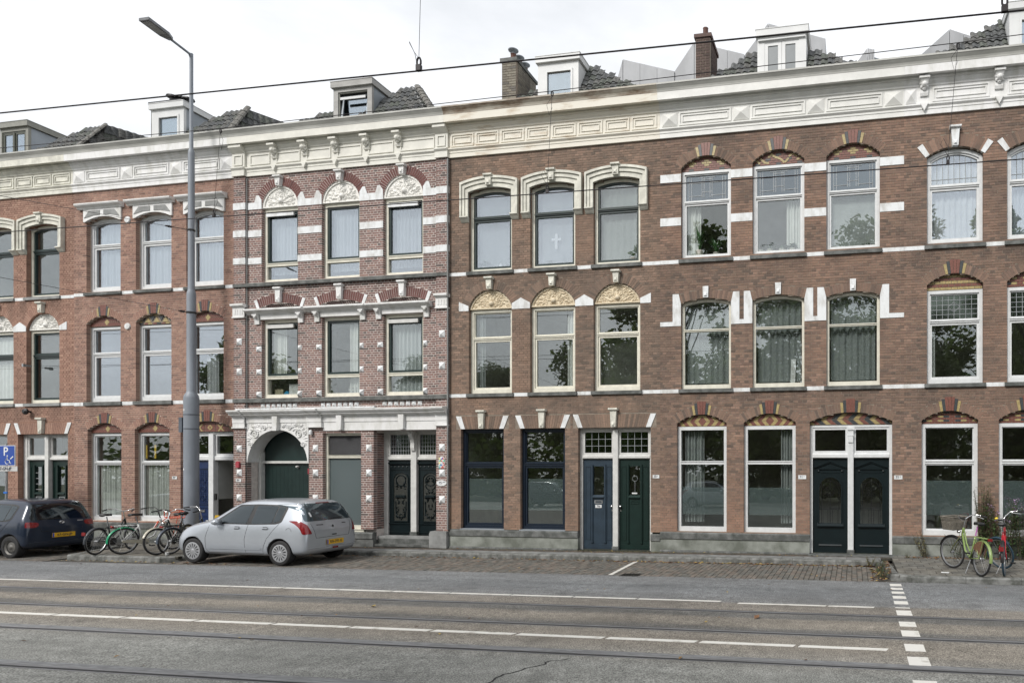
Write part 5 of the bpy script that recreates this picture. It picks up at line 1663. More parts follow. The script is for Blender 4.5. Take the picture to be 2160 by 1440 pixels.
# ---- cornices
CM = {1: (CREAMD, GUTW), 2: (WHITE, GUTW), 3: (CREAMD if False else mat('ivory_trim_paint', (0.68, 0.67, 0.61), 0.55, var=0.06, scale=3), GUTW), 4: (RUSTW, GUTR), 5: (mat('pale_trim_paint', (0.68, 0.68, 0.65), 0.5, var=0.06, scale=3), GUTW), 6: (WHITE, GUTW)}
def blockp(h_, x0, x1, z0, z1, m_):
    b = MB(); b.pyramid(x0, x1, z0, z1, D - 0.04, 0.07); return b.build('pyramid_block', m_, h_)
for k in range(1, 7):
    h = HS[k]; x0, x1 = BOUND[k]
    m_, gm = CM[k]
    cornice(h, x0 + 0.001, x1 - 0.001, m_, gm)
    zp0, zp1 = 10.82, 11.15
    if k in (1, 4):
        n = 8
        for q in range(n):
            a = x0 + 0.05 + (x1 - x0 - 0.1) * q / n
            frame_panel(h, a + 0.03, a + (x1 - x0 - 0.1) / n - 0.03, zp0, zp1, D - 0.04, m_)
    elif k in (2, 5):
        w_ = (x1 - x0 - 0.04)
        bw_ = 0.46
        pw = (w_ - 4 * bw_) / 3
        x = x0 + 0.02
        for q in range(4):
            blockp(h, x + 0.03, x + bw_ - 0.03, zp0, zp1, m_); x += bw_
            if q < 3: frame_panel(h, x + 0.02, x + pw - 0.02, zp0, zp1, D - 0.04, m_); x += pw
    elif k == 3:
        for xc in (-16.03, -15.05, -14.07, -13.1, -12.12):
            console(h, xc, 11.33, m_, 0.17, 0.36, D - 0.04)
            b = MB(); b.lathe([(0.06, 0), (0.05, -0.03), (0, -0.05)], (xc, D - 0.06, 10.70), 'y', 8); b.prism([(xc - 0.08, 10.76), (xc, 10.6), (xc + 0.08, 10.76)], D - 0.12, D - 0.05); b.build('drop_ornament', m_, h)
        xs = [-17.0, -16.14, -15.16, -14.18, -13.21, -12.23, -11.0]
        for a, c in zip(xs[:-1], xs[1:]): frame_panel(h, a + 0.14, c - 0.06, 10.84, 11.14, D - 0.04, m_, False)
        for (a, c) in P3:
            b = MB()
            b.extr([(D, 10.545), (D - 0.12, 10.545), (D - 0.12, 10.70), (D - 0.16, 10.75), (D - 0.16, 10.78), (D - 0.10, 10.80), (D - 0.10, 11.18), (D - 0.15, 11.22), (D - 0.24, 11.30), (D - 0.24, 11.398), (D, 11.398)], a - 0.01, c + 0.01)
            b.build('cornice_block', m_, h)
            frame_panel(h, a + 0.05, c - 0.05, 10.84, 11.14, D - 0.10, m_, False)
    elif k == 6:
        for xc in (1.63, 3.29, 4.95, 6.6):
            console(h, xc, 11.36, m_, 0.18, 0.4, D - 0.04)
            b = MB(); b.lathe([(0.07, 0), (0.06, -0.03), (0, -0.05)], (xc, D - 0.06, 10.71), 'y', 8); b.prism([(xc - 0.09, 10.77), (xc, 10.6), (xc + 0.09, 10.77)], D - 0.12, D - 0.05); b.build('drop_ornament', m_, h)
        blockp(h, 1.21, 1.45, zp0, zp1, m_)
        for (a, c) in ((1.82, 3.09), (3.48, 4.75), (5.14, 6.4)): frame_panel(h, a, c, zp0, zp1, D - 0.04, m_)
# ------------------------------------------------------------------ roofs, dormers, chimneys
def tile_mesh(c):
    b = MB()
    n = 7; w_, l_ = 0.195, 0.29
    V, F = [], []
    for j in range(2):
        for i in range(n):
            u = i / (n - 1)
            z = 0.022 * math.sin(u * 2 * PI) + (0.03 if j == 0 else 0.0)
            V.append(((u - 0.5) * w_, j * l_, z))
    for j in range(2):
        for i in range(n):
            u = i / (n - 1)
            V.append(((u - 0.5) * w_, j * l_, 0.022 * math.sin(u * 2 * PI) + (0.03 if j == 0 else 0.0) - 0.016))
    for i in range(n - 1):
        F.append((i, i + 1, n + i + 1, n + i)); F.append((2 * n + i, 3 * n + i, 3 * n + i + 1, 2 * n + i + 1)); F.append((i, 2 * n + i, 2 * n + i + 1, i + 1))
    b.add(V, F, c)
    return b.mesh('roof_tile', TILE_M, recalc=False)
TC = [(0.125, 0.13, 0.13), (0.105, 0.11, 0.112), (0.145, 0.145, 0.138), (0.115, 0.125, 0.11)]
TM = [tile_mesh(c) for c in TC]
trng = random.Random(12)
def tile_patch(roof, tri, hint_u):
    """lay pantiles over a polygon in 3-D"""
    P = [Vector(p) for p in tri]
    nrm = (P[1] - P[0]).cross(P[2] - P[0]).normalized()
    if nrm.z < 0: nrm = -nrm
    u = Vector(hint_u); u = (u - nrm * u.dot(nrm)).normalized()
    v = nrm.cross(u).normalized()
    if v.z < 0: v = -v; u = v.cross(nrm).normalized()
    o = P[0]
    q = [((p - o).dot(u), (p - o).dot(v)) for p in P]
    if area(q) < 0: q = q[::-1]
    um, uM = min(a for a, _ in q), max(a for a, _ in q)
    vm, vM = min(b for _, b in q), max(b for _, b in q)
    def inside(a, c):
        return all((q[(i + 1) % len(q)][0] - q[i][0]) * (c - q[i][1]) - (q[(i + 1) % len(q)][1] - q[i][1]) * (a - q[i][0]) >= -0.015 for i in range(len(q)))
    rot = Matrix((u, v, nrm)).transposed().to_euler()
    r = 0
    vv = vm
    while vv < vM:
        uu = um - 0.1
        while uu < uM + 0.1:
            if inside(uu, vv + 0.13):
                inst(TM[trng.randrange(4)], 'roof_tile', roof, o + u * uu + v * vv + nrm * (0.012 + trng.uniform(0, 0.012)), rot)
            uu += 0.172
        vv += 0.225; r += 1
UNDER = mat('roof_underlay', (0.04, 0.042, 0.04), 0.9)
def roof(house, polys, ridge=None):
    b = MB()
    for tri, hu in polys:
        b.add([tuple(p) for p in tri], [tuple(range(len(tri)))])
        k = [(p[0], p[1] + 0.05, p[2] - 0.12) for p in tri]
        b.add(k, [tuple(range(len(k) - 1, -1, -1))])
    rf = b.build('roof', UNDER, house)
    for tri, hu in polys: tile_patch(rf, tri, hu)
    if ridge:
        (p, q), mt = ridge
        p, q = Vector(p), Vector(q)
        d = (q - p); n = int(d.length / 0.23); d.normalize()
        b = MB()
        for k in range(6 + 1):
            pass
        prof = [(0.105 * math.cos(t * PI / 6), 0.085 * math.sin(t * PI / 6)) for t in range(7)]
        sd = d.cross(Vector((0, 0, 1))).normalized(); up = sd.cross(d).normalized()
        V, F = [], []
        for j, (l_, s_) in enumerate(((0, 1.12), (0.05, 1.12), (0.05, 1.0), (0.27, 0.95))):
            for (a, c) in prof: V.append(tuple(sd * a * s_ + up * c * s_ + d * l_))
        for j in range(3):
            for i in range(6): F.append((j * 7 + i, j * 7 + i + 1, j * 7 + 8 + i, j * 7 + 7 + i))
        F.append(tuple(range(7)))
        b.add(V, F, (0.20, 0.195, 0.18)); me = b.mesh('ridge_tile', TILE_M, recalc=False)
        for k in range(n):
            inst(me, 'ridge_tile', rf, p + d * (k * 0.23))
    return rf
XH = (1, 0, 0)
# hipped front: gutter corner, apex, hip foot, and a right-hand face running back to the ridge
roof(HS[1], [([(-26.1, 16.35, 11.75), (-23.75, 16.35, 11.75), (-23.35, 17.2, 13.14), (-24.1, 17.2, 13.14)], XH), ([(-23.75, 16.35, 11.75), (-22.6, 18.6, 11.75), (-22.43, 19.0, 13.14), (-23.35, 17.2, 13.14)], (1.15, 2.25, 0))], (((-23.75, 16.33, 11.8), (-23.36, 17.18, 13.16)), None))
roof(HS[2], [([(-20.6, 16.35, 11.75), (-18.1, 16.35, 11.75), (-18.11, 17.2, 13.16), (-18.7, 17.2, 13.16)], XH), ([(-18.1, 16.35, 11.75), (-16.95, 18.6, 11.75), (-17.19, 19.0, 13.16), (-18.11, 17.2, 13.16)], (1.15, 2.25, 0))], (((-18.1, 16.33, 11.8), (-18.11, 17.18, 13.18)), None))
roof(HS[3], [([(-14.4, 16.35, 11.75), (-11.15, 16.35, 11.75), (-12.48, 17.30, 13.31), (-13.0, 17.3, 13.31)], XH), ([(-17.2, 16.35, 11.75), (-14.6, 16.35, 11.75), (-14.66, 16.87, 12.62), (-14.9, 16.87, 12.62)], XH)], (((-11.2, 16.33, 11.85), (-12.46, 17.28, 13.33)), None))
MB().tube([(-11.38, 16.34, 11.78), (-12.6, 17.27, 13.3)], 0.02, 4).build('lead_flashing', STONEL, HS[3])
roof(HS[4], [([(-7.18, 16.35, 11.75), (-4.95, 16.35, 11.75), (-6.90, 17.24, 13.22), (-7.18, 17.24, 13.22)], XH), ([(-9.9, 16.35, 11.75), (-8.4, 16.35, 11.75), (-8.4, 16.88, 12.62)], XH)])
roof(HS[5], [([(-4.3, 16.35, 11.75), (-2.42, 16.35, 11.75), (-2.42, 17.24, 13.22)], XH), ([(-1.12, 16.35, 11.75), (0.85, 16.35, 11.75), (-1.12, 17.12, 13.02)], XH)])
roof(HS[6], [([(1.3, 16.35, 11.75), (3.62, 16.35, 11.75), (3.62, 17.30, 13.32)], XH)])

DORM = mat('grey_dormer_board', (0.36, 0.355, 0.34), 0.6, var=0.12, scale=2, stretch=(1, 1, 3))
DORMW = mat('white_dormer_paint', (0.62, 0.63, 0.63), 0.5, var=0.05, scale=2)
GREY = mat('grey_green_paint', (0.24, 0.24, 0.21), 0.5, var=0.08)
SKYGL = glass_mat('dormer_glass', 0.30, tint=(0.80, 0.9, 1.0))
FRG = mat('frosted_dormer_glass', (0.17, 0.19, 0.20), 0.35, var=0.04)
def dormer(house, x0, x1, zt, fm, cm, style, depth=1.9):
    y, zb = 16.6, 11.68
    b = MB()
    g = dict(one=(x0 + 0.22, x1 - 0.16, zb + 0.4, zt - 0.36), two=(x0 + 0.08, x1 - 0.1, zb + 0.3, zt - 0.27), tilt=(x0 + 0.15, x1 - 0.14, zb + 0.3, zt - 0.27), doors=(x0 + 0.18, x1 - 0.18, zb + 0.3, zt - 0.30))[style]
    b.ring(outline(x0, x1, zb, zt - 0.16), outline(*g), y, y + 0.08)
    d = b.build('dormer', fm, house)
    MB().box(x0, x0 + 0.05, y + 0.081, y + depth, zb, zt - 0.17).build('dormer_cheek', cm, d)
    MB().box(x1 - 0.05, x1, y + 0.081, y + depth, zb, zt - 0.17).build('dormer_cheek', cm, d)
    MB().box(x0 - 0.04, x1 + 0.06, y - 0.07, y + depth, zt - 0.158, zt).box(x0 - 0.05, x1 + 0.07, y - 0.08, y + depth, zt + 0.001, zt + 0.018).build('dormer_roof', fm, d)
    MB().box(x0 + 0.06, x1 - 0.06, y + 0.9, y + 0.95, zb, zt - 0.2).build('dormer_back_wall', INT, d)
    f = (g[0], g[1], g[2], g[3], 0)
    gi = inset(*f, 0.055)
    if style == 'one':
        MB().ring(outline(*f), outline(*gi), y - 0.02, y + 0.06).build('dormer_window', DORMW, d); pane(d, gi, y + 0.03, SKYGL)
        MB().box(gi[0], gi[1], y + 0.06, y + 0.075, gi[2], gi[3]).build('roller_blind', CURTG, d)
    elif style == 'two':
        xc = (g[0] + g[1]) / 2
        MB().ring(outline(*f), outline(*inset(*f, 0.04)), y + 0.02, y + 0.06).box(xc - 0.03, xc + 0.03, y + 0.0, y + 0.06, g[2] + 0.041, g[3] - 0.041).build('dormer_window', mat_cache('olive_window_paint', lambda: mat('olive_window_paint', (0.075, 0.08, 0.06), 0.4)), d)
        for a, c in ((g[0] + 0.09, xc - 0.08), (xc + 0.08, g[1] - 0.09)):
            MB().ring(outline(a - 0.05, c + 0.05, g[2] + 0.041, g[3] - 0.041), outline(a, c, g[2] + 0.09, g[3] - 0.09), y + 0.025, y + 0.055).build('casement', mat_cache('olive_window_paint', None), d)
            pane(d, (a, c, g[2] + 0.09, g[3] - 0.09, 0), y + 0.04, SKYGL)
    elif style == 'tilt':
        MB().ring(outline(*f), outline(*inset(*f, 0.03)), y + 0.03, y + 0.07).build('dormer_window', GREY, d)
        gi = inset(*f, 0.10)
        b = MB().ring(outline(*inset(*f, 0.04)), outline(*gi), y + 0.03, y + 0.06)
        b.v = [(p[0], p[1] - (gi[3] - p[2]) * 0.0 + (p[2] - gi[2]) * 0.12, p[2]) for p in b.v]
        b.build('tilted_sash', ZINC, d)
        pane(d, inset(*f, 0.03), y + 0.2, SKYGL)
        MB().box(gi[0] - 0.03, gi[1] + 0.03, y + 0.0, y + 0.03, gi[3] - 0.12, gi[3] - 0.05).build('ventilation_strip', DORMW, d)
    elif style == 'doors':
        xc = (g[0] + g[1]) / 2
        for a, c in ((g[0], xc - 0.003), (xc + 0.003, g[1])):
            MB().ring(outline(a, c, g[2], g[3]), outline(a + 0.09, c - 0.09, g[2] + 0.09, g[3] - 0.09), y + 0.01, y + 0.06).build('balcony_door', DORMW, d)
            MB().box(a + 0.09, c - 0.09, y + 0.03, y + 0.04, g[2] + 0.09, g[3] - 0.09).build('pane', FRG, d)
        MB().box(x0 + 0.02, x1 - 0.02, y - 0.05, y - 0.002, zt - 0.27, zt - 0.24).build('dormer_moulding', fm, d)
    return d
dormer(HS[1], -26.76, -25.63, 13.20, GREY, ZINC, 'two')
dormer(HS[2], -20.92, -19.76, 13.24, DORMW, ZINC, 'one')
dormer(HS[3], -14.64, -13.40, 13.25, DORM, ZINC, 'tilt')
dormer(HS[4], -8.36, -7.20, 13.28, DORMW, DORMW, 'one')
dormer(HS[5], -2.39, -1.16, 13.30, DORMW, DORMW, 'doors')
dormer(HS[6], 3.64, 4.9, 13.25, DORMW, DORMW, 'one')

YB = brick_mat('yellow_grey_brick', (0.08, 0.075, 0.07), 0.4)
PAL_C = [((0.27, 0.25, 0.205), 4), ((0.23, 0.21, 0.175), 3), ((0.16, 0.15, 0.135), 2)]
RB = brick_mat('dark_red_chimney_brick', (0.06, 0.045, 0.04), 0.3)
PAL_R = [((0.12, 0.088, 0.078), 4), ((0.095, 0.072, 0.065), 2), ((0.14, 0.10, 0.087), 1)]
def chimney(house, x0, x1, y0, y1, z0, z1, bm, pal, mort, cap, seed):
    rr = random.Random(seed)
    ch = MB().box(x0, x1, y0, y1, z0, z1).build('chimney', mort, house)
    bm_meshes = {}
    nc = int((z1 - z0) / 0.068); cs = (z1 - z0) / nc
    g = 0.007
    def put(lx, ly, loc, c):
        k = (round(lx, 3), round(ly, 3), c)
        if k not in bm_meshes:
            b = MB(); b.box(-lx / 2, lx / 2, -ly / 2, ly / 2, 0, cs - 2 * g, c); bm_meshes[k] = b.mesh('brick', bm, recalc=False)
        inst(bm_meshes[k], 'brick', ch, loc)
    for i in range(nc):
        z = z0 + i * cs + g
        if z < 11.9: continue
        n = 2 if i % 2 else 4 if False else (2 if i % 2 else 3)
        for q in range(n):
            w_ = (x1 - x0) / n
            put(w_ - 2 * g, 0.1, (x0 + w_ * (q + 0.5), y0 + 0.042, z), tuple(rr.choices([p[0] for p in pal], [p[1] for p in pal])[0]))
        m = max(2, int(round((y1 - y0 - 0.1) / 0.22)))
        for q in range(m):
            w_ = (y1 - y0 - 0.1) / m
            put(0.1, w_ - 2 * g, (x1 - 0.042, y0 + 0.1 + w_ * (q + 0.5), z), tuple(rr.choices([p[0] for p in pal], [p[1] for p in pal])[0]))
    MB().box(x0 - 0.04, x1 + 0.04, y0 - 0.04, y1 + 0.04, z1, z1 + 0.09).build('chimney_cap', cap, ch)
    return ch
POT = mat('chimney_pot_clay', (0.16, 0.07, 0.05), 0.6, var=0.2, scale=6)
c4 = chimney(HS[4], -9.42, -9.00, 16.62, 17.75, 11.66, 13.30, YB, PAL_C, MORT_D, STONE, 3)
for q in range(3):
    b = MB(); b.lathe([(0.075, 0), (0.07, 0.24), (0.08, 0.25)], (-9.21, 16.85 + q * 0.33, 13.39), 'z', 14); b.build('chimney_pot', POT, c4, smooth=True)
    b = MB(); b.lathe([(0.06, 0.25), (0.06, 0.28), (0.135, 0.34), (0.14, 0.36), (0, 0.40)], (-9.21, 16.85 + q * 0.33, 13.39), 'z', 16); b.build('pot_cowl', ZINC, c4)
c5 = chimney(HS[5], -4.0, -3.62, 16.62, 17.5, 11.66, 13.33, RB, PAL_R, MORT_D, RB if False else mat('dark_chimney_cap', (0.11, 0.07, 0.06), 0.8), 4)
for q in range(2):
    b = MB(); b.lathe([(0.07, 0), (0.07, 0.28), (0.075, 0.29), (0.055, 0.29)], (-3.79 + q * 0.05, 16.85 + q * 0.35, 13.42), 'z', 14); b.build('chimney_pot', POT, c5, smooth=True)
# flue stack with cowls behind the white dormer of house 2
MB().box(-21.45, -20.35, 17.0, 17.6, 11.66, 13.5).build('chimney', STONE, HS[2])
MB().box(-21.5, -20.3, 16.95, 17.65, 13.5, 13.58).build('chimney_cap', BLACK, HS[2])
for q, (xx, hh) in enumerate(((-20.95, 0.16), (-20.62, 0.08), (-20.36, 0.02))):
    b = MB(); b.lathe([(0.08, 0), (0.08, hh + 0.06), (0.17, hh + 0.1), (0.16, hh + 0.14), (0, hh + 0.19)], (xx, 17.25, 13.58), 'z', 14); b.build('flue_cowl', BLACK, HS[2])

# ---- metal-clad rooftop boxes behind the right-hand houses
def metal_box(label, gable, wall, end, y, depth=2.2):
    r = thing('rooftop_box', label, 'roof extension', (wall[0][0], y, 11.7), 'metal rooftop boxes')
    if gable: MB().prism(gable, y - 0.003, y + depth - 0.06).build('sloped_panel', ALU, r)
    xs0, xs1 = wall[0][0], wall[1][0]
    n = 3
    for q in range(n):
        fa, fb = q / n, (q + 1) / n
        L_ = lambda f: (xs0 + (xs1 - xs0) * f, wall[0][1] + (wall[1][1] - wall[0][1]) * f)
        a, c = L_(fa), L_(fb)
        MB().prism([(a[0] + 0.004, 11.7), (c[0] - 0.004, 11.7), (c[0] - 0.004, c[1]), (a[0] + 0.004, a[1])], y + 0.004, y + depth).build('wall_panel', ALU, r)
    if end:
        (ex, ez, dz) = end
        MB().prism([(xs1 + 0.003, 11.7), (ex, 11.7), (ex, ez), (xs1 + 0.003, wall[1][1] - 0.02)], y + 0.35, y + depth).build('end_panel', ALUD, r)
metal_box('grey metal rooftop box with a falling edge left of the red brick chimney', [(-7.45, 11.7), (-7.19, 11.7), (-7.19, 15.18), (-7.45, 14.3)], [(-7.18, 15.19), (-5.50, 14.64)], (-5.0, 14.47, 0), 20.0)
metal_box('tall peaked grey metal rooftop box behind the red brick chimney', [(-6.2, 11.7), (-4.88, 11.7), (-4.88, 15.5), (-5.50, 14.66), (-6.2, 13.7)], [(-4.87, 15.5), (-3.30, 14.96)], (-2.85, 14.86, 0), 20.05)
metal_box('highest peaked grey metal rooftop box behind the white double door dormer', [(-4.0, 11.7), (-2.57, 11.7), (-2.57, 15.84), (-3.30, 14.94), (-4.0, 14.05)], [(-2.56, 15.84), (-0.82, 15.18)], None, 20.1)
metal_box('low grey metal rooftop box with dark side right of the double door dormer', [(-0.5, 11.7), (0.40, 11.7), (0.40, 14.68), (-0.5, 13.55)], [(0.41, 14.69), (0.62, 14.63)], (1.35, 14.33, 0), 20.0)
metal_box('peaked grey metal rooftop box near the right edge beside mossy roof tiles', [(1.0, 11.7), (2.74, 11.7), (2.74, 14.97), (1.0, 13.55)], [(2.75, 14.98), (3.9, 14.46)], None, 20.0)
MB().box(2.85, 2.99, 20.3, 20.45, 14.6, 15.04).build('vent_pipe', ALU, bpy.data.objects['rooftop_box.004'])

# ------------------------------------------------------------------ street
def sheet(name, x0, x1, y0, y1, h, m_, parent=None, kind='structure', nx=1):
    xs = [x0 + (x1 - x0) * k / nx for k in range(nx + 1)]
    V = [(x, y, gz(x) + h) for x in xs for y in (y0, y1)]
    F = [(2 * k, 2 * k + 2, 2 * k + 3, 2 * k + 1) for k in range(nx)]
    b = MB(); b.add(V, F)
    o = b.build(name, m_, parent, recalc=False)
    if kind and not parent: o['kind'] = kind
    return o
def gbox(b, x0, x1, y0, y1, z0, z1):
    """box that follows the slope of the street"""
    a, c = gz(x0), gz(x1)
    vs = [(x0, y0, z0 + a), (x1, y0, z0 + c), (x1, y1, z0 + c), (x0, y1, z0 + a), (x0, y0, z1 + a), (x1, y0, z1 + c), (x1, y1, z1 + c), (x0, y1, z1 + a)]
    return b.add(vs, [(0, 3, 2, 1), (4, 5, 6, 7), (0, 1, 5, 4), (1, 2, 6, 5), (2, 3, 7, 6), (3, 0, 4, 7)])

def asphalt_mat():
    m, t, b, n, l = _mat('asphalt')
    g = n('ShaderNodeNewGeometry')
    sx = n('ShaderNodeSeparateXYZ'); l(g.outputs['Position'], sx.inputs[0])
    mp_ = n('ShaderNodeMapping'); mp_.inputs['Scale'].default_value = (0.16, 1, 1); l(g.outputs['Position'], mp_.inputs['Vector'])
    st = n('ShaderNodeTexNoise'); st.inputs['Scale'].default_value = 3.2; st.inputs['Detail'].default_value = 6; l(mp_.outputs['Vector'], st.inputs['Vector'])
    fi = n('ShaderNodeTexNoise'); fi.inputs['Scale'].default_value = 60; fi.inputs['Detail'].default_value = 2; l(g.outputs['Position'], fi.inputs['Vector'])
    la = n('ShaderNodeTexNoise'); la.inputs['Scale'].default_value = 0.5; la.inputs['Detail'].default_value = 4; l(g.outputs['Position'], la.inputs['Vector'])
    # wobble the Y coordinate, then a ramp of the lanes
    ad = n('ShaderNodeMath'); ad.operation = 'MULTIPLY_ADD'; ad.inputs[1].default_value = 0.30; l(st.outputs['Fac'], ad.inputs[0])
    sb = n('ShaderNodeMath'); sb.operation = 'SUBTRACT'; sb.inputs[1].default_value = 0.15; l(sx.outputs['Y'], sb.inputs[0]); l(sb.outputs[0], ad.inputs[2])
    mr = n('ShaderNodeMapRange'); mr.inputs['From Min'].default_value = 4.0; mr.inputs['From Max'].default_value = 13.0; l(ad.outputs[0], mr.inputs['Value'])
    r = n('ShaderNodeValToRGB'); l(mr.outputs['Result'], r.inputs['Fac'])
    gr, br, dk, bl = (0.178, 0.18, 0.168), (0.185, 0.168, 0.143), (0.105, 0.103, 0.097), (0.152, 0.158, 0.162)
    stops = [(4.0, gr), (7.1, gr), (7.55, (0.182, 0.175, 0.158)), (8.0, br), (8.55, br), (8.78, (0.142, 0.136, 0.125)), (8.98, dk), (9.15, br), (9.55, br), (9.7, dk), (9.95, dk), (10.12, (0.172, 0.158, 0.138)), (10.6, (0.172, 0.158, 0.138)), (10.75, (0.155, 0.157, 0.156)), (11.4, bl), (11.9, (0.135, 0.142, 0.146)), (12.3, bl), (13.0, (0.145, 0.149, 0.15))]
    e = r.color_ramp.elements
    for i, (yy, c) in enumerate(stops):
        p = (yy - 4.0) / 9.0
        if i < 2: el = e[i]; el.position = p
        else: el = e.new(min(p, 1.0))
        el.color = (*c, 1)
    def mul(a, f, lo, hi, fmin, fmax):
        k = n('ShaderNodeMapRange'); k.inputs['From Min'].default_value = fmin; k.inputs['From Max'].default_value = fmax; k.inputs['To Min'].default_value = lo; k.inputs['To Max'].default_value = hi
        l(f, k.inputs['Value'])
        mm = n('ShaderNodeMix'); mm.data_type = 'RGBA'; mm.blend_type = 'MULTIPLY'; mm.inputs['Factor'].default_value = 1
        l(a, mm.inputs['A']); l(k.outputs['Result'], mm.inputs['B'])
        return mm.outputs['Result']
    c = mul(r.outputs['Color'], fi.outputs['Fac'], 0.5, 1.45, 0.37, 0.63)
    md = n('ShaderNodeTexNoise'); md.inputs['Scale'].default_value = 7; md.inputs['Detail'].default_value = 5; md.inputs['Roughness'].default_value = 0.7; l(g.outputs['Position'], md.inputs['Vector'])
    c = mul(c, md.outputs['Fac'], 0.90, 1.32, 0.35, 0.65)
    oi = n('ShaderNodeTexNoise'); oi.inputs['Scale'].default_value = 1.3; oi.inputs['Detail'].default_value = 3; l(g.outputs['Position'], oi.inputs['Vector'])
    c = mul(c, oi.outputs['Fac'], 1.0, 0.72, 0.60, 0.74)
    c = mul(c, la.outputs['Fac'], 0.85, 1.15, 0.3, 0.7)
    c = mul(c, st.outputs['Fac'], 0.85, 1.12, 0.3, 0.7)
    l(c, b.inputs['Base Color'])
    b.inputs['Roughness'].default_value = 0.82; b.inputs['Specular IOR Level'].default_value = 0.35
    bp = n('ShaderNodeBump'); bp.inputs['Strength'].default_value = 0.5; bp.inputs['Distance'].default_value = 0.008
    l(fi.outputs['Fac'], bp.inputs['Height']); l(bp.outputs['Normal'], b.inputs['Normal'])
    return m
ASPH = asphalt_mat()
GRD = mat('verge_soil_and_grass', (0.07, 0.085, 0.035), 0.95, var=0.25, scale=1.2, bump=0.3, bscale=12)
sheet('ground', -160, 160, -200, 200, -0.32, GRD)
road = sheet('road', -90, 60, -6.0, 13.05, 0.0, ASPH)
sheet('far_pavement', -90, 60, -9.5, -6.0, 0.0, mat('far_pavement', (0.17, 0.165, 0.155), 0.85, var=0.1, scale=3))
sheet('paving_bed', -90, 60, 13.05, 16.5, -0.02, mat('sand_joint', (0.085, 0.078, 0.066), 0.95, var=0.2, scale=8))

MARK = mat('road_paint', (0.62, 0.61, 0.57), 0.7, var=0.08, scale=5, col2=(0.36, 0.34, 0.30), lo=0.28, hi=0.45)
# four grooved tram rails
for i, yy in enumerate((9.98, 8.74, 7.40, 5.93)):
    near = i >= 2
    s_ = 1 if i % 2 == 0 else -1
    yc = yy
    st = mat_cache('rail_steel', lambda: mat('rail_steel', (0.27, 0.275, 0.285), 0.45, metal=0.4, var=0.2, scale=20, stretch=(0.05, 1, 1)))
    r = MB(); gbox(r, -90, 60, yc + 0.022, yc + 0.075, -0.05, 0.006); gbox(r, -90, 60, yc - 0.045, yc - 0.022, -0.05, 0.003)
    ro = r.build('tram_rail', st); ro['kind'] = 'structure'
    gr = MB(); gbox(gr, -90, 60, yc - 0.0215, yc + 0.0215, -0.05, 0.001); gr.build('rail_groove', mat_cache('groove', lambda: mat('rail_groove_grime', (0.012, 0.012, 0.013), 0.8)), ro)
    e_ = MB(); gbox(e_, -90, 60, yc + 0.0755, yc + (0.20 if near else 0.12), -0.05, 0.0025); e_.build('rail_bedding', mat_cache('bed%d' % near, lambda: mat('rail_bedding', (0.21, 0.215, 0.22) if near else (0.11, 0.11, 0.11), 0.8, var=0.2, scale=30, stretch=(0.2, 1, 1), bump=0.3)), ro)
# road markings
def mark(x0, x1, y0, y1, sk=0.0, name='lane_dash'):
    V = [(x0, y0, gz(x0) + 0.004), (x1, y0, gz(x1) + 0.004), (x1 + sk, y1, gz(x1) + 0.004), (x0 + sk, y1, gz(x0) + 0.004)]
    b = MB(); b.add(V + [(v[0], v[1], v[2] - 0.003) for v in V], [(0, 1, 2, 3), (0, 4, 5, 1), (1, 5, 6, 2), (2, 6, 7, 3), (3, 7, 4, 0)])
    return b.build(name, MARK, road)
w2 = [0.42, -0.70, -1.95, -3.19, -4.45, -5.70, -6.97, -8.22, -9.53, -10.84, -12.13]
while w2[-1] > -45: w2.append(w2[-1] - 1.28)
for a, c in zip(w2[1:], w2[:-1]): mark(a + 0.03, c - 0.03, 8.13, 8.235, 0.03)
w1 = [0.33, -0.42, -1.88]
for a, c in zip(w1[1:], w1[:-1]): mark(a + 0.02, c - 0.02, 10.60, 10.68, 0.02)
w1 = [-2.15, -3.61, -4.76, -5.92, -7.11, -8.26, -9.39]
while w1[-1] > -48: w1.append(w1[-1] - 1.16)
for a, c in zip(w1[1:], w1[:-1]): mark(a + 0.02, c - 0.02, 10.70, 10.78, 0.02)
for y0, y1 in ((12.61, 12.85), (12.25, 12.44), (11.86, 12.06), (11.42, 11.64), (10.95, 11.20), (10.645, 10.70), (10.13, 10.47), (9.42, 9.71), (8.87, 9.19), (8.16, 8.49), (7.58, 7.92), (6.66, 7.05), (6.2, 5.85)):
    y0, y1 = min(y0, y1), max(y0, y1)
    f = (12.8 - (y0 + y1) / 2) / 6.8
    mark(0.675 - 0.085 * f, 0.885 - 0.05 * f, y0, y1, 0.0, 'crossing_block')
mark(2.7, 4.6, 10.42, 10.5, 0.0)
# a crack in the tarmac
b = MB(); rr = random.Random(2)
pts = []
p0, p1 = Vector((-3.30, 7.22, 0)), Vector((-3.5, 5.2, 0))
for k in range(34):
    f = k / 33
    p = p0.lerp(p1, f)
    pts.append((p.x + rr.uniform(-0.05, 0.05) - 0.35 * math.sin(f * 3), p.y, gz(p.x) + 0.002))
for k in range(33):
    a, c = pts[k], pts[k + 1]
    w_ = 0.012
    b.add([(a[0] - w_, a[1], a[2]), (a[0] + w_, a[1], a[2]), (c[0] + w_, c[1], c[2]), (c[0] - w_, c[1], c[2])], [(0, 1, 2, 3)])
b.build('tarmac_crack', mat_cache('groove', None), road)

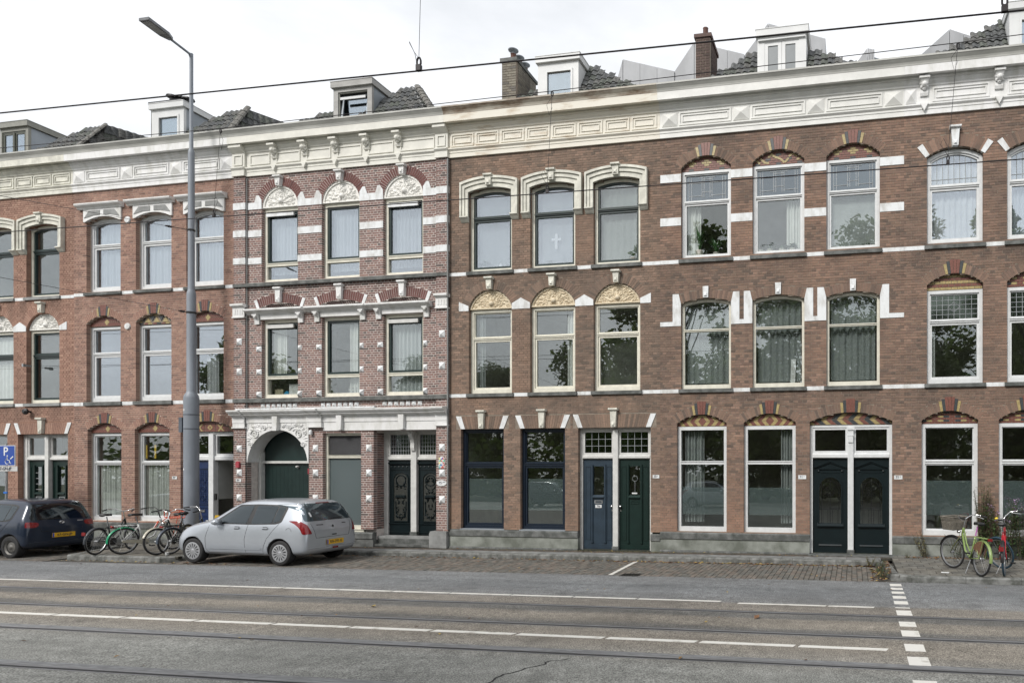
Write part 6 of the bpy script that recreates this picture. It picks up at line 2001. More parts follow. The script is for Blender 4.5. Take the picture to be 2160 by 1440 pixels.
# clinker parking bay
CLK = tint_mat('clinker_paving', 0.85, 10, 0.6)
CLC = [(0.165, 0.152, 0.132), (0.185, 0.165, 0.142), (0.14, 0.134, 0.12), (0.155, 0.152, 0.138), (0.19, 0.162, 0.138)]
def paving(name, x0, x1, y0, y1, lx, ly, h, cols, mats, seed, n_ind, rot=0.0, gap=0.012, inside=None, jit=0.004, part='paving_brick', bond=0.5, colf=None):
    rr = random.Random(seed)
    root = MB(); gbox(root, x0, x1, y0, y1, h - 0.06, h - 0.016)
    bed = mat_cache('joint_' + name, lambda: mat('paving_joint', (0.05, 0.047, 0.038), 0.95, var=0.2, scale=10))
    base = root.build(name, bed); base['kind'] = 'structure'
    items = []
    r = 0
    y = y0
    while y < y1 - 1e-6:
        yb = min(y + ly, y1)
        x = x0 - (lx * bond if r % 2 else 0)
        while x < x1:
            a, c = max(x, x0), min(x + lx, x1)
            if c - a > 0.03 and (inside is None or inside((a + c) / 2, (y + yb) / 2)):
                items.append((a + gap / 2, c - gap / 2, y + gap / 2, yb - gap / 2, rr.uniform(-jit, jit), (colf((a + c) / 2, (y + yb) / 2, rr) if colf else rr.randrange(len(cols))), abs((c - a) - lx) < 1e-6 and abs((yb - y) - ly) < 1e-6))
            x += lx
        y += ly; r += 1
    full = [i for i, it in enumerate(items) if it[6]]
    full.sort(key=lambda i: (items[i][0] ** 2 * 0.3 + items[i][2] ** 2))
    ind = set(full[:n_ind])
    ms = []
    for c in cols:
        b = MB(); hx, hy = (lx - gap) / 2, (ly - gap) / 2
        b.box(-hx, hx, -hy, hy, -0.05, 0, c); ms.append(b.mesh(part, mats, recalc=False))
    tilt = -math.atan(0.0054)
    for i in ind:
        it = items[i]
        inst(ms[it[5]], part, base, ((it[0] + it[1]) / 2, (it[2] + it[3]) / 2, gz((it[0] + it[1]) / 2) + h + it[4]), (0, tilt, 0))
    b = MB()
    for i, it in enumerate(items):
        if i in ind: continue
        k = rr.uniform(0.85, 1.12)
        n0 = len(b.f)
        gbox(b, it[0], it[1], it[2], it[3], h - 0.05, h + it[4])
        for q in range(n0, len(b.f)): b.t[q] = tuple(v * k for v in cols[it[5]])
    if b.v:
        o = b.build(part + 's', mats, base, recalc=False); o['kind'] = 'stuff'
    return base
bay = paving('parking_bay', -16.2, 0.50, 13.055, 15.12, 0.105, 0.215, 0.0, CLC, CLK, 5, 300, bond=0.0)
# kerb stones
KM = mat('kerb_concrete', (0.21, 0.213, 0.205), 0.85, var=0.2, scale=6, bump=0.2, col2=(0.085, 0.088, 0.08))
def kerb(segs):
    for (p, q) in segs:
        p, q = Vector((p[0], p[1], 0)), Vector((q[0], q[1], 0))
        L_ = (q - p).length; n = max(1, int(round(L_ / 0.98)))
        d = (q - p).normalized(); s_ = Vector((-d.y, d.x, 0))
        for k in range(n):
            a, c = p + d * (L_ * k / n + 0.004), p + d * (L_ * (k + 1) / n - 0.004)
            b = MB()
            V = []
            for (pt) in (a, c):
                for (off, zz) in ((0, -0.05), (0, KERB - 0.03), (0.025, KERB), (0.15, KERB), (0.15, -0.05)):
                    w_ = pt + s_ * off
                    V.append((w_.x, w_.y, gz(w_.x) + zz))
            F = [(0, 1, 2, 3, 4), (9, 8, 7, 6, 5)] + [(i, i + 5, (i + 1) % 5 + 5, (i + 1) % 5) for i in range(5)]
            b.add(V, F)
            o = b.build('kerb_stone', KM, KROOT)
KROOT = sheet('kerb', -40, 10, 15.14, 15.3, -0.01, KM)
kerb([((-16.2, 15.14), (0.60, 15.14)), ((0.60, 15.13), (0.72, 13.35)), ((0.72, 13.34), (1.1, 13.06)), ((1.1, 13.06), (12, 13.06)), ((-19.5, 13.42), (-16.6, 13.36)), ((-16.6, 13.36), (-16.2, 13.8)), ((-16.2, 13.8), (-16.15, 15.14)), ((-20.4, 15.14), (-19.6, 13.6)), ((-40, 15.14), (-20.4, 15.14))])
# slab pavement
SLC = [(0.175, 0.17, 0.152), (0.19, 0.182, 0.16), (0.155, 0.152, 0.138), (0.185, 0.175, 0.152)]
SLM = tint_mat('concrete_paving_slab', 0.85, 5, 0.6)
paving('pavement', -16.15, 0.62, 15.30, 15.69, 0.50, 0.39, KERB - 0.005, [(0.225, 0.23, 0.225), (0.24, 0.243, 0.235), (0.21, 0.216, 0.21)], SLM, 6, 40, gap=0.008, jit=0.002, part='paving_slab', bond=0.0)
paving('pavement', -16.15, 0.86, 15.69, 16.08, 0.205, 0.10, KERB - 0.012, [(0.10, 0.085, 0.07), (0.12, 0.095, 0.075), (0.085, 0.078, 0.065)], CLK, 7, 100, gap=0.01)
paving('pavement', 0.87, 10.0, 13.22, 16.08, 0.30, 0.30, KERB - 0.005, SLC, SLM, 8, 200, gap=0.014, inside=lambda x, y: not (x < 1.15 and y < 13.5 and (x - 0.87) + (y - 13.22) < 0.3), part='paving_slab')
paving('pavement', -19.7, -16.32, 13.57, 16.08, 0.30, 0.30, KERB - 0.005, [(0.17, 0.16, 0.14), (0.155, 0.148, 0.13), (0.18, 0.168, 0.142)], SLM, 9, 90, gap=0.01, inside=lambda x, y: x > -19.55 or y > 13.9, part='paving_slab')
paving('pavement', -40, -19.7, 15.30, 16.08, 0.30, 0.26, KERB - 0.005, SLC, SLM, 10, 20, gap=0.012, part='paving_slab')
paving('parking_bay', -40, -19.75, 13.06, 15.12, 0.105, 0.215, 0.0, CLC, CLK, 11, 60, bond=0.0)
for xm, ang in ((-4.97, -0.05),):
    b = MB()
    for k in range(8):
        y0 = 13.06 + k * 0.255
        V = [(xm + 0.0, y0, gz(xm) + 0.0), ]
        b.add([(xm - 0.045 - 0.014 * k, y0 + 0.01, gz(xm) + 0.006), (xm + 0.045 - 0.014 * k, y0 + 0.01, gz(xm) + 0.006), (xm + 0.045 - 0.014 * (k + 1), y0 + 0.245, gz(xm) + 0.006), (xm - 0.045 - 0.014 * (k + 1), y0 + 0.245, gz(xm) + 0.006)], [(0, 1, 2, 3)])
    b.build('bay_line', MARK, bay)
b = MB(); gbox(b, -4.75, -4.35, 12.99, 13.3, 0.0, 0.006)
dr_ = b.build('road_drain', mat_cache('iron_drain', lambda: mat('iron_drain', (0.04, 0.038, 0.035), 0.6, metal=0.4, var=0.3, scale=20))); tag(dr_, 'dark iron road drain grate at the edge of the parking bay', 'drain')
for k in range(6):
    b = MB(); gbox(b, -4.72 + k * 0.06, -4.69 + k * 0.06, 13.02, 13.27, 0.006, 0.016); b.build('drain_bar', mat_cache('iron_drain', None), dr_)

# ------------------------------------------------------------------ lamp post and overhead lines
PX, PY = -18.02, 15.35
pz = gz(PX) + KERB
lp = thing('lamp_post', 'tall stepped grey steel lamp post standing among the parked bicycles', 'lamp post', (PX, PY, pz))
def zp(z): return z
b = MB()
prof = [(0.175, 0), (0.175, 4.10), (0.165, 4.17), (0.118, 4.25), (0.108, 4.28), (0.106, 6.95), (0.10, 7.02), (0.082, 7.08), (0.078, 7.1), (0.075, 10.85), (0.07, 10.93), (0.05, 10.98), (0.046, 11.0), (0.043, 13.62)]
b.lathe([(r, h_) for r, h_ in prof], (PX, PY, pz), 'z', 28)
b.build('post', POLE, lp, smooth=False, origin=(PX, PY, pz))
auto_smooth(bpy.data.objects['post'], 40)
b = MB(); b.tube([(PX, PY, 13.55), (PX, PY - 0.06, 13.68), (PX, PY - 0.62, 13.76)], 0.032, 8); b.build('lamp_arm', POLE, lp)
b = MB()
b.slab([(PX - 0.06, PY - 0.55, 0), (PX + 0.06, PY - 0.55, 0), (PX + 0.15, PY - 0.72, 0.02), (PX + 0.155, PY - 1.25, 0.08), (PX - 0.155, PY - 1.25, 0.08), (PX - 0.15, PY - 0.72, 0.02)], 13.73, 13.80)
b.build('lamp_head', mat_cache('lamp_grey', lambda: mat('lamp_head_grey', (0.15, 0.155, 0.165), 0.5)), lp)
b = MB(); b.slab([(PX - 0.11, PY - 0.78, 0.025), (PX + 0.11, PY - 0.78, 0.025), (PX + 0.115, PY - 1.2, 0.075), (PX - 0.115, PY - 1.2, 0.075)], 13.722, 13.732); b.build('lamp_lens', mat_cache('lens', lambda: mat('lamp_lens', (0.20, 0.21, 0.21), 0.3)), lp)
b = MB(); b.box(PX - 0.27, PX - 0.165, PY - 0.13, PY + 0.05, 3.25, 3.66); b.build('switch_box', mat_cache('boxgrey', lambda: mat('switch_box_grey', (0.10, 0.115, 0.14), 0.5)), lp)
for zz in (3.28, 3.60, 3.30): pass
for zz in (3.33, 3.72):
    b = MB(); b.lathe([(0.178, 0), (0.182, 0.005), (0.182, 0.025), (0.178, 0.03)], (PX, PY, zz), 'z', 28); b.build('steel_strap', mat_cache('boxgrey', None), lp)
for (an, zz, w_, hh) in ((-1.35, 3.86, 0.14, 0.06), (-1.25, 2.23, 0.06, 0.05)):
    b = MB(); r_ = 0.177
    V = []
    for t in (an - w_ / 2 / r_, an, an + w_ / 2 / r_):
        for z_ in (zz - hh / 2, zz + hh / 2): V.append((PX + r_ * math.sin(t + 0.9), PY - r_ * math.cos(t + 0.9), z_))
    b.add(V, [(0, 2, 3, 1), (2, 4, 5, 3)]); b.build('sticker', WHITEB, lp)
b = MB()
for zz in (8.80, 6.52): b.lathe([(0.108 if zz < 7 else 0.079, 0), (0.115 if zz < 7 else 0.087, 0.01), (0.115 if zz < 7 else 0.087, 0.05), (0.108 if zz < 7 else 0.079, 0.06)], (PX, PY, zz), 'z', 20)
b.build('wire_clamp', BLACK, lp)

def wire(name, pts, r, label, cat='overhead wire', group=None):
    b = MB(); b.tube(pts, r, 6)
    o = b.build(name, WIRE)
    return tag(o, label, cat, group)
def cat_line(p0, p1, n=20, sag=0.0):
    p0, p1 = Vector(p0), Vector(p1)
    return [p0.lerp(p1, k / n) - Vector((0, 0, sag * 4 * (k / n) * (1 - k / n))) for k in range(n + 1)]
A_ = wire('contact_wire', cat_line((-60, 6.67, 7.60), (40, 6.67, 5.98), 2), 0.0085, 'thick overhead tram wire crossing high in front of the roofs')
C_ = wire('contact_wire', cat_line((-60, 9.4, 6.82), (40, 9.4, 6.13), 2), 0.0078, 'lower overhead tram wire crossing in front of the top floor windows')
bx = [(-60, 9.4, 8.6), (-30, 9.4, 8.25), (-15.15, 9.4, 8.03), (-10.45, 9.4, 7.955), (-4.50, 9.4, 7.98), (1.40, 9.4, 8.04), (14, 9.4, 8.3), (40, 9.4, 9.0)]
B_ = wire('messenger_wire', bx, 0.0055, 'thin carrier wire passing along the white cornices')
def contact_z(x, which):
    f = (x + 60) / 100
    return 7.60 + (5.98 - 7.60) * f if which == 'A' else 6.82 + (6.13 - 6.82) * f
dlab = ['thin dropper wire hanging between the overhead lines beside the lamp post', 'thin dropper wire hanging over the middle window of the rusty corniced house', 'thin dropper wire hanging over the right edge house with its loose loop']
for i, (xt, zt, xb) in enumerate(((-10.45, 7.955, -10.58), (-4.50, 7.98, -4.58), (1.40, 8.04, 1.27))):
    zb = contact_z(xb, 'C')
    t = thing('dropper', dlab[i], 'dropper wire', (xb, 9.4, zb), 'dropper wires of the tram line')
    MB().tube([(xt, 9.4, zt), (xb, 9.4, zb + 0.12)], 0.0035, 4).build('dropper_wire', WIRE, t)
    b = MB(); b.box(xb - 0.02, xb + 0.02, 9.385, 9.415, zb, zb + 0.05)
    b.tube([(xb + 0.018 * math.sin(q * PI / 5), 9.4, zb + 0.085 + 0.035 * math.cos(q * PI / 5)) for q in range(11)], 0.008, 5)
    b.build('wire_clip', WIRE, t)
    b = MB(); b.tube([(xb, 9.4, zb + 0.12), (xb + 0.08, 9.4, zb + 0.26), (xb + 0.04, 9.4, zb + 0.33), (xb, 9.4, zb + 0.30)] if i == 0 else [(xb, 9.4, zb + 0.12), (xb - 0.10, 9.4, zb + 0.28), (xb - 0.06, 9.4, zb + 0.36), (xb + 0.02, 9.4, zb + 0.2)], 0.003, 4); b.build('loose_loop', WIRE, t)
    b = MB(); b.tube([(xt + 0.018 * math.sin(q * PI / 5), 9.4, zt - 0.04 + 0.04 * math.cos(q * PI / 5)) for q in range(11)], 0.008, 5); b.build('wire_clip', WIRE, t)
    b = MB(); b.tube([(xt, 9.4, zt - 0.08), (xt + (0.05 if i == 0 else -0.09), 9.4, zt - 0.2), (xt + (0.02 if i == 0 else -0.05), 9.4, zt - 0.36), (xt + 0.0, 9.4, zt - 0.25)], 0.003, 4); b.build('loose_loop', WIRE, t)
for i, xb in enumerate((-4.79, 1.42)):
    zb = contact_z(xb, 'A')
    t = thing('dropper', ['long thin dropper wire rising out of the picture above the gateway house', 'dropper clip on the upper tram wire at the top right corner'][i], 'dropper wire', (xb, 6.67, zb), 'dropper wires of the tram line')
    MB().tube([(xb, 6.67, zb + 0.15), (xb + 0.05, 6.67, 8.6)], 0.0035, 4).build('dropper_wire', WIRE, t)
    b = MB(); b.box(xb - 0.028, xb + 0.028, 6.65, 6.69, zb, zb + 0.065)
    b.tube([(xb + 0.025 * math.sin(q * PI / 5), 6.67, zb + 0.10 + 0.05 * math.cos(q * PI / 5)) for q in range(11)], 0.011, 5)
    b.build('wire_clip', WIRE, t)
    if i == 0:
        b = MB(); b.tube([(xb - 0.02, 6.67, zb + 0.06), (xb - 0.05, 6.67, zb + 0.2), (xb - 0.12, 6.67, zb + 0.34)], 0.0035, 4); b.tube([(xb, 6.67, zb + 0.14), (xb - 0.06, 6.67, zb + 0.22), (xb - 0.12, 6.67, zb + 0.33)], 0.0025, 4); b.build('loose_loop', WIRE, t)
wire('messenger_wire', cat_line((-40, 6.67, 8.7), (40, 6.67, 8.5), 2), 0.0075, 'carrier wire above the upper tram wire', group=None)
for i, (zz, x2, y2, z2_) in enumerate(((8.83, -15.15, 9.4, 7.17), (6.55, -15.15, 9.4, 5.70))):
    t = thing('span_wire', ['upper span wire with insulator running from the lamp post to the left edge', 'lower span wire running from the lamp post to the left edge'][i], 'span wire', (PX, PY, zz), 'span wires of the lamp post')
    p, q = Vector((PX, PY, zz)), Vector((x2, y2, z2_))
    MB().tube([p, q, q + (q - p) * 1.2], 0.005, 4).build('steel_cable', WIRE, t)
    if i == 0 or True:
        d = (q - p).normalized()
        b = MB(); o1 = p + d * (0.9 if i == 0 else 0.25)
        b.tube([o1, o1 + d * 0.12, o1 + d * 0.14, o1 + d * 0.3, o1 + d * 0.32, o1 + d * 0.4], [0.012, 0.012, 0.028, 0.028, 0.012, 0.02], 8)
        b.tube([p, o1], 0.011, 6)
        b.build('insulator', WIRE, t)

# ---- parking sign at the left edge
ps = thing('parking_sign', 'blue disabled parking sign on a grey pole at the left edge', 'sign', (-23.55, 14.7, gz(-23.5) + KERB))
MB().tube([(-23.50, 14.72, gz(-23.5)), (-23.50, 14.72, 2.95)], 0.03, 10).build('pole', STEEL, ps)
SB = mat('sign_blue', (0.012, 0.06, 0.32), 0.35, var=0.03)
bp_ = MB().box(-23.86, -23.10, 14.66, 14.68, 2.33, 2.90).build('sign_panel', WHITEB, ps)
MB().box(-23.845, -23.115, 14.655, 14.66, 2.345, 2.885).build('sign_face', SB, ps)
text('P', 0.34, WHITEB, bp_, (-23.42, 14.653, 2.72))
b = MB()
wx, wz = -23.36, 2.45
b.tube([(wx + 0.075 * math.cos(t * PI / 10 + 1.8), 14.651, wz + 0.075 * math.sin(t * PI / 10 + 1.8)) for t in range(17)], 0.009, 4)
b.tube([(wx + 0.0, 14.651, wz + 0.13), (wx + 0.0, 14.651, wz + 0.04), (wx + 0.07, 14.651, wz + 0.03), (wx + 0.11, 14.651, wz - 0.06), (wx + 0.14, 14.651, wz - 0.055)], 0.011, 4)
b.lathe([(0.022, 0), (0.02, -0.004), (0, -0.005)], (wx, 14.653, wz + 0.155), 'y', 10)
b.prism([(wx + 0.10, wz + 0.08), (wx + 0.12, wz + 0.06), (wx + 0.22, wz + 0.13), (wx + 0.20, wz + 0.155)], 14.649, 14.653)
b.build('wheelchair_symbol', WHITEB, bp_)
sp2 = MB().box(-23.90, -23.02, 14.66, 14.675, 2.175, 2.315).build('sign_plate', mat_cache('signgrey', lambda: mat('grey_sign_plate', (0.55, 0.55, 0.54), 0.5)), ps)
text('67-GN-JP', 0.12, INK, sp2, (-23.46, 14.657, 2.245))
MB().box(-23.55, -23.42, 14.68, 14.70, 1.55, 1.60).build('blue_sticker', mat_cache('stk', lambda: mat('blue_sticker', (0.02, 0.15, 0.55), 0.4)), ps)
# ------------------------------------------------------------------ cars
def car_paint(name, col, metal, rough=0.3):
    return mat(name, col, rough, metal=metal, var=0.02, scale=3, coat=0.6)
CARGL = glass_mat('car_glass', 0.05, tint=(0.85, 0.95, 1.0), trans=(0.35, 0.40, 0.42))
TRIM = mat('car_black_trim', (0.012, 0.012, 0.013), 0.45, var=0.05)
REDL = mat('tail_lamp_red', (0.24, 0.008, 0.012), 0.12, var=0.15, scale=25, coat=0.5)
HUB = mat('hubcap_silver', (0.50, 0.51, 0.53), 0.3, metal=0.6, var=0.04)
STEELW = mat('dull_steel_wheel', (0.15, 0.145, 0.135), 0.55, metal=0.4, var=0.15, scale=20)
PLATE = mat('yellow_plate', (0.72, 0.42, 0.015), 0.4, var=0.03)
PBLUE = mat('plate_blue', (0.02, 0.08, 0.45), 0.4, var=0.03)

# stations from the tail: x, half width, z floor, z widest, z belt, half width at belt, z roof edge, half width at roof edge, z top
ST = [(0.00, 0.68, 0.36, 0.52, 0.72, 0.64, 0.78, 0.54, 0.80),
      (0.04, 0.77, 0.28, 0.54, 0.80, 0.72, 0.88, 0.62, 0.91),
      (0.10, 0.815, 0.25, 0.56, 0.92, 0.76, 1.03, 0.65, 1.07),
      (0.20, 0.835, 0.23, 0.58, 0.97, 0.785, 1.24, 0.63, 1.30),
      (0.32, 0.845, 0.22, 0.58, 0.98, 0.80, 1.40, 0.61, 1.475),
      (0.60, 0.85, 0.20, 0.58, 0.98, 0.805, 1.44, 0.61, 1.51),
      (1.10, 0.85, 0.19, 0.58, 0.96, 0.81, 1.455, 0.63, 1.53),
      (1.60, 0.85, 0.19, 0.58, 0.95, 0.81, 1.45, 0.63, 1.525),
      (1.98, 0.85, 0.19, 0.58, 0.945, 0.81, 1.40, 0.62, 1.48),
      (2.28, 0.85, 0.19, 0.58, 0.94, 0.81, 1.24, 0.64, 1.32),
      (2.56, 0.85, 0.19, 0.58, 0.935, 0.805, 1.07, 0.67, 1.13),
      (2.76, 0.85, 0.19, 0.58, 0.93, 0.80, 0.985, 0.69, 1.02),
      (3.05, 0.845, 0.20, 0.57, 0.89, 0.785, 0.94, 0.66, 0.975),
      (3.35, 0.82, 0.21, 0.55, 0.81, 0.74, 0.87, 0.62, 0.905),
      (3.56, 0.76, 0.22, 0.52, 0.71, 0.67, 0.77, 0.55, 0.80),
      (3.68, 0.64, 0.25, 0.46, 0.60, 0.57, 0.64, 0.46, 0.66),
      (3.71, 0.52, 0.28, 0.44, 0.55, 0.46, 0.58, 0.38, 0.60)]
def car_section(s):
    x, hw, zf, zw, zb, wb, zr, wr, zt = s
    return [(0, zf), (hw * 0.7, zf), (hw * 0.95, zf + 0.03), (hw * 0.99, (zf + zw) / 2), (hw, zw), ((hw + wb) / 2 + 0.005, (zw + zb) / 2 + 0.03), (wb, zb), ((wb * 0.6 + wr * 0.4), zb + (zr - zb) * 0.4), (wr, zr), (wr * 0.88, zr + (zt - zr) * 0.6), (wr * 0.5, zt - 0.008), (0, zt)]
def FX(x, kx, ro):                      # lengthwise scale, with its own factor for the tail overhang
    return (x if x > 0.68 else 0.68 - (0.68 - x) * ro) * kx
def make_body(kx=1.0, kz=1.0, hub=(0.68, 3.07), wr=0.335, ro=1.0):
    V, F = [], []
    secs = [car_section(s) for s in ST]
    m = len(secs[0])
    full = []
    for s, sec in zip(ST, secs):
        ring = [(FX(s[0], kx, ro), y, z * kz) for (y, z) in sec] + [(FX(s[0], kx, ro), -y, z * kz) for (y, z) in sec[-2:0:-1]]
        full.append(ring)
    n = len(full[0])
    for r in full: V += r
    for i in range(len(full) - 1):
        for k in range(n):
            k2 = (k + 1) % n
            F.append((i * n + k, i * n + k2, (i + 1) * n + k2, (i + 1) * n + k))
    for base, flip in ((0, True), ((len(full) - 1) * n, False)):
        idx = [base + k for k in range(n)]
        h_ = n // 2
        for k in range(h_):
            a, b_ = idx[k], idx[k + 1]
            c, d = idx[(n - k - 1) % n], idx[(n - k) % n]
            q = [a, b_, c, d]
            q = list(dict.fromkeys(q))
            if len(q) > 2: F.append(q[::-1] if flip else q)
    b = MB(); b.add(V, F)
    me = b.mesh('body', [TRIM], smooth=True)
    o = bpy.data.objects.new('body_src', me); C.objects.link(o)
    sub = o.modifiers.new('s', 'SUBSURF'); sub.levels = 3; sub.render_levels = 3
    cutters = []
    for hx in hub:
        for sy in (-1, 1):
            cb = MB(); cb.lathe([(0, -0.16), (wr, -0.16), (wr, 0.2), (0, 0.2)], (hx * kx, sy * 0.80, 0.30), 'y', 40)
            cm = cb.mesh('cut', [TRIM]); co = bpy.data.objects.new('cut', cm); C.objects.link(co); cutters.append(co)
            bo = o.modifiers.new('b', 'BOOLEAN'); bo.operation = 'DIFFERENCE'; bo.object = co; bo.solver = 'EXACT'
    res = bake(o, 'body')
    for c in cutters + [o]: bpy.data.objects.remove(c)
    return res

def patch(bvh, poly, dirn, uax, vax, far, off=0.004, step=0.045, both=True):
    """polygon in the (uax, vax) plane dropped along dirn on to the body; returns MB"""
    u, v, d = Vector(uax), Vector(vax), Vector(dirn)
    pts = []
    n = len(poly)
    for i in range(n):
        a, c = Vector(poly[i]), Vector(poly[(i + 1) % n])
        k = max(1, int((c - a).length / step))
        for j in range(k): pts.append(a.lerp(c, j / k))
    nb = len(pts)
    xs = [p.x for p in pts]; ys = [p.y for p in pts]
    inner = []
    def inside(p):
        c = False
        for i in range(nb):
            a, b_ = pts[i], pts[(i + 1) % nb]
            if (a.y > p.y) != (b_.y > p.y) and p.x < (b_.x - a.x) * (p.y - a.y) / (b_.y - a.y) + a.x: c = not c
        return c
    gx = min(xs) + step / 2
    while gx < max(xs):
        gy = min(ys) + step / 2
        while gy < max(ys):
            p = Vector((gx, gy))
            if inside(p) and min((p - q).length for q in pts) > step * 0.4: inner.append(p)
            gy += step
        gx += step
    allp = pts + inner
    vs, es, fs, _, _, _ = delaunay_2d_cdt(allp, [(i, (i + 1) % nb) for i in range(nb)], [], 1, 1e-5)
    V = []
    last = None
    for p in vs:
        o_ = u * p.x + v * p.y - d * far
        hit, nrm, _, _ = bvh.ray_cast(o_, d)
        if hit is None: hit = last if last is not None else o_ + d * far
        else:
            if nrm.dot(d) > 0: nrm = -nrm
            hit = hit + nrm * off
        last = hit
        V.append(tuple(hit))
    b = MB(); b.add(V, [tuple(f) for f in fs])
    return b

def rounded(poly, r=0.03, n=3):
    outp = []
    m = len(poly)
    for i in range(m):
        p = Vector(poly[i]); a = Vector(poly[i - 1]); c = Vector(poly[(i + 1) % m])
        da, dc = (a - p), (c - p)
        ra = min(r, da.length * 0.4); rc = min(r, dc.length * 0.4)
        s, e_ = p + da.normalized() * ra, p + dc.normalized() * rc
        for k in range(n + 1):
            t = k / n
            outp.append(tuple(s.lerp(p, t).lerp(p.lerp(e_, t), t)))
    return outp

def wheel(car, cx, cy, cz, side, style):
    r = 0.292
    b = MB()
    b.lathe([(r - 0.09, -0.09), (r - 0.03, -0.10), (r - 0.008, -0.085), (r, -0.06), (r, 0.06), (r - 0.008, 0.085), (r - 0.03, 0.10), (r - 0.09, 0.09)], (cx, cy, cz), 'y', 40)
    t = b.build('wheel', RUBBER, car, smooth=True, origin=(cx, cy, cz))
    s = side
    b = MB()
    b.lathe([(0, 0.05 * s), (r - 0.085, 0.05 * s), (r - 0.085, 0.088 * s), (r - 0.10, 0.092 * s)], (cx, cy, cz), 'y', 36)
    b.build('rim_well', BLACK, t)
    if style == 'cap':
        b = MB()
        R0 = r - 0.088
        b.lathe([(0, 0.098 * s), (0.03, 0.098 * s), (0.055, 0.09 * s), (0.055, 0.07 * s)], (cx, cy, cz), 'y', 24)
        b.lathe([(R0, 0.07 * s), (R0, 0.092 * s), (R0 - 0.03, 0.097 * s), (R0 - 0.034, 0.07 * s)], (cx, cy, cz), 'y', 48)
        n = 14
        for k in range(n):
            t0 = 2 * PI * k / n
            for dt in (0,):
                w0, w1 = 0.30, 0.19
                a0, a1 = t0 - w0, t0 + w0
                P = []
                for (rr, hw_, yy) in ((0.05, 0.011, 0.094), (0.12, 0.0145, 0.099), (R0 - 0.02, 0.027, 0.096)):
                    for sg in (-1, 1):
                        P.append((cx + rr * math.cos(t0) - sg * hw_ * math.sin(t0), cy + yy * s, cz + rr * math.sin(t0) + sg * hw_ * math.cos(t0)))
                Q = [(p[0], p[1] - 0.02 * s, p[2]) for p in P]
                b.add(P + Q, [(0, 1, 3, 2), (2, 3, 5, 4), (0, 2, 8, 6), (2, 4, 10, 8), (1, 7, 9, 3), (3, 9, 11, 5)])
        b.build('hubcap', HUB, t)
    else:
        b = MB()
        R0 = r - 0.088
        b.lathe([(R0, 0.085 * s), (R0 - 0.02, 0.08 * s), (R0 - 0.045, 0.04 * s), (0.13, 0.05 * s), (0.09, 0.065 * s), (0.06, 0.06 * s), (0.05, 0.075 * s), (0.0, 0.08 * s)], (cx, cy, cz), 'y', 36)
        b.build('rim', STEELW, t, smooth=True)
        b = MB()
        for k in range(12):
            t0 = 2 * PI * k / 12
            b.lathe([(0.018, 0.056 * s), (0.0, 0.0565 * s)], (cx + 0.145 * math.cos(t0), cy, cz + 0.145 * math.sin(t0)), 'y', 8)
        b.build('rim_hole', BLACK, t)

def tube_patch(bvh, line, dirn, uax, vax, far, r=0.004, off=0.0, step=0.05):
    u, v, d = Vector(uax), Vector(vax), Vector(dirn)
    pts = []
    for i in range(len(line) - 1):
        a, c = Vector(line[i]), Vector(line[i + 1])
        k = max(1, int((c - a).length / step))
        for j in range(k + (i == len(line) - 2)): pts.append(a.lerp(c, j / k))
    P = []
    for p in pts:
        hit, nrm, _, _ = bvh.ray_cast(u * p.x + v * p.y - d * far, d)
        if hit is not None: P.append(hit - d * off)
    b = MB()
    if len(P) > 1: b.tube(P, r, 4)
    return b

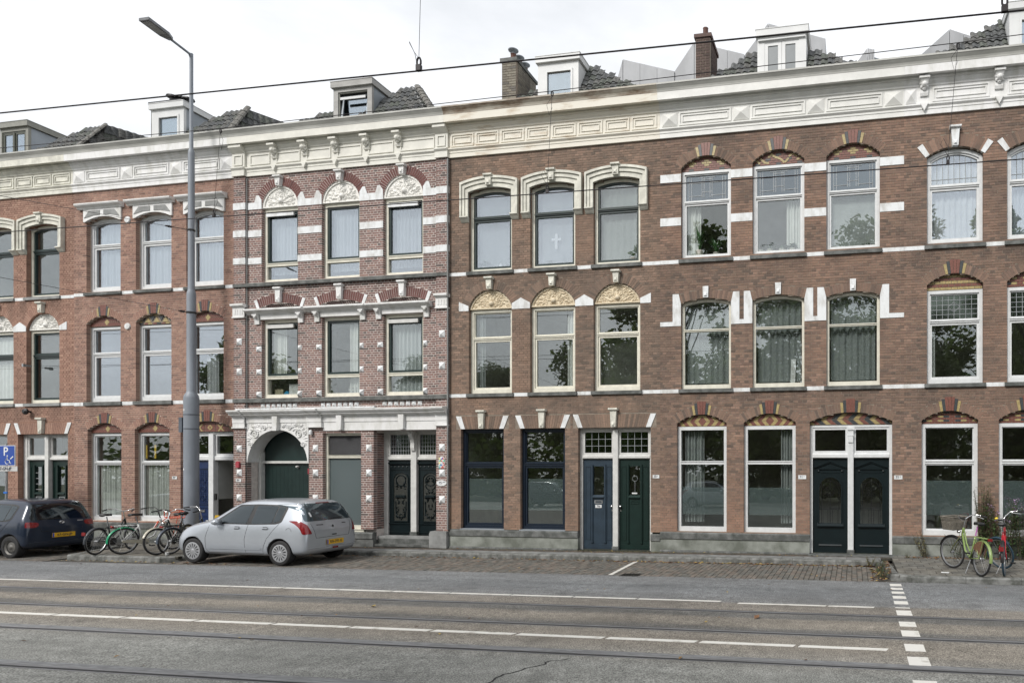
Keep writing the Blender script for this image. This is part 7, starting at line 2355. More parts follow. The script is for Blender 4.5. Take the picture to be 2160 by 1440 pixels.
def build_car(name, label, paint, style, plate, group, kx=1.0, kz=1.0, ro=1.0):
    car = thing(name, label, 'car', (0, 0, 0), group)
    me = make_body(kx, kz, ro=ro)
    me.materials.clear()
    for m_ in (paint, TRIM): me.materials.append(m_)
    # underside and wheel wells are dark
    mi = []
    for p in me.polygons:
        c, nn = p.center, p.normal
        well = any((c.x - hx * kx) ** 2 + (c.z - 0.30) ** 2 < 0.345 ** 2 and abs(c.y) < 0.86 and (abs(nn.y) < 0.75 or abs(c.y) < 0.70) for hx in (0.68, 3.07))
        mi.append(1 if well or c.z < 0.215 else 0)
    me.polygons.foreach_set('material_index', mi)
    me.polygons.foreach_set('use_smooth', [True] * len(me.polygons))
    body = inst(me, 'body', car, (0, 0, 0))
    bm = bmesh.new(); bm.from_mesh(me); bvh = BVHTree.FromBMesh(bm); bm.free()
    sideL = dict(dirn=(0, -1, 0), uax=(1, 0, 0), vax=(0, 0, 1), far=3)
    sideR = dict(dirn=(0, 1, 0), uax=(1, 0, 0), vax=(0, 0, 1), far=3)
    back = dict(dirn=(1, 0, 0), uax=(0, 1, 0), vax=(0, 0, 1), far=3)
    front = dict(dirn=(-1, 0, 0), uax=(0, 1, 0), vax=(0, 0, 1), far=6)
    K = lambda pl: [(FX(p[0], kx, ro), p[1] * kz) for p in pl]
    fw_ = K([(2.46, 0.965), (1.93, 1.345), (1.52, 1.375), (1.60, 0.955)])
    rw_ = K([(1.47, 0.955), (1.42, 1.375), (0.87, 1.365), (0.92, 0.975)])
    qw_ = K([(0.89, 0.98), (0.84, 1.36), (0.66, 1.33), (0.72, 1.03)])
    for sd in (sideL, sideR):
        outl = K([(2.60, 0.94), (1.95, 1.385), (1.40, 1.405), (0.80, 1.395), (0.60, 1.35), (0.66, 1.0), (0.80, 0.955), (1.5, 0.935)])
        patch(bvh, rounded(outl, 0.05), off=0.002, **sd).build('window_surround', TRIM, body, smooth=True)
        for nm, pl in (('side_window', fw_), ('side_window', rw_), ('quarter_window', qw_)):
            patch(bvh, rounded(pl, 0.03), off=0.006, **sd).build(nm, CARGL, body, smooth=True)
        # door seams, sill moulding
        for ln in (K([(2.62, 0.90), (2.70, 0.62), (2.69, 0.36), (2.62, 0.27)]), K([(1.55, 0.94), (1.62, 0.6), (1.60, 0.27)]), K([(0.72, 0.97), (0.86, 0.82), (1.02, 0.62), (1.10, 0.45), (1.14, 0.27)]), K([(2.62, 0.27), (1.14, 0.27)])):
            tube_patch(bvh, ln, r=0.0045, **sd).build('door_seam', TRIM, body)
        patch(bvh, K([(2.62, 0.36), (2.62, 0.40), (1.17, 0.40), (1.17, 0.36)]), off=0.012, **sd).build('side_moulding', paint, body, smooth=True)
        for x0 in (1.76, 0.99):
            patch(bvh, rounded(K([(x0, 0.845), (x0 + 0.17, 0.845), (x0 + 0.17, 0.872), (x0, 0.872)]), 0.012), off=0.028, step=0.03, **sd).build('door_handle', paint, body, smooth=True)
            patch(bvh, rounded(K([(x0 + 0.01, 0.825), (x0 + 0.16, 0.825), (x0 + 0.15, 0.89), (x0 + 0.02, 0.89)]), 0.02), off=0.003, step=0.03, **sd).build('handle_recess', TRIM, body, smooth=True)
    # mirrors
    for sy in (-1, 1):
        b = MB()
        x, y, z = 2.33 * kx, sy * 0.90, 0.985 * kz
        for (dx, hw_, hh) in ((-0.07, 0.095, 0.07), (0.0, 0.10, 0.075), (0.06, 0.085, 0.06), (0.10, 0.05, 0.035)):
            for t in range(10):
                an = t * PI / 5
                b.v.append((x + dx, y + hw_ * math.cos(an), z + hh * math.sin(an)))
        for i in range(3):
            for t in range(10): b.f.append([i * 10 + t, i * 10 + (t + 1) % 10, (i + 1) * 10 + (t + 1) % 10, (i + 1) * 10 + t]); b.t.append(None)
        b.f.append(list(range(10))); b.t.append(None); b.f.append(list(range(30, 40))); b.t.append(None)
        b.tube([(x, y - sy * 0.08, z - 0.04), (x + 0.02, y - sy * 0.16, z - 0.06)], 0.025, 6)
        b.build('wing_mirror', paint, body, smooth=True)
    # rear window and lamps
    if style == 'cap':
        rwin = [(-0.71, 1.02), (-0.635, 1.42), (0.635, 1.42), (0.71, 1.02)]
        patch(bvh, rounded(K2(rwin, kz), 0.05), off=0.005, **back).build('rear_window', CARGL, body, smooth=True)
        lamp = [(1.02, 1.035), (0.80, 1.04), (0.62, 0.94), (0.50, 0.735), (0.75, 0.73), (0.80, 0.86), (0.90, 0.965)]
        hatch = [(-0.60, 0.97), (-0.50, 0.63), (0.50, 0.63), (0.60, 0.97)]
    else:
        rwin = [(-0.68, 0.98), (-0.59, 1.40), (0.59, 1.40), (0.68, 0.98)]
        patch(bvh, rounded(K2(rwin, kz), 0.06), off=0.005, **back).build('rear_window', CARGL, body, smooth=True)
        lamp = [(0.84, 0.94), (0.64, 0.93), (0.54, 0.90), (0.55, 0.82), (0.64, 0.79), (0.84, 0.795)]
        hatch = [(-0.50, 0.90), (-0.46, 0.68), (0.46, 0.68), (0.50, 0.90)]
    for sy in (1, -1):
        dd = Vector((0.80, -sy * 0.60, 0)).normalized()
        uu = Vector((0.60 * sy, 0.80, 0)).normalized() if sy > 0 else Vector((-0.60, 0.80, 0)).normalized()
        # polygon given across the rear corner: u measured along the corner's diagonal
        pl = [(sy * (p[0] * 0.80 + 0.10), p[1] * kz) for p in lamp]
        patch(bvh, rounded(pl, 0.03), off=0.010, step=0.03, dirn=dd, uax=uu, vax=(0, 0, 1), far=3).build('tail_lamp', REDL, body, smooth=True)
    tube_patch(bvh, K2(hatch[0:1] + [hatch[1], hatch[2]] + hatch[3:], kz), r=0.0045, **back).build('tailgate_seam', TRIM, body)
    tube_patch(bvh, K2([(-0.72, 0.40), (0.0, 0.405), (0.72, 0.40)], kz), r=0.01, **back).build('bumper_ridge', paint, body)
    b = MB(); x = 0.0 if style == 'cap' else 0.03
    zpl = 0.505 if style == 'cap' else 0.56
    hit, nrm, _, _ = bvh.ray_cast(Vector((-1, 0, zpl)), Vector((1, 0, 0)))
    px_ = hit.x - 0.012
    yo = -0.05 if style == 'cap' else -0.02
    pl = MB().box(px_ - 0.012, px_, yo - 0.26, yo + 0.26, zpl - 0.057, zpl + 0.057).build('number_plate', PLATE, car)
    MB().box(px_ - 0.0135, px_ - 0.0121, yo + 0.218, yo + 0.255, zpl - 0.052, zpl + 0.052).build('plate_strip', PBLUE, pl)
    text(plate, 0.088, INK, pl, (px_ - 0.014, yo - 0.02, zpl), (PI / 2, 0, -PI / 2))
    MB().ring(outline(0, 1, 0, 1), outline(0.1, 0.9, 0.1, 0.9), 0, 0.01)
    # wiper, badge, fog lamp
    hy = 1.045 if style == 'cap' else 1.0
    tube_patch(bvh, K2([(0.05, hy), (-0.38, hy + 0.03)] if style == 'cap' else [(0.0, hy), (0.48, hy + 0.02)], kz), r=0.010, off=0.012, **back).build('rear_wiper', TRIM, body)
    if style == 'cap':
        patch(bvh, rounded(K2([(-0.16, 0.345), (0.02, 0.345), (0.02, 0.385), (-0.16, 0.385)], kz), 0.018), off=0.01, step=0.03, **back).build('fog_lamp', REDL, body, smooth=True)
        patch(bvh, K2([(-0.045, 0.875), (-0.01, 0.91), (0.025, 0.875), (-0.01, 0.84)], kz), off=0.012, step=0.03, **back).build('badge', mat_cache('badge', lambda: mat('dark_chrome', (0.10, 0.10, 0.11), 0.3, metal=0.8)), body)
        patch(bvh, K2([(-0.10, 0.665), (0.04, 0.665), (0.04, 0.69), (-0.10, 0.69)], kz), off=0.012, step=0.03, **back).build('tailgate_handle', TRIM, body)
        patch(bvh, rounded(K2([(0.50, 1.12), (0.55, 1.12), (0.56, 1.22), (0.52, 1.22)], kz), 0.01), off=0.009, step=0.03, **back).build('window_sticker', WHITEB, body)
        for (yy, s_) in ((0.36, 0.2), (-0.38, 0.12)): patch(bvh, K2([(yy - s_ / 2, 0.915), (yy + s_ / 2, 0.92), (yy + s_ / 2, 0.938), (yy - s_ / 2, 0.933)], kz), off=0.006, step=0.03, **back).build('badge', mat_cache('badge', None), body)
        tube_patch(bvh, [(0.33 * kx + 0.0, 1.44 * kz)], r=0.004, **sideL) if False else None
        patch(bvh, [(-0.2, 1.415), (0.2, 1.415), (0.2, 1.435), (-0.2, 1.435)], off=0.008, step=0.04, **back).build('high_brake_lamp', mat_cache('hbl', lambda: mat('dark_red_lens', (0.12, 0.01, 0.015), 0.2)), body)
        for k in range(12): pass
        b = MB(); b.lathe([(0.085, 0), (0.085, 0.004), (0.078, 0.004), (0.078, 0)], (0.42 * kx, 0.0, 0.0), 'y', 24)
        hit, nrm, _, _ = bvh.ray_cast(Vector((0.45 * kx, 2, 0.84 * kz)), Vector((0, -1, 0)))
        b = MB(); b.tube([(0.45 * kx + 0.075 * math.cos(t * PI / 10), hit.y + 0.002, 0.80 * kz + 0.075 * math.sin(t * PI / 10)) for t in range(21)], 0.003, 4); b.build('fuel_flap', TRIM, body)
    else:
        b = MB(); hit, nrm, _, _ = bvh.ray_cast(Vector((-1, 0, 0.90 * kz)), Vector((1, 0, 0)))
        for (ax, az) in ((0.055, 0.034), (0.028, 0.034), (0.046, 0.016)): b.tube([(hit.x - 0.008, ax * math.cos(t * PI / 8), 0.90 * kz + az * math.sin(t * PI / 8) + (0.012 if az < 0.02 else 0)) for t in range(17)], 0.005, 4)
        b.build('badge', CHROME, body)
        patch(bvh, K2([(-0.50, 0.905), (-0.36, 0.905), (-0.36, 0.93), (-0.50, 0.93)], kz), off=0.008, step=0.03, **back).build('badge', STEEL, body)
    # front: headlamps, windscreen, grille
    patch(bvh, rounded(K2([(-0.66, 1.02), (-0.55, 1.42), (0.55, 1.42), (0.66, 1.02)], kz), 0.05), off=0.006, step=0.06, **front).build('windscreen', CARGL, body, smooth=True)
    for sy in (-1, 1):
        patch(bvh, rounded(K2([(sy * 0.38, 0.60), (sy * 0.60, 0.62), (sy * 0.70, 0.76), (sy * 0.60, 0.78), (sy * 0.42, 0.70)], kz), 0.03), off=0.008, step=0.04, **front).build('headlamp', mat_cache('hl', lambda: mat('headlamp_glass', (0.55, 0.57, 0.58), 0.1, metal=0.4)), body, smooth=True)
    patch(bvh, rounded(K2([(-0.35, 0.34), (0.35, 0.34), (0.32, 0.44), (-0.32, 0.44)], kz), 0.03), off=0.006, step=0.06, **front).build('grille', TRIM, body, smooth=True)
    for hx in (0.68, 3.07):
        for sy in (-1, 1): wheel(car, hx * kx, sy * 0.735, 0.292, sy, style)
    return car
def K2(pl, kz): return [(p[0], p[1] * kz) for p in pl]
SILV = car_paint('silver_car_paint', (0.44, 0.47, 0.51), 0.5, 0.32)
NAVYC = car_paint('dark_blue_car_paint', (0.010, 0.019, 0.040), 0.25, 0.3)
swift = build_car('parked_car', 'silver five door hatchback parked beside the bikes, tail towards the right', SILV, 'cap', 'RN-291-G', 'hatchbacks parked along the kerb')
swift.location = (-13.02 + 0.68, 13.98, gz(-13) + 0.002)
swift.rotation_euler = (0, -0.0054, PI)
yaris = build_car('parked_car', 'dark blue hatchback with steel wheels cut by the left picture edge', NAVYC, 'steel', '67-GN-JP', 'hatchbacks parked along the kerb', 0.98, 0.99, 0.72)
yaris.location = (-21.30 + 0.68, 14.22, gz(-21) - 0.02)
yaris.rotation_euler = (0, -0.0054, PI)
# two cars on the other side of the street, which the ground floor panes reflect
for (xx, src, lab) in ((-9.6, swift, 'pale hatchback parked across the street, seen only as a reflection'), (-19.5, yaris, 'dark hatchback parked across the street, seen only as a reflection')):
    c = copy_tree(src); c.location = (xx, -4.6, gz(xx)); c['label'] = lab; c['group'] = 'hatchbacks across the street'; c.rotation_euler = (0, 0, 0)

# ------------------------------------------------------------------ bicycles
def paint(n_, c): return mat(n_, c, 0.35, var=0.06, scale=12, coat=0.3)
def bicycle(label, P0, P1, frame_m, tyre_m=RUBBER, rim_m=STEEL, fend_m=None, fend_f=None, steer=0.0, lean=0.06, bar_m=CHROME, case_m=None, rack_m=None, carrier=None, basket=False, saddle_h=0.99, step=True, guard=None, stripe=None, light=True, bar_style='sweep', post_m=None, ff=None, bell=None):
    """rear hub above P0, front hub above P1 (metres on the pavement)"""
    R_ = 0.335
    L_ = 1.10
    root = thing('bicycle', label, 'bicycle', (0, 0, 0), 'parked bicycles')
    fend_m = fend_m or frame_m
    fend_f = fend_f or fend_m
    def wheel_(cx, parent_rot=None):
        w_ = bpy.data.objects.new('wheel', None); C.objects.link(w_); w_.parent = root; w_.empty_display_size = 0.1
        w_.location = (cx, 0, R_); ORG[w_.name] = Vector((0, 0, 0))
        n = 36
        b = MB(); V, F = [], []
        for i in range(n):
            t = 2 * PI * i / n
            for k in range(8):
                a = 2 * PI * k / 8
                rr = R_ - 0.02 + 0.02 * math.cos(a)
                V.append((rr * math.cos(t), 0.019 * math.sin(a), rr * math.sin(t)))
        for i in range(n):
            for k in range(8): F.append((i * 8 + k, i * 8 + (k + 1) % 8, ((i + 1) % n) * 8 + (k + 1) % 8, ((i + 1) % n) * 8 + k))
        b.add(V, F); b.build('tyre', tyre_m, w_, smooth=True, origin=(0, 0, 0))
        b = MB(); b.lathe([(R_ - 0.038, -0.011), (R_ - 0.055, -0.008), (R_ - 0.055, 0.008), (R_ - 0.038, 0.011)], (0, 0, 0), 'y', 36); b.build('rim', rim_m, w_, origin=(0, 0, 0))
        b = MB()
        for i in range(24):
            t = 2 * PI * i / 24; t2 = t + (0.5 if i % 2 else -0.5); sy = 0.025 if i % 4 < 2 else -0.025
            b.tube([(0.02 * math.cos(t2), sy, 0.02 * math.sin(t2)), ((R_ - 0.05) * math.cos(t), 0, (R_ - 0.05) * math.sin(t))], 0.0017, 3, cap=False)
        sp = b.build('spokes', STEEL, w_, origin=(0, 0, 0), recalc=False); sp['kind'] = 'stuff'
        b = MB(); b.lathe([(0.018, -0.045), (0.03, -0.03), (0.022, 0), (0.03, 0.03), (0.018, 0.045)], (0, 0, 0), 'y', 10); b.build('hub', STEEL, w_, origin=(0, 0, 0))
        return w_
    wheel_(0.0)
    hb, ht = Vector((0.83, 0, 0.72)), Vector((0.79, 0, 0.86))       # head tube
    bb = Vector((0.43, 0, 0.29)); stt = Vector((0.30, 0, 0.74 if step else 0.82))
    b = MB()
    b.tube([hb, ht], 0.022, 8); b.tube([bb, stt], 0.017, 8)
    if step:
        b.tube([hb + Vector((-0.005, 0, 0.03)), Vector((0.66, 0, 0.42)), bb + Vector((0.03, 0, 0.02))], 0.021, 8)
        b.tube([ht, Vector((0.62, 0, 0.56)), Vector((0.47, 0, 0.42)), Vector((0.385, 0, 0.45))], 0.015, 8)
    else:
        b.tube([hb, bb], 0.019, 8); b.tube([ht, stt + Vector((0, 0, -0.03))], 0.016, 8)
    for sy in (-1, 1):
        b.tube([bb + Vector((0, sy * 0.02, 0)), Vector((0, sy * 0.055, R_))], 0.010, 6)
        b.tube([stt + Vector((0.01, sy * 0.015, -0.06)), Vector((0, sy * 0.055, R_))], 0.009, 6)
    b.build('frame', frame_m, root, smooth=True)
    if stripe:
        b = MB(); b.tube([Vector((0.75, 0, 0.785)), Vector((0.64, 0, 0.585)), Vector((0.56, 0, 0.50))], 0.018, 8); b.build('frame_stripe', stripe, root, smooth=True)
    b = MB(); b.tube([stt, stt + (stt - bb).normalized() * (saddle_h - 0.05 - stt.z)], 0.0125, 8); b.build('seat_post', post_m or STEEL, root)
    sx, sz = stt.x - 0.07, saddle_h
    b = MB()
    n = 10; V = []
    prof = [(-0.13, 0.075, -0.005), (-0.10, 0.085, 0.012), (-0.04, 0.08, 0.012), (0.03, 0.045, 0.004), (0.10, 0.022, 0.004), (0.155, 0.014, -0.004)]
    for (dx, hw_, dz) in prof:
        for k in range(n):
            a = 2 * PI * k / n
            V.append((sx + dx, hw_ * math.cos(a), sz + dz + (0.022 if math.sin(a) > 0 else 0.04) * math.sin(a)))
    F = [(i * n + k, i * n + (k + 1) % n, (i + 1) * n + (k + 1) % n, (i + 1) * n + k) for i in range(len(prof) - 1) for k in range(n)] + [tuple(range(n)), tuple(range((len(prof) - 1) * n, len(prof) * n))]
    b.add(V, F); b.build('saddle', BLACK, root, smooth=True)
    # cranks, chain case, pedals
    b = MB()
    if case_m:
        V = [(-0.03, R_ + 0.035), (0.34, 0.345), (0.43, 0.385), (0.50, 0.36), (0.53, 0.29), (0.50, 0.22), (0.43, 0.20), (0.34, 0.25), (-0.03, R_ - 0.035), (-0.055, R_)]
        b.prism(V, -0.062, -0.038); b.build('chain_case', case_m, root)
    else:
        b.lathe([(0.0, -0.055), (0.10, -0.055), (0.10, -0.042), (0, -0.042)], (bb.x, 0, bb.z), 'y', 24); b.build('chain_wheel', BLACK, root)
        b = MB(); b.tube([(0, -0.05, R_ + 0.03), (bb.x, -0.05, bb.z + 0.095)], 0.005, 4); b.tube([(0, -0.05, R_ - 0.03), (bb.x, -0.05, bb.z - 0.095)], 0.005, 4); b.build('chain', BLACK, root)
    b = MB(); b.tube([(bb.x + 0.12, -0.09, bb.z - 0.11), (bb.x, -0.075, bb.z), (bb.x, 0.075, bb.z), (bb.x - 0.12, 0.09, bb.z + 0.11)], 0.009, 6); b.build('crank', STEEL, root)
    for sy, dx, dz in ((-1, 0.12, -0.11), (1, -0.12, 0.11)):
        MB().box(bb.x + dx - 0.045, bb.x + dx + 0.045, sy * 0.14 - 0.045, sy * 0.14 + 0.045, bb.z + dz - 0.012, bb.z + dz + 0.012).build('pedal', BLACK, root)
    def fender(parent, cx, cz, t0, t1, m_, wd=0.032):
        V, F = [], []
        n = 14
        rr = R_ + 0.018
        for i in range(n + 1):
            t = t0 + (t1 - t0) * i / n
            for (yy, dr) in ((-wd, -0.018), (-wd * 0.6, 0.0), (wd * 0.6, 0.0), (wd, -0.018), (wd, -0.022), (wd * 0.6, -0.004), (-wd * 0.6, -0.004), (-wd, -0.022)):
                V.append((cx + (rr + dr) * math.cos(t), yy, cz + (rr + dr) * math.sin(t)))
        for i in range(n):
            for k in range(8): F.append((i * 8 + k, i * 8 + (k + 1) % 8, (i + 1) * 8 + (k + 1) % 8, (i + 1) * 8 + k))
        b = MB(); b.add(V, F); return b.build('mudguard', m_, parent, smooth=True)
    fender(root, 0, R_, 0.75, 3.25, fend_m)
    if rack_m:
        b = MB()
        zt = 2 * R_ + 0.06
        for yy in (-0.06, 0.06): b.tube([(0.26, yy, zt - 0.01), (-0.22, yy, zt)], 0.008, 6)
        for xx in (-0.2, -0.08, 0.04, 0.16): b.tube([(xx, -0.06, zt), (xx, 0.06, zt)], 0.006, 6)
        for yy in (-0.06, 0.06):
            b.tube([(-0.12, yy, zt), (0, yy * 1.1, R_)], 0.006, 6)
        b.build('luggage_rack', rack_m, root)
    b = MB(); b.box(-0.385 if not rack_m else -0.26, -0.355 if not rack_m else -0.225, -0.04, 0.04, R_ + 0.18 if not rack_m else 2 * R_ + 0.02, R_ + 0.26 if not rack_m else 2 * R_ + 0.07); b.build('tail_lamp', REDL, root)
    if guard: # coat guard
        b = MB(); pts = [(0.05 + 0.0, 0.0, 0)]
        V = [(-0.02, R_ + 0.04)] + [(0.0 + (R_ + 0.0) * math.cos(t), R_ + R_ * math.sin(t)) for t in (0.55, 0.9, 1.25, 1.6, 1.9)]
        for yy in (-0.045, 0.04): b.prism(V, yy, yy + 0.004)
        b.build('coat_guard', guard, root)
    b = MB(); b.tube([(0.36, 0.03, 0.27), (0.28, 0.16, 0.01), (0.24, 0.175, 0.005)], 0.008, 6); b.build('kickstand', STEEL if rim_m is STEEL else BLACK, root)
    # steering assembly turns about the head tube
    ax = (ht - hb).normalized()
    st = bpy.data.objects.new('steering', None); C.objects.link(st); st.parent = root; st.empty_display_size = 0.1; ORG[st.name] = Vector((0, 0, 0))
    fh = Vector((L_, 0, R_))
    m = Matrix.Translation(hb) @ Matrix.Rotation(steer, 4, ax) @ Matrix.Translation(-hb)
    st.matrix_local = m
    fw_ = wheel_(L_); fw_.parent = root
    b = MB()
    crown = hb + Vector((0.012, 0, -0.04))
    for sy in (-1, 1): b.tube([crown, crown + Vector((0.02, sy * 0.05, -0.03)), Vector((1.02, sy * 0.052, 0.47)), fh + Vector((0, sy * 0.052, 0))], [0.014, 0.013, 0.011, 0.008], 6)
    b.tube([crown, hb], 0.015, 6)
    b.build('fork', ff or frame_m, st, smooth=True)
    fender(st, L_, R_, 0.35, 2.6, fend_f)
    top = ht + ax * 0.19
    b = MB(); b.tube([ht - ax * 0.005, top], 0.014, 8); b.build('stem', bar_m if bar_m is CHROME else BLACK, st)
    b = MB()
    for sy in (-1, 1):
        b.tube([top, top + Vector((0.03, sy * 0.10, 0.03)), top + Vector((0.0, sy * 0.22, 0.075)), top + Vector((-0.10, sy * 0.285, 0.06)), top + Vector((-0.15, sy * 0.295, 0.05))], 0.0115, 8)
    b.build('handlebar', bar_m, st, smooth=True)
    for sy in (-1, 1):
        b = MB(); b.tube([top + Vector((-0.13, sy * 0.292, 0.055)), top + Vector((-0.26, sy * 0.31, 0.03))], 0.0165, 8); b.build('grip', BLACK, st)
        b = MB(); b.tube([top + Vector((-0.02, sy * 0.235, 0.05)), top + Vector((-0.12, sy * 0.27, 0.02)), top + Vector((-0.2, sy * 0.29, -0.005))], 0.006, 5); b.build('brake_lever', STEEL, st)
    if light:
        b = MB(); b.lathe([(0.0, -0.03), (0.025, -0.02), (0.035, 0.03), (0.03, 0.036), (0, 0.038)], (crown.x + 0.07, 0, crown.z + 0.09), 'x', 14); b.build('headlight', CHROME, st, smooth=True)
    if bell:
        b = MB(); b.lathe([(0.034, 0), (0.032, 0.018), (0, 0.03)], (top.x - 0.07, 0.27, top.z + 0.075), 'z', 14); b.build('bell', bell, st, smooth=True)
    if carrier:
        b = MB()
        x0, x1, z0 = 0.93, 1.26, 0.86
        for zz, k in ((z0, 0.9), (z0 + 0.16, 1.0)):
            b.tube([(x0, -0.17 * k, zz), (x1, -0.17 * k, zz), (x1, 0.17 * k, zz), (x0, 0.17 * k, zz), (x0, -0.17 * k, zz)], 0.009, 6)
        for (xx, yy) in ((x0, -0.16), (x1, -0.16), (x1, 0.16), (x0, 0.16), (x0, 0.0), (x1, 0.0)): b.tube([(xx, yy * 0.95, z0), (xx, yy * 1.05, z0 + 0.16)], 0.008, 6)
        for k in range(5): b.tube([(x0 + 0.06 * k, -0.155, z0), (x0 + 0.06 * k, 0.155, z0)], 0.006, 6)
        b.tube([(x0, 0, z0), hb + Vector((0.0, 0, 0.05))], 0.012, 6); b.tube([(x1 - 0.05, 0.1, z0), fh + Vector((0, 0.06, 0))], 0.007, 6); b.tube([(x1 - 0.05, -0.1, z0), fh + Vector((0, -0.06, 0))], 0.007, 6)
        b.build('front_carrier', carrier, st)
    if basket:
        WICK = mat_cache('wicker', lambda: mat('grey_wicker', (0.22, 0.20, 0.165), 0.8, var=0.25, scale=40))
        x0, x1, z0, z1 = 0.88, 1.22, 0.80, 1.07
        bk = bpy.data.objects.new('basket', None); bk = MB().box(x0 + 0.03, x1 - 0.03, -0.165, 0.165, z0, z0 + 0.012).build('basket', WICK, st)
        b = MB()
        nx, ny = 9, 11
        def edge(f, z):
            k = (z - z0) / (z1 - z0)
            ex, ey = 0.03 - 0.03 * k, 0.165 + 0.035 * k
            a, c = x0 + ex, x1 - ex
            P = [(a, -ey), (c, -ey), (c, ey), (a, ey)]
            f = f % 4; i = int(f); t = f - i
            p, q = P[i], P[(i + 1) % 4]
            return (p[0] + (q[0] - p[0]) * t, p[1] + (q[1] - p[1]) * t, z)
        for i in range(44): 
            f = i / 11.0
            b.tube([edge(f, z0), edge(f, (z0 + z1) / 2), edge(f, z1)], 0.0055, 4)
        for r_ in range(13):
            z = z0 + 0.014 + (z1 - z0 - 0.02) * r_ / 12
            if r_ in (8, 9): continue
            pts = []
            for i in range(45):
                p = Vector(edge(i / 11.0, z)); s_ = 0.006 * (1 if (i + r_) % 2 else -1)
                pts.append((p.x + (s_ if 0.5 < (i / 11.0) % 2 - 0.5 < 1.4 else 0), p.y + s_, p.z))
            b.tube(pts, 0.0075, 4, cap=False)
        b.tube([edge(i / 11.0, z1) for i in range(45)], 0.014, 5, cap=False)
        o = b.build('basket_weave', WICK, bk); o['kind'] = 'stuff'
    # the front wheel follows the steering
    fw_.matrix_local = m @ Matrix.Translation(fh)
    p, q = Vector(P0), Vector(P1)
    an = math.atan2(q.y - p.y, q.x - p.x)
    root.location = (p.x, p.y, gz(p.x) + KERB)
    root.rotation_mode = 'XYZ'
    root.rotation_euler = (lean, 0, an)
    return root
CREAMB = paint('cream_bike_paint', (0.50, 0.47, 0.38)); BLK = paint('black_bike_paint', (0.014, 0.018, 0.018)); DGR = paint('dark_green_bike_paint', (0.04, 0.075, 0.06))
WSIL = paint('white_silver_bike_paint', (0.62, 0.63, 0.62)); GRN = paint('green_mudguard_paint', (0.01, 0.28, 0.13)); ORG_ = paint('orange_bike_paint', (0.75, 0.11, 0.05))
LIME = paint('lime_bike_paint', (0.22, 0.31, 0.10)); REDB = paint('red_bike_paint', (0.55, 0.02, 0.035)); BLT = mat('dark_blue_tyre', (0.02, 0.055, 0.085), 0.6, var=0.1); SLATE = paint('slate_mudguard_paint', (0.07, 0.085, 0.11))
BRNG = mat('brown_mesh_guard', (0.19, 0.10, 0.055), 0.7, var=0.2, scale=30)
PINK = paint('pink_post', (0.55, 0.16, 0.5)); YEL = paint('yellow_bell', (0.75, 0.55, 0.02))
bicycle('black bicycle with chrome handlebar nearest the dark blue car', (-18.72, 13.50), (-19.0, 14.6), BLK, fend_m=mat('grey_black_mudguard', (0.05, 0.055, 0.065), 0.35), bar_m=CHROME, lean=0.07, steer=0.2, light=False, ff=DGR)
bicycle('white bicycle with bright green mudguard and orange front carrier', (-18.12, 13.68), (-17.93, 14.77), WSIL, fend_m=GRN, fend_f=CREAMB, bar_m=BLACK, case_m=CREAMB, rack_m=WSIL, carrier=ORG_, stripe=ORG_, lean=0.06, steer=-0.15)
bicycle('dark bicycle facing the road with cream front mudguard and chrome handlebar', (-17.45, 14.72), (-17.06, 13.68), BLK, fend_m=BLK, fend_f=CREAMB, bar_m=CHROME, lean=-0.05, steer=-0.35)
bicycle('black bicycle with red tail light and slate mudguard in front of the silver car', (-16.86, 13.82), (-16.88, 14.92), BLK, fend_m=SLATE, bar_m=CHROME, rack_m=BLACK, lean=0.05, steer=-0.4, saddle_h=1.0)
bicycle('lime green bicycle with wicker front basket beside the black doors', (2.38, 13.22), (2.02, 14.30), LIME, fend_m=LIME, rack_m=LIME, basket=True, guard=BRNG, lean=0.08, steer=0.35, ff=paint('olive_bike_fork', (0.10, 0.11, 0.04)), post_m=PINK, fend_f=BLACK)
bicycle('red bicycle with dark blue front tyre near the right edge', (2.83, 13.32), (3.12, 14.38), REDB, fend_m=BLACK, fend_f=BLT, lean=-0.05, steer=0.95, step=False, bell=YEL, light=False, ff=REDB, tyre_m=BLT, saddle_h=0.98)
bicycle('black bicycle mostly hidden behind the silver car tail', (-15.0, 15.72), (-13.95, 15.62), BLK, fend_m=BLACK, bar_m=CHROME, lean=0.1, steer=1.1, light=False)

# ------------------------------------------------------------------ plants, leaves, litter
LEAFG = mat('weed_leaf_green', (0.065, 0.12, 0.035), 0.6, var=0.2, scale=14)
LEAFD = mat('dull_plant_green', (0.10, 0.12, 0.05), 0.7, var=0.2, scale=14, col2=(0.16, 0.13, 0.05))
LEAFP = mat('house_plant_green', (0.05, 0.13, 0.04), 0.5, var=0.2, scale=14)
FLOW = mat('pale_purple_flower', (0.45, 0.30, 0.48), 0.7)
BARK = mat('stem_brown', (0.10, 0.085, 0.05), 0.8)
def leaf(b, p, d, ln, wd, droop=0.25):
    d = Vector(d).normalized(); p = Vector(p)
    s_ = d.cross(Vector((0, 0, 1)))
    if s_.length < 1e-3: s_ = Vector((1, 0, 0))
    s_.normalize(); u = s_.cross(d)
    m1 = p + d * ln * 0.4 + u * ln * 0.06; m2 = p + d * ln - Vector((0, 0, ln * droop))
    b.add([tuple(p), tuple(m1 + s_ * wd), tuple(m2), tuple(m1 - s_ * wd), tuple(m1 - u * wd * 0.3)], [(0, 1, 4), (1, 2, 4), (2, 3, 4), (3, 0, 4)])
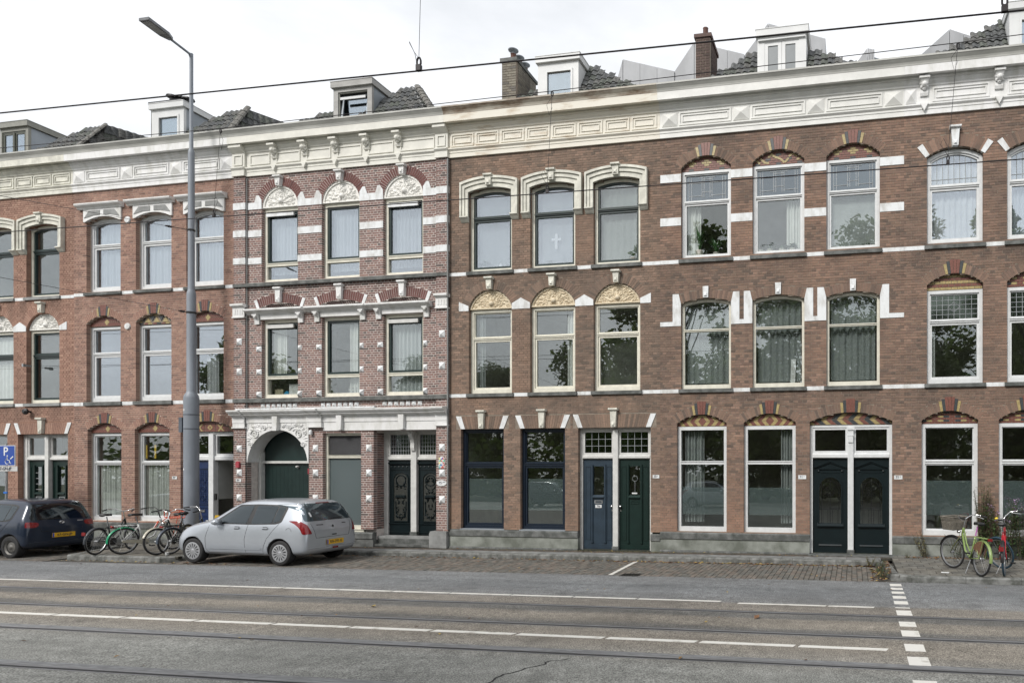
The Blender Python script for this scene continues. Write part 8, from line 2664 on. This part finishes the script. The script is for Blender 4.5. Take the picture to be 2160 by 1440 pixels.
def tall_weed(loc, h_, spread, ns, label, group, lm=LEAFG, flowers=True, seed=1, ll=0.11, bend=0.0):
    rr = random.Random(seed)
    root = thing('wild_plant', label, 'plant', loc, group)
    p0 = Vector(loc)
    sb, lb, fb = MB(), MB(), MB()
    for k in range(ns):
        an = rr.uniform(0, 2 * PI); hh = h_ * rr.uniform(0.6, 1.0)
        base = p0 + Vector((math.cos(an), math.sin(an), 0)) * spread * 0.35 * rr.random()
        tip = base + Vector((math.cos(an) * spread * rr.uniform(0.3, 1.0) + bend * hh, math.sin(an) * spread * 0.5 * rr.random(), hh))
        mid = base.lerp(tip, 0.5) + Vector((0, 0, hh * 0.05))
        sb.tube([base, mid, tip], [0.006, 0.005, 0.003], 4)
        n = int(hh / 0.035)
        for q in range(n):
            f = 0.08 + 0.92 * q / n
            p = base.lerp(mid, f * 2) if f < 0.5 else mid.lerp(tip, f * 2 - 1)
            a = rr.uniform(0, 2 * PI)
            leaf(lb, p, (math.cos(a), math.sin(a), rr.uniform(-0.1, 0.5)), ll * rr.uniform(0.6, 1.2) * (1.15 - 0.6 * f), ll * 0.2)
        if flowers:
            for q in range(5):
                leaf(fb, tip + Vector((rr.uniform(-0.04, 0.04), rr.uniform(-0.04, 0.04), rr.uniform(-0.06, 0.04))), (rr.uniform(-1, 1), rr.uniform(-1, 1), 0.4), 0.05, 0.018)
    sb.build('stem', BARK, root)
    o = lb.build('leaves', lm, root, recalc=False); o['kind'] = 'stuff'
    if flowers:
        o = fb.build('flowers', FLOW, root, recalc=False); o['kind'] = 'stuff'
    return root
zr = gz(3) + KERB
tall_weed((2.92, 15.82, zr), 1.75, 0.24, 22, 'tall leafy weed growing up the wall between the two right windows', 'weeds along the right hand wall', seed=3, flowers=False)
tall_weed((3.35, 15.75, zr), 1.35, 0.42, 30, 'tall purple flowering plant growing behind the red bicycle', 'weeds along the right hand wall', seed=5)
tall_weed((3.75, 15.7, zr), 1.4, 0.38, 24, 'flowering plant at the right edge behind the red bicycle', 'weeds along the right hand wall', seed=6)
tall_weed((1.62, 15.85, zr), 0.62, 0.3, 9, 'dry yellowish plant leaning on the plinth left of the lime green bicycle', 'weeds along the right hand wall', LEAFD, False, 7, 0.09, -0.35)
tall_weed((2.35, 15.8, zr), 0.6, 0.35, 14, 'grey green herb growing behind the lime green bicycle', 'weeds along the right hand wall', mat('grey_green_leaf', (0.10, 0.14, 0.10), 0.7, var=0.15), False, 8, 0.07)
tall_weed((0.56, 14.35, gz(0.5)), 0.30, 0.14, 9, 'small green weed at the end of the parking bay beside the kerb', 'weeds at the end of the parking bay', LEAFG, False, 9, 0.08)
tall_weed((0.57, 13.55, gz(0.5)), 0.22, 0.22, 12, 'low spreading weed at the front corner of the parking bay', 'weeds at the end of the parking bay', LEAFG, False, 10, 0.08)
tall_weed((0.38, 15.02, gz(0.5)), 0.26, 0.12, 8, 'brownish weed in the inner corner of the parking bay', 'weeds at the end of the parking bay', LEAFD, False, 11, 0.07)
tall_weed((1.25, 15.75, gz(1.2) + KERB), 0.12, 0.10, 5, 'tiny green weed on the pavement right of the black doors', 'weeds along the right hand wall', LEAFG, False, 12, 0.06)
# ground creepers at the foot of the doors
b = MB(); rr = random.Random(5)
for k in range(620):
    x = rr.uniform(-7.1, -4.7) if k < 330 else rr.uniform(-10.6, 0.9)
    y = D - rr.uniform(0.02, 0.10) - 0.03
    a = rr.uniform(0, 2 * PI)
    leaf(b, (x, y, gz(x) + KERB - 0.01), (math.cos(a), math.sin(a), rr.uniform(0.1, 0.9)), rr.uniform(0.02, 0.06), 0.008)
o = b.build('moss_and_grass', LEAFD, None, recalc=False); o['kind'] = 'stuff'; o['label'] = 'thin moss and grass along the foot of the walls'
# fallen leaves
LM = tint_mat('dead_leaf', 0.8, 30, 0.7)
LC = [(0.24, 0.13, 0.07), (0.17, 0.09, 0.05), (0.30, 0.20, 0.10), (0.13, 0.075, 0.045), (0.42, 0.32, 0.11)]
b = MB()
def dead(x, y, z, s_, c):
    a = rr.uniform(0, 2 * PI); u = Vector((math.cos(a), math.sin(a), 0)); v = Vector((-u.y, u.x, 0)); n_ = Vector((0, 0, 1))
    p = Vector((x, y, z + 0.004)); cu = rr.uniform(0.15, 0.5)
    V = [p - u * s_, p - u * s_ * 0.2 + v * s_ * 0.5 + n_ * s_ * cu, p + u * s_ * 0.9 + n_ * s_ * cu * rr.uniform(0, 1.2), p - u * s_ * 0.2 - v * s_ * 0.5 + n_ * s_ * cu * 0.6, p + n_ * 0.003]
    b.add([tuple(q) for q in V], [(0, 1, 4), (1, 2, 4), (2, 3, 4), (3, 0, 4)], c)
for k in range(560):
    x = 0.45 - abs(rr.gauss(0, 4.6)) if k < 420 else rr.uniform(-16, 0.5)
    if x < -16: continue
    y = 15.10 - abs(rr.gauss(0, 0.07))
    dead(x, y, gz(x), rr.uniform(0.025, 0.055), rr.choice(LC))
for k in range(150):
    x = rr.uniform(0.35, 0.75); y = rr.uniform(13.1, 15.1); dead(x, y, gz(x) + (KERB if x > 0.66 else 0.0), rr.uniform(0.03, 0.055), rr.choice(LC))
for k in range(120):
    x = rr.uniform(1.2, 3.6); y = 15.85 - abs(rr.gauss(0, 0.12)); dead(x, y, gz(x) + KERB, rr.uniform(0.03, 0.055), rr.choice(LC[:3]))
for k in range(70):
    x = rr.uniform(-16, 0.6); dead(x, rr.uniform(15.6, 16.02), gz(x) + KERB - 0.005, rr.uniform(0.025, 0.045), rr.choice(LC))
for k in range(40):
    x = rr.uniform(-16, 0.4); dead(x, rr.uniform(13.1, 14.9), gz(x), rr.uniform(0.025, 0.045), rr.choice(LC))
for k in range(70):
    x = rr.uniform(-19.5, -14.5); dead(x, 13.32 - abs(rr.gauss(0, 0.08)), gz(x), rr.uniform(0.025, 0.05), rr.choice(LC))
for k in range(60):
    x = rr.uniform(-23, -19.3); dead(x, rr.uniform(14.2, 15.1), gz(x), rr.uniform(0.03, 0.05), rr.choice(LC))
for k in range(60):
    x = rr.uniform(-22, 3); dead(x, rr.uniform(5.2, 12.8), gz(x) + 0.003, rr.uniform(0.02, 0.04), rr.choice(LC[2:]))
o = b.build('fallen_leaves', LM, None, recalc=False); o['kind'] = 'stuff'; o['label'] = 'dry brown and yellow leaves scattered along the kerb'
for (x, y, s_, c, lab) in ((-1.39, 9.62, 0.085, LC[0], 'brown leaf standing up on the tram lane'), (-7.6, 9.45, 0.075, LC[4], 'yellow leaf lying between the far tram rails')):
    b = MB(); dead(x, y, gz(x) + 0.003, s_, c)
    tag(b.build('fallen_leaf', LM), lab, 'leaf', 'single leaves on the road')
b = MB(); b.lathe([(0.0, 0), (0.03, 0), (0.04, 0.085), (0.042, 0.09), (0.036, 0.088), (0, 0.02)], (-16.62, 13.55, gz(-16.6) + KERB), 'z', 14); b.lathe([(0.0378, 0.045), (0.0392, 0.06)], (-16.62, 13.55, gz(-16.6) + KERB), 'z', 14)
tag(b.build('paper_cup', WHITEB, None, smooth=True), 'small white paper cup on the pavement in front of the silver car', 'cup')
b = MB(); b.slab([(1.70, 13.58), (1.85, 13.55), (1.87, 13.66), (1.72, 13.68)], gz(1.8) + KERB, gz(1.8) + KERB + 0.006)
tag(b.build('paper_scrap', WHITEB), 'white paper scrap lying on the pavement by the lime green bicycle', 'litter')
b = MB(); b.prism([(-18.02, 0.0), (-17.55, 0.0), (-17.72, 0.85), (-17.85, 0.85)], 15.62, 15.66)
b.v = [(p[0] + 0.30, p[1], p[2] + gz(-17.5) + KERB) for p in b.v]
YB_ = mat('yellow_board', (0.60, 0.38, 0.03), 0.5)
yb = b.build('warning_board', YB_)
tag(yb, 'yellow warning board standing behind the lamp post by the blue door', 'board')

# ------------------------------------------------------------------ behind the windows
def floor_label(z): return {3: 'top floor', 2: 'middle floor', 1: 'ground floor'}[z]
yc = D + 0.28
CU = []
VEIL = film_mat('grey_veil_cloth', (0.42, 0.46, 0.46), 0.38)
def cur(x0, x1, z0, z1, m_, lab, waves=6, amp=0.025, taper=0.0):
    o = ledged_curtain(x0, x1, z0, z1, yc, m_, lab, 'curtains and blinds', waves, amp, taper=taper, seed=len(CU) + 1); CU.append(o)
for i, w_ in enumerate(('left', 'right')):
    a, c = G2[i]
    cur(a + 0.1, c - 0.06, ZB1 + 0.1, 2.40, CURT, 'long white curtain filling the %s ground floor window behind the bicycles' % w_, 11, 0.03)
nth = {0: 'left', 1: 'middle', 2: 'right'}
hn = {1: 'leftmost house', 2: 'hooded house', 3: 'gateway house', 4: 'rusty house', 5: 'banded house', 6: 'rightmost house'}
def win_lab(k, i, fl, what): return '%s, %s %s window of the %s' % (what, nth[i], floor_label(fl), hn[k])
for i in range(3):
    a, c = COLS[2][i]
    cur(a + 0.1, c - 0.1, ZB3 + 0.12, 9.6, NET, win_lab(2, i, 3, 'pale net curtain'), 9, 0.02)
    a, c = COLS[3][i]
    cur(a + 0.1, c - 0.1, ZB3 + 0.3, 9.55, NET, win_lab(3, i, 3, 'thin net curtain'), 9, 0.02)
    a, c = COLS[6][i]
    cur(a + 0.1, c - 0.1, ZB3 + 0.12, 9.5, NET if i else CURT, win_lab(6, i, 3, 'white net curtain'), 8, 0.02)
a, c = COLS[3][0]; cur(a + 0.12, a + 0.55, 4.95, 6.3, CURT, win_lab(3, 0, 2, 'white curtain drawn to the left'), 4, 0.03)
a, c = COLS[3][1]; cur(c - 0.55, c - 0.12, 4.35, 6.4, CURT, win_lab(3, 1, 2, 'white curtain drawn to the right'), 4, 0.03)
a, c = COLS[3][2]; cur(a + 0.1, c - 0.12, 4.35, 6.4, NET, win_lab(3, 2, 2, 'dark veil curtain'), 8, 0.03)
a, c = COLS[4][0]; cur(a + 0.12, a + 0.33, 4.35, 6.4, CURTG, win_lab(4, 0, 2, 'beige curtain at the left edge'), 3, 0.03)
a, c = COLS[4][1]; cur(c - 0.34, c - 0.1, 4.35, 6.4, CURT, win_lab(4, 1, 2, 'beige curtain at the right edge'), 3, 0.03)
BLIND = mat('blind_slat_paint', (0.22, 0.23, 0.21), 0.5)
a, c = COLS[4][2]
bl = thing('venetian_blind', win_lab(4, 2, 2, 'fine slatted venetian blind'), 'blind', ((a + c) / 2, yc, 4.4), 'curtains and blinds')
b = MB(); b.box(a + 0.14, c - 0.14, yc - 0.02, yc + 0.02, 5.58, 5.62); b.build('head_rail', BLIND, bl)
b = MB(); b.box(-0.48, 0.48, -0.012, 0.012, 0, 0.003); sm = b.mesh('slat', BLIND)
for q in range(40): inst(sm, 'slat', bl, ((a + c) / 2, yc, 4.42 + q * 0.029), (0.5, 0, 0))
a, c = COLS[5][0]; cur(a + 0.1, a + 0.45, 7.6, 8.9, CURT, win_lab(5, 0, 3, 'pale curtain drawn to the left'), 4, 0.03)
a, c = COLS[5][1]; cur(c - 0.46, c - 0.1, 7.6, 8.9, CURT, win_lab(5, 1, 3, 'white curtain drawn to the right'), 5, 0.03)
a, c = COLS[5][2]; cur(a + 0.1, c - 0.1, 7.6, 9.6, CURTG, win_lab(5, 2, 3, 'grey screen blind'), 2, 0.004)
for i in range(3):
    a, c = COLS[5][i]; cur(a + 0.1, c - 0.1, 4.4, 6.35, VEIL, win_lab(5, i, 2, 'thin grey veil curtain'), 7, 0.03)
    a, c = COLS[4][i]; cur(a + 0.1, c - 0.1, 7.6, 9.55, VEIL, win_lab(4, i, 3, 'thin grey veil curtain'), 6, 0.02)
a, c = G5[0]; cur(a + 0.15, a + 0.65, 0.9, 3.2, CURTG, 'grey curtain in the ground floor window right of the green door', 6, 0.04)
a, c = G5[1]; cur(c - 0.38, c - 0.1, 0.9, 3.2, CURTG, 'grey curtain in the ground floor window left of the black doors', 4, 0.04)
a, c = COLS[6][0]; cur(a + 0.1, a + 0.22, 4.4, 5.7, CURT, win_lab(6, 0, 2, 'white curtain strip at the left edge'), 2, 0.02)
a, c = COLS[1][1]; cur(a + 0.1, c - 0.1, 4.35, 6.3, CURT, win_lab(1, 1, 2, 'white curtain'), 7, 0.02)
a, c = COLS[2][2]; cur(a + 0.4, a + 0.8, 4.4, 5.6, CURT, win_lab(2, 2, 2, 'white curtain hanging straight'), 4, 0.02)

POTW = mat('white_plant_pot', (0.55, 0.53, 0.48), 0.5, var=0.05)
def potted(x, z, hp, rp, leaves, ln, up, label, seed, y=D + 0.24, pm=POTW):
    rr = random.Random(seed)
    r_ = thing('potted_plant', label, 'plant', (x, y, z), 'plants on the window sills')
    b = MB(); b.lathe([(0, 0), (rp * 0.75, 0), (rp, hp * 0.85), (rp * 1.08, hp * 0.86), (rp * 1.08, hp), (rp * 0.9, hp), (0, hp * 0.92)], (x, y, z), 'z', 14); b.build('pot', pm, r_)
    b = MB()
    for k in range(leaves):
        a = rr.uniform(0, 2 * PI); d = Vector((math.cos(a), math.sin(a) * 0.5, up * rr.uniform(0.7, 1.6)))
        l_ = ln * rr.uniform(0.6, 1.0)
        leaf(b, (x, y, z + hp * 0.95), d, l_, l_ * 0.06 + 0.01, 0.15 if up > 1.5 else 0.5)
    o = b.build('leaves', LEAFP, r_, recalc=False); o['kind'] = 'stuff'
    return r_
zs = ZB3 + 0.09
for zz, k_ in ((ZB3, 5), (ZB3, 4), (ZB2, 4), (ZB2, 3), (ZB2, 6), (ZB2, 5)):
    for (a, c) in COLS[k_]: MB().box(a + 0.01, c - 0.01, D + 0.213, D + 0.36, zz + 0.02, zz + 0.085).build('inner_sill', WFRAME, HS[k_])
a = COLS[5][0][0]
potted(a + 0.42, zs, 0.17, 0.10, 16, 0.75, 2.6, 'upright sword leaved plant in a cream pot behind the left top floor window', 1)
potted(a + 0.85, zs, 0.10, 0.08, 40, 0.55, 1.6, 'bushy dark green plant beside the sword leaved plant', 2)
a = COLS[5][1][0]
for q, (dx, n_, l_) in enumerate(((0.16, 4, 0.08), (0.40, 40, 0.40), (0.70, 36, 0.30), (0.96, 36, 0.3))):
    potted(a + dx, zs, 0.10, 0.075, n_, l_, 0.9, 'small potted plant %s, banded house' % ('standing first from the left', 'with spiky leaves second from the left', 'third from the left', 'by the white curtain')[q], 10 + q)
potted(COLS[5][2][0] + 0.95, zs, 0.06, 0.06, 30, 0.22, 0.5, 'dark little plant low behind the grey screen blind', 20)
a = COLS[4][0][0]
potted(a + 0.33, zs, 0.08, 0.07, 26, 0.38, 1.2, 'yellow green plant in the left top floor window of the rusty corniced house', 21)
potted(COLS[4][1][0] + 0.42, zs, 0.06, 0.06, 20, 0.25, 1.0, 'pale flowering plant below the paper cross in the window', 22)
potted(COLS[4][2][0] + 1.0, zs, 0.09, 0.1, 30, 0.3, 0.9, 'round green plant in a white bowl, right top floor window of the rusty house', 23)
potted(COLS[6][0][0] + 1.0, ZB2 + 0.09, 0.06, 0.08, 26, 0.34, 0.8, 'spider plant on the sill of the middle floor, right edge house', 24)
b = MB(); b.prism([(-7.72, 8.02), (-7.66, 8.02), (-7.655, 8.24), (-7.56, 8.235), (-7.56, 8.30), (-7.65, 8.30), (-7.66, 8.42), (-7.72, 8.42), (-7.73, 8.30), (-7.82, 8.30), (-7.82, 8.235), (-7.725, 8.24)], D + 0.20, D + 0.205)
tag(b.build('paper_cross', WHITEB), 'white paper cross hanging in the middle top floor window of the rusty corniced house', 'cross')
b = MB(); b.lathe([(0, 0), (0.05, 0), (0.055, 0.06), (0.04, 0.12), (0.012, 0.16), (0, 0.19)], (COLS[4][0][0] + 0.78, D + 0.26, zs), 'z', 10)
tag(b.build('white_figurine', WHITEB, None, smooth=True), 'small white lantern ornament on the sill of the left top floor window', 'ornament')
b = MB(); b.prism([(-1.53, 4.34), (-1.42, 4.34), (-1.39, 4.95), (-1.51, 4.95)], D + 0.24, D + 0.33)
tag(b.build('tall_vase', WHITEB), 'tall white tapered vase on the middle floor sill of the white banded house', 'vase')
# clutter behind the lower panes of house 3
a = COLS[3][0][0]
tag(MB().box(a + 0.62, a + 1.02, yc, yc + 0.03, 4.36, 4.66).build('cardboard_sheet', WHITEB), 'white board leaning behind the lower left pane of the gateway house', 'board')
tag(MB().box(a + 0.14, a + 0.42, yc, yc + 0.15, 4.36, 4.52).build('storage_box', mat('beige_box', (0.36, 0.32, 0.22), 0.7)), 'beige box behind the lower left pane of the gateway house', 'box')
tag(MB().prism([(a + 0.42, 4.36), (a + 0.60, 4.36), (a + 0.60, 4.44), (a + 0.52, 4.47)], yc, yc + 0.1).build('folded_cloth', mat('bright_blue_cloth', (0.03, 0.28, 0.5), 0.8)), 'bright blue cloth behind the lower left pane of the gateway house', 'cloth')
a = COLS[3][1][0]
bk = thing('book_stack', 'stack of books behind the lower middle pane of the gateway house', 'books', (a + 0.75, yc, 4.36))
for q in range(6): MB().box(a + 0.6 + 0.01 * (q % 3), a + 0.86 - 0.012 * (q % 2), yc, yc + 0.18, 4.36 + q * 0.03, 4.388 + q * 0.03).build('book', mat_cache('bk%d' % (q % 3), lambda: mat('book_cover', [(0.5, 0.5, 0.48), (0.15, 0.16, 0.2), (0.35, 0.33, 0.28)][q % 3], 0.6)), bk)
# yellow pencil-shaped decorations behind the bicycle house window
a = G2[1][0]
for q, dx in enumerate((0.10, 0.42)):
    r_ = thing('hanging_pencil', ['yellow pencil shaped decoration against the left frame of the window', 'yellow pencil shaped decoration hanging free in the window'][q], 'decoration', (a + dx + 0.05, D + 0.24, 2.5), 'pencil decorations')
    MB().box(a + dx, a + dx + 0.06, D + 0.22, D + 0.235, 2.55, 2.95).build('pencil_shaft', mat_cache('pyel', lambda: mat('pencil_yellow', (0.65, 0.42, 0.03), 0.5)), r_)
    MB().box(a + dx, a + dx + 0.06, D + 0.22, D + 0.235, 2.951, 3.06).build('pencil_tip', BLACK, r_)

# ------------------------------------------------------------------ trees across the street (the panes reflect them)
TL = mat('tree_leaf', (0.085, 0.12, 0.05), 0.6, var=0.25, scale=1.2, col2=(0.11, 0.12, 0.045))
_n = TL.node_tree; _b = _n.nodes['Principled BSDF']; _o = _n.nodes['Material Output']
_t = _n.nodes.new('ShaderNodeBsdfTranslucent'); _t.inputs['Color'].default_value = (0.11, 0.16, 0.04, 1)
_m = _n.nodes.new('ShaderNodeMixShader'); _m.inputs['Fac'].default_value = 0.45
_n.links.new(_b.outputs[0], _m.inputs[1]); _n.links.new(_t.outputs[0], _m.inputs[2]); _n.links.new(_m.outputs[0], _o.inputs['Surface'])
TB = mat('tree_bark', (0.07, 0.06, 0.05), 0.9, var=0.2, bump=0.4, bscale=20)
def tree_meshes(seed, H, W, n=7000):
    rr = random.Random(seed)
    b = MB()
    b.tube([(0, 0, 0), (0.1, 0.05, H * 0.2), (0.0, 0.1, H * 0.45), (0.2, 0, H * 0.75)], [0.32, 0.24, 0.18, 0.06], 8)
    cl = []
    for k in range(40):
        a = rr.uniform(0, 2 * PI); f = rr.uniform(0.2, 0.95)
        rad = W * (0.5 if f < 0.8 else 0.3) * rr.uniform(0.4, 1.0)
        p = Vector((math.cos(a) * rad, math.sin(a) * rad, H * f))
        s = Vector((0.05, 0.05, H * max(0.2, f - 0.25)))
        b.tube([s, s.lerp(p, 0.5) + Vector((0, 0, -0.2)), p], [0.08, 0.05, 0.02], 5)
        cl.append((p, rr.uniform(0.9, 1.9)))
    tm = b.mesh('trunk', TB, smooth=True)
    b = MB()
    V, F = [], []
    for k in range(n):
        p, r = rr.choice(cl)
        d = Vector((rr.gauss(0, 1), rr.gauss(0, 1), rr.gauss(0, 0.8))).normalized() * r * rr.uniform(0.35, 1.0)
        c = p + d
        u = Vector((rr.gauss(0, 1), rr.gauss(0, 1), rr.gauss(0, 0.6))).normalized(); v = u.orthogonal().normalized()
        s = rr.uniform(0.16, 0.32)
        i = len(V)
        V += [tuple(c - u * s), tuple(c + v * s * 0.55), tuple(c + u * s), tuple(c - v * s * 0.55)]
        F.append((i, i + 1, i + 2, i + 3))
    b.add(V, F)
    return tm, b.mesh('crown', TL, recalc=False)
TMs = [tree_meshes(31, 15.0, 7.5), tree_meshes(32, 12.0, 7.0), tree_meshes(33, 21.5, 10.0, 8000)]
rr = random.Random(77)
spots = [(-60, -24), (-50, -20), (-42, -27), (-33, -25), (-24, -26), (-17, -22), (-11.0, -9.5), (-7, -21), (-3.2, -10.2), (1, -19), (2.5, -9.6), (6, -24), (10.5, -10.5), (13, -20), (20, -12), (22, -24), (-29, -36), (-12, -35), (4, -36), (-46, -38), (17, -36)]
kinds = [0, 1, 0, 1, 1, 0, 2, 1, 0, 0, 2, 1, 2, 0, 1, 0, 0, 0, 0, 0, 0]
t = thing('park_trees', 'leafy park trees across the road, seen as dark reflections in the panes', None, (0, -20, 0))
t['kind'] = 'stuff'
for i, (x, y) in enumerate(spots):
    tm, cm_ = TMs[kinds[i]]
    s = rr.uniform(0.88, 1.1)
    an = rr.uniform(0, 6)
    inst(tm, 'trunk', t, (x, y, gz(x) - 0.3), (0, 0, an), (s, s, s)); inst(cm_, 'crown', t, (x, y, gz(x) - 0.3), (0, 0, an), (s, s, s))
hb = MB()
V, F = [], []
for k in range(14000):
    x = rr.uniform(-70, 40); c = Vector((x, -17 + rr.gauss(0, 1.2) + 0.7 * math.sin(x * 0.4), abs(rr.gauss(0, 2.3)) + 0.1))
    u = Vector((rr.gauss(0, 1), rr.gauss(0, 1), rr.gauss(0, 0.6))).normalized(); v = u.orthogonal().normalized(); s = rr.uniform(0.22, 0.42)
    i = len(V); V += [tuple(c - u * s), tuple(c + v * s * 0.6), tuple(c + u * s), tuple(c - v * s * 0.6)]; F.append((i, i + 1, i + 2, i + 3))
hb.add(V, F)
o = hb.build('shrub_border', TL, None, recalc=False); o['kind'] = 'stuff'; o['label'] = 'shrubbery along the park edge across the road'
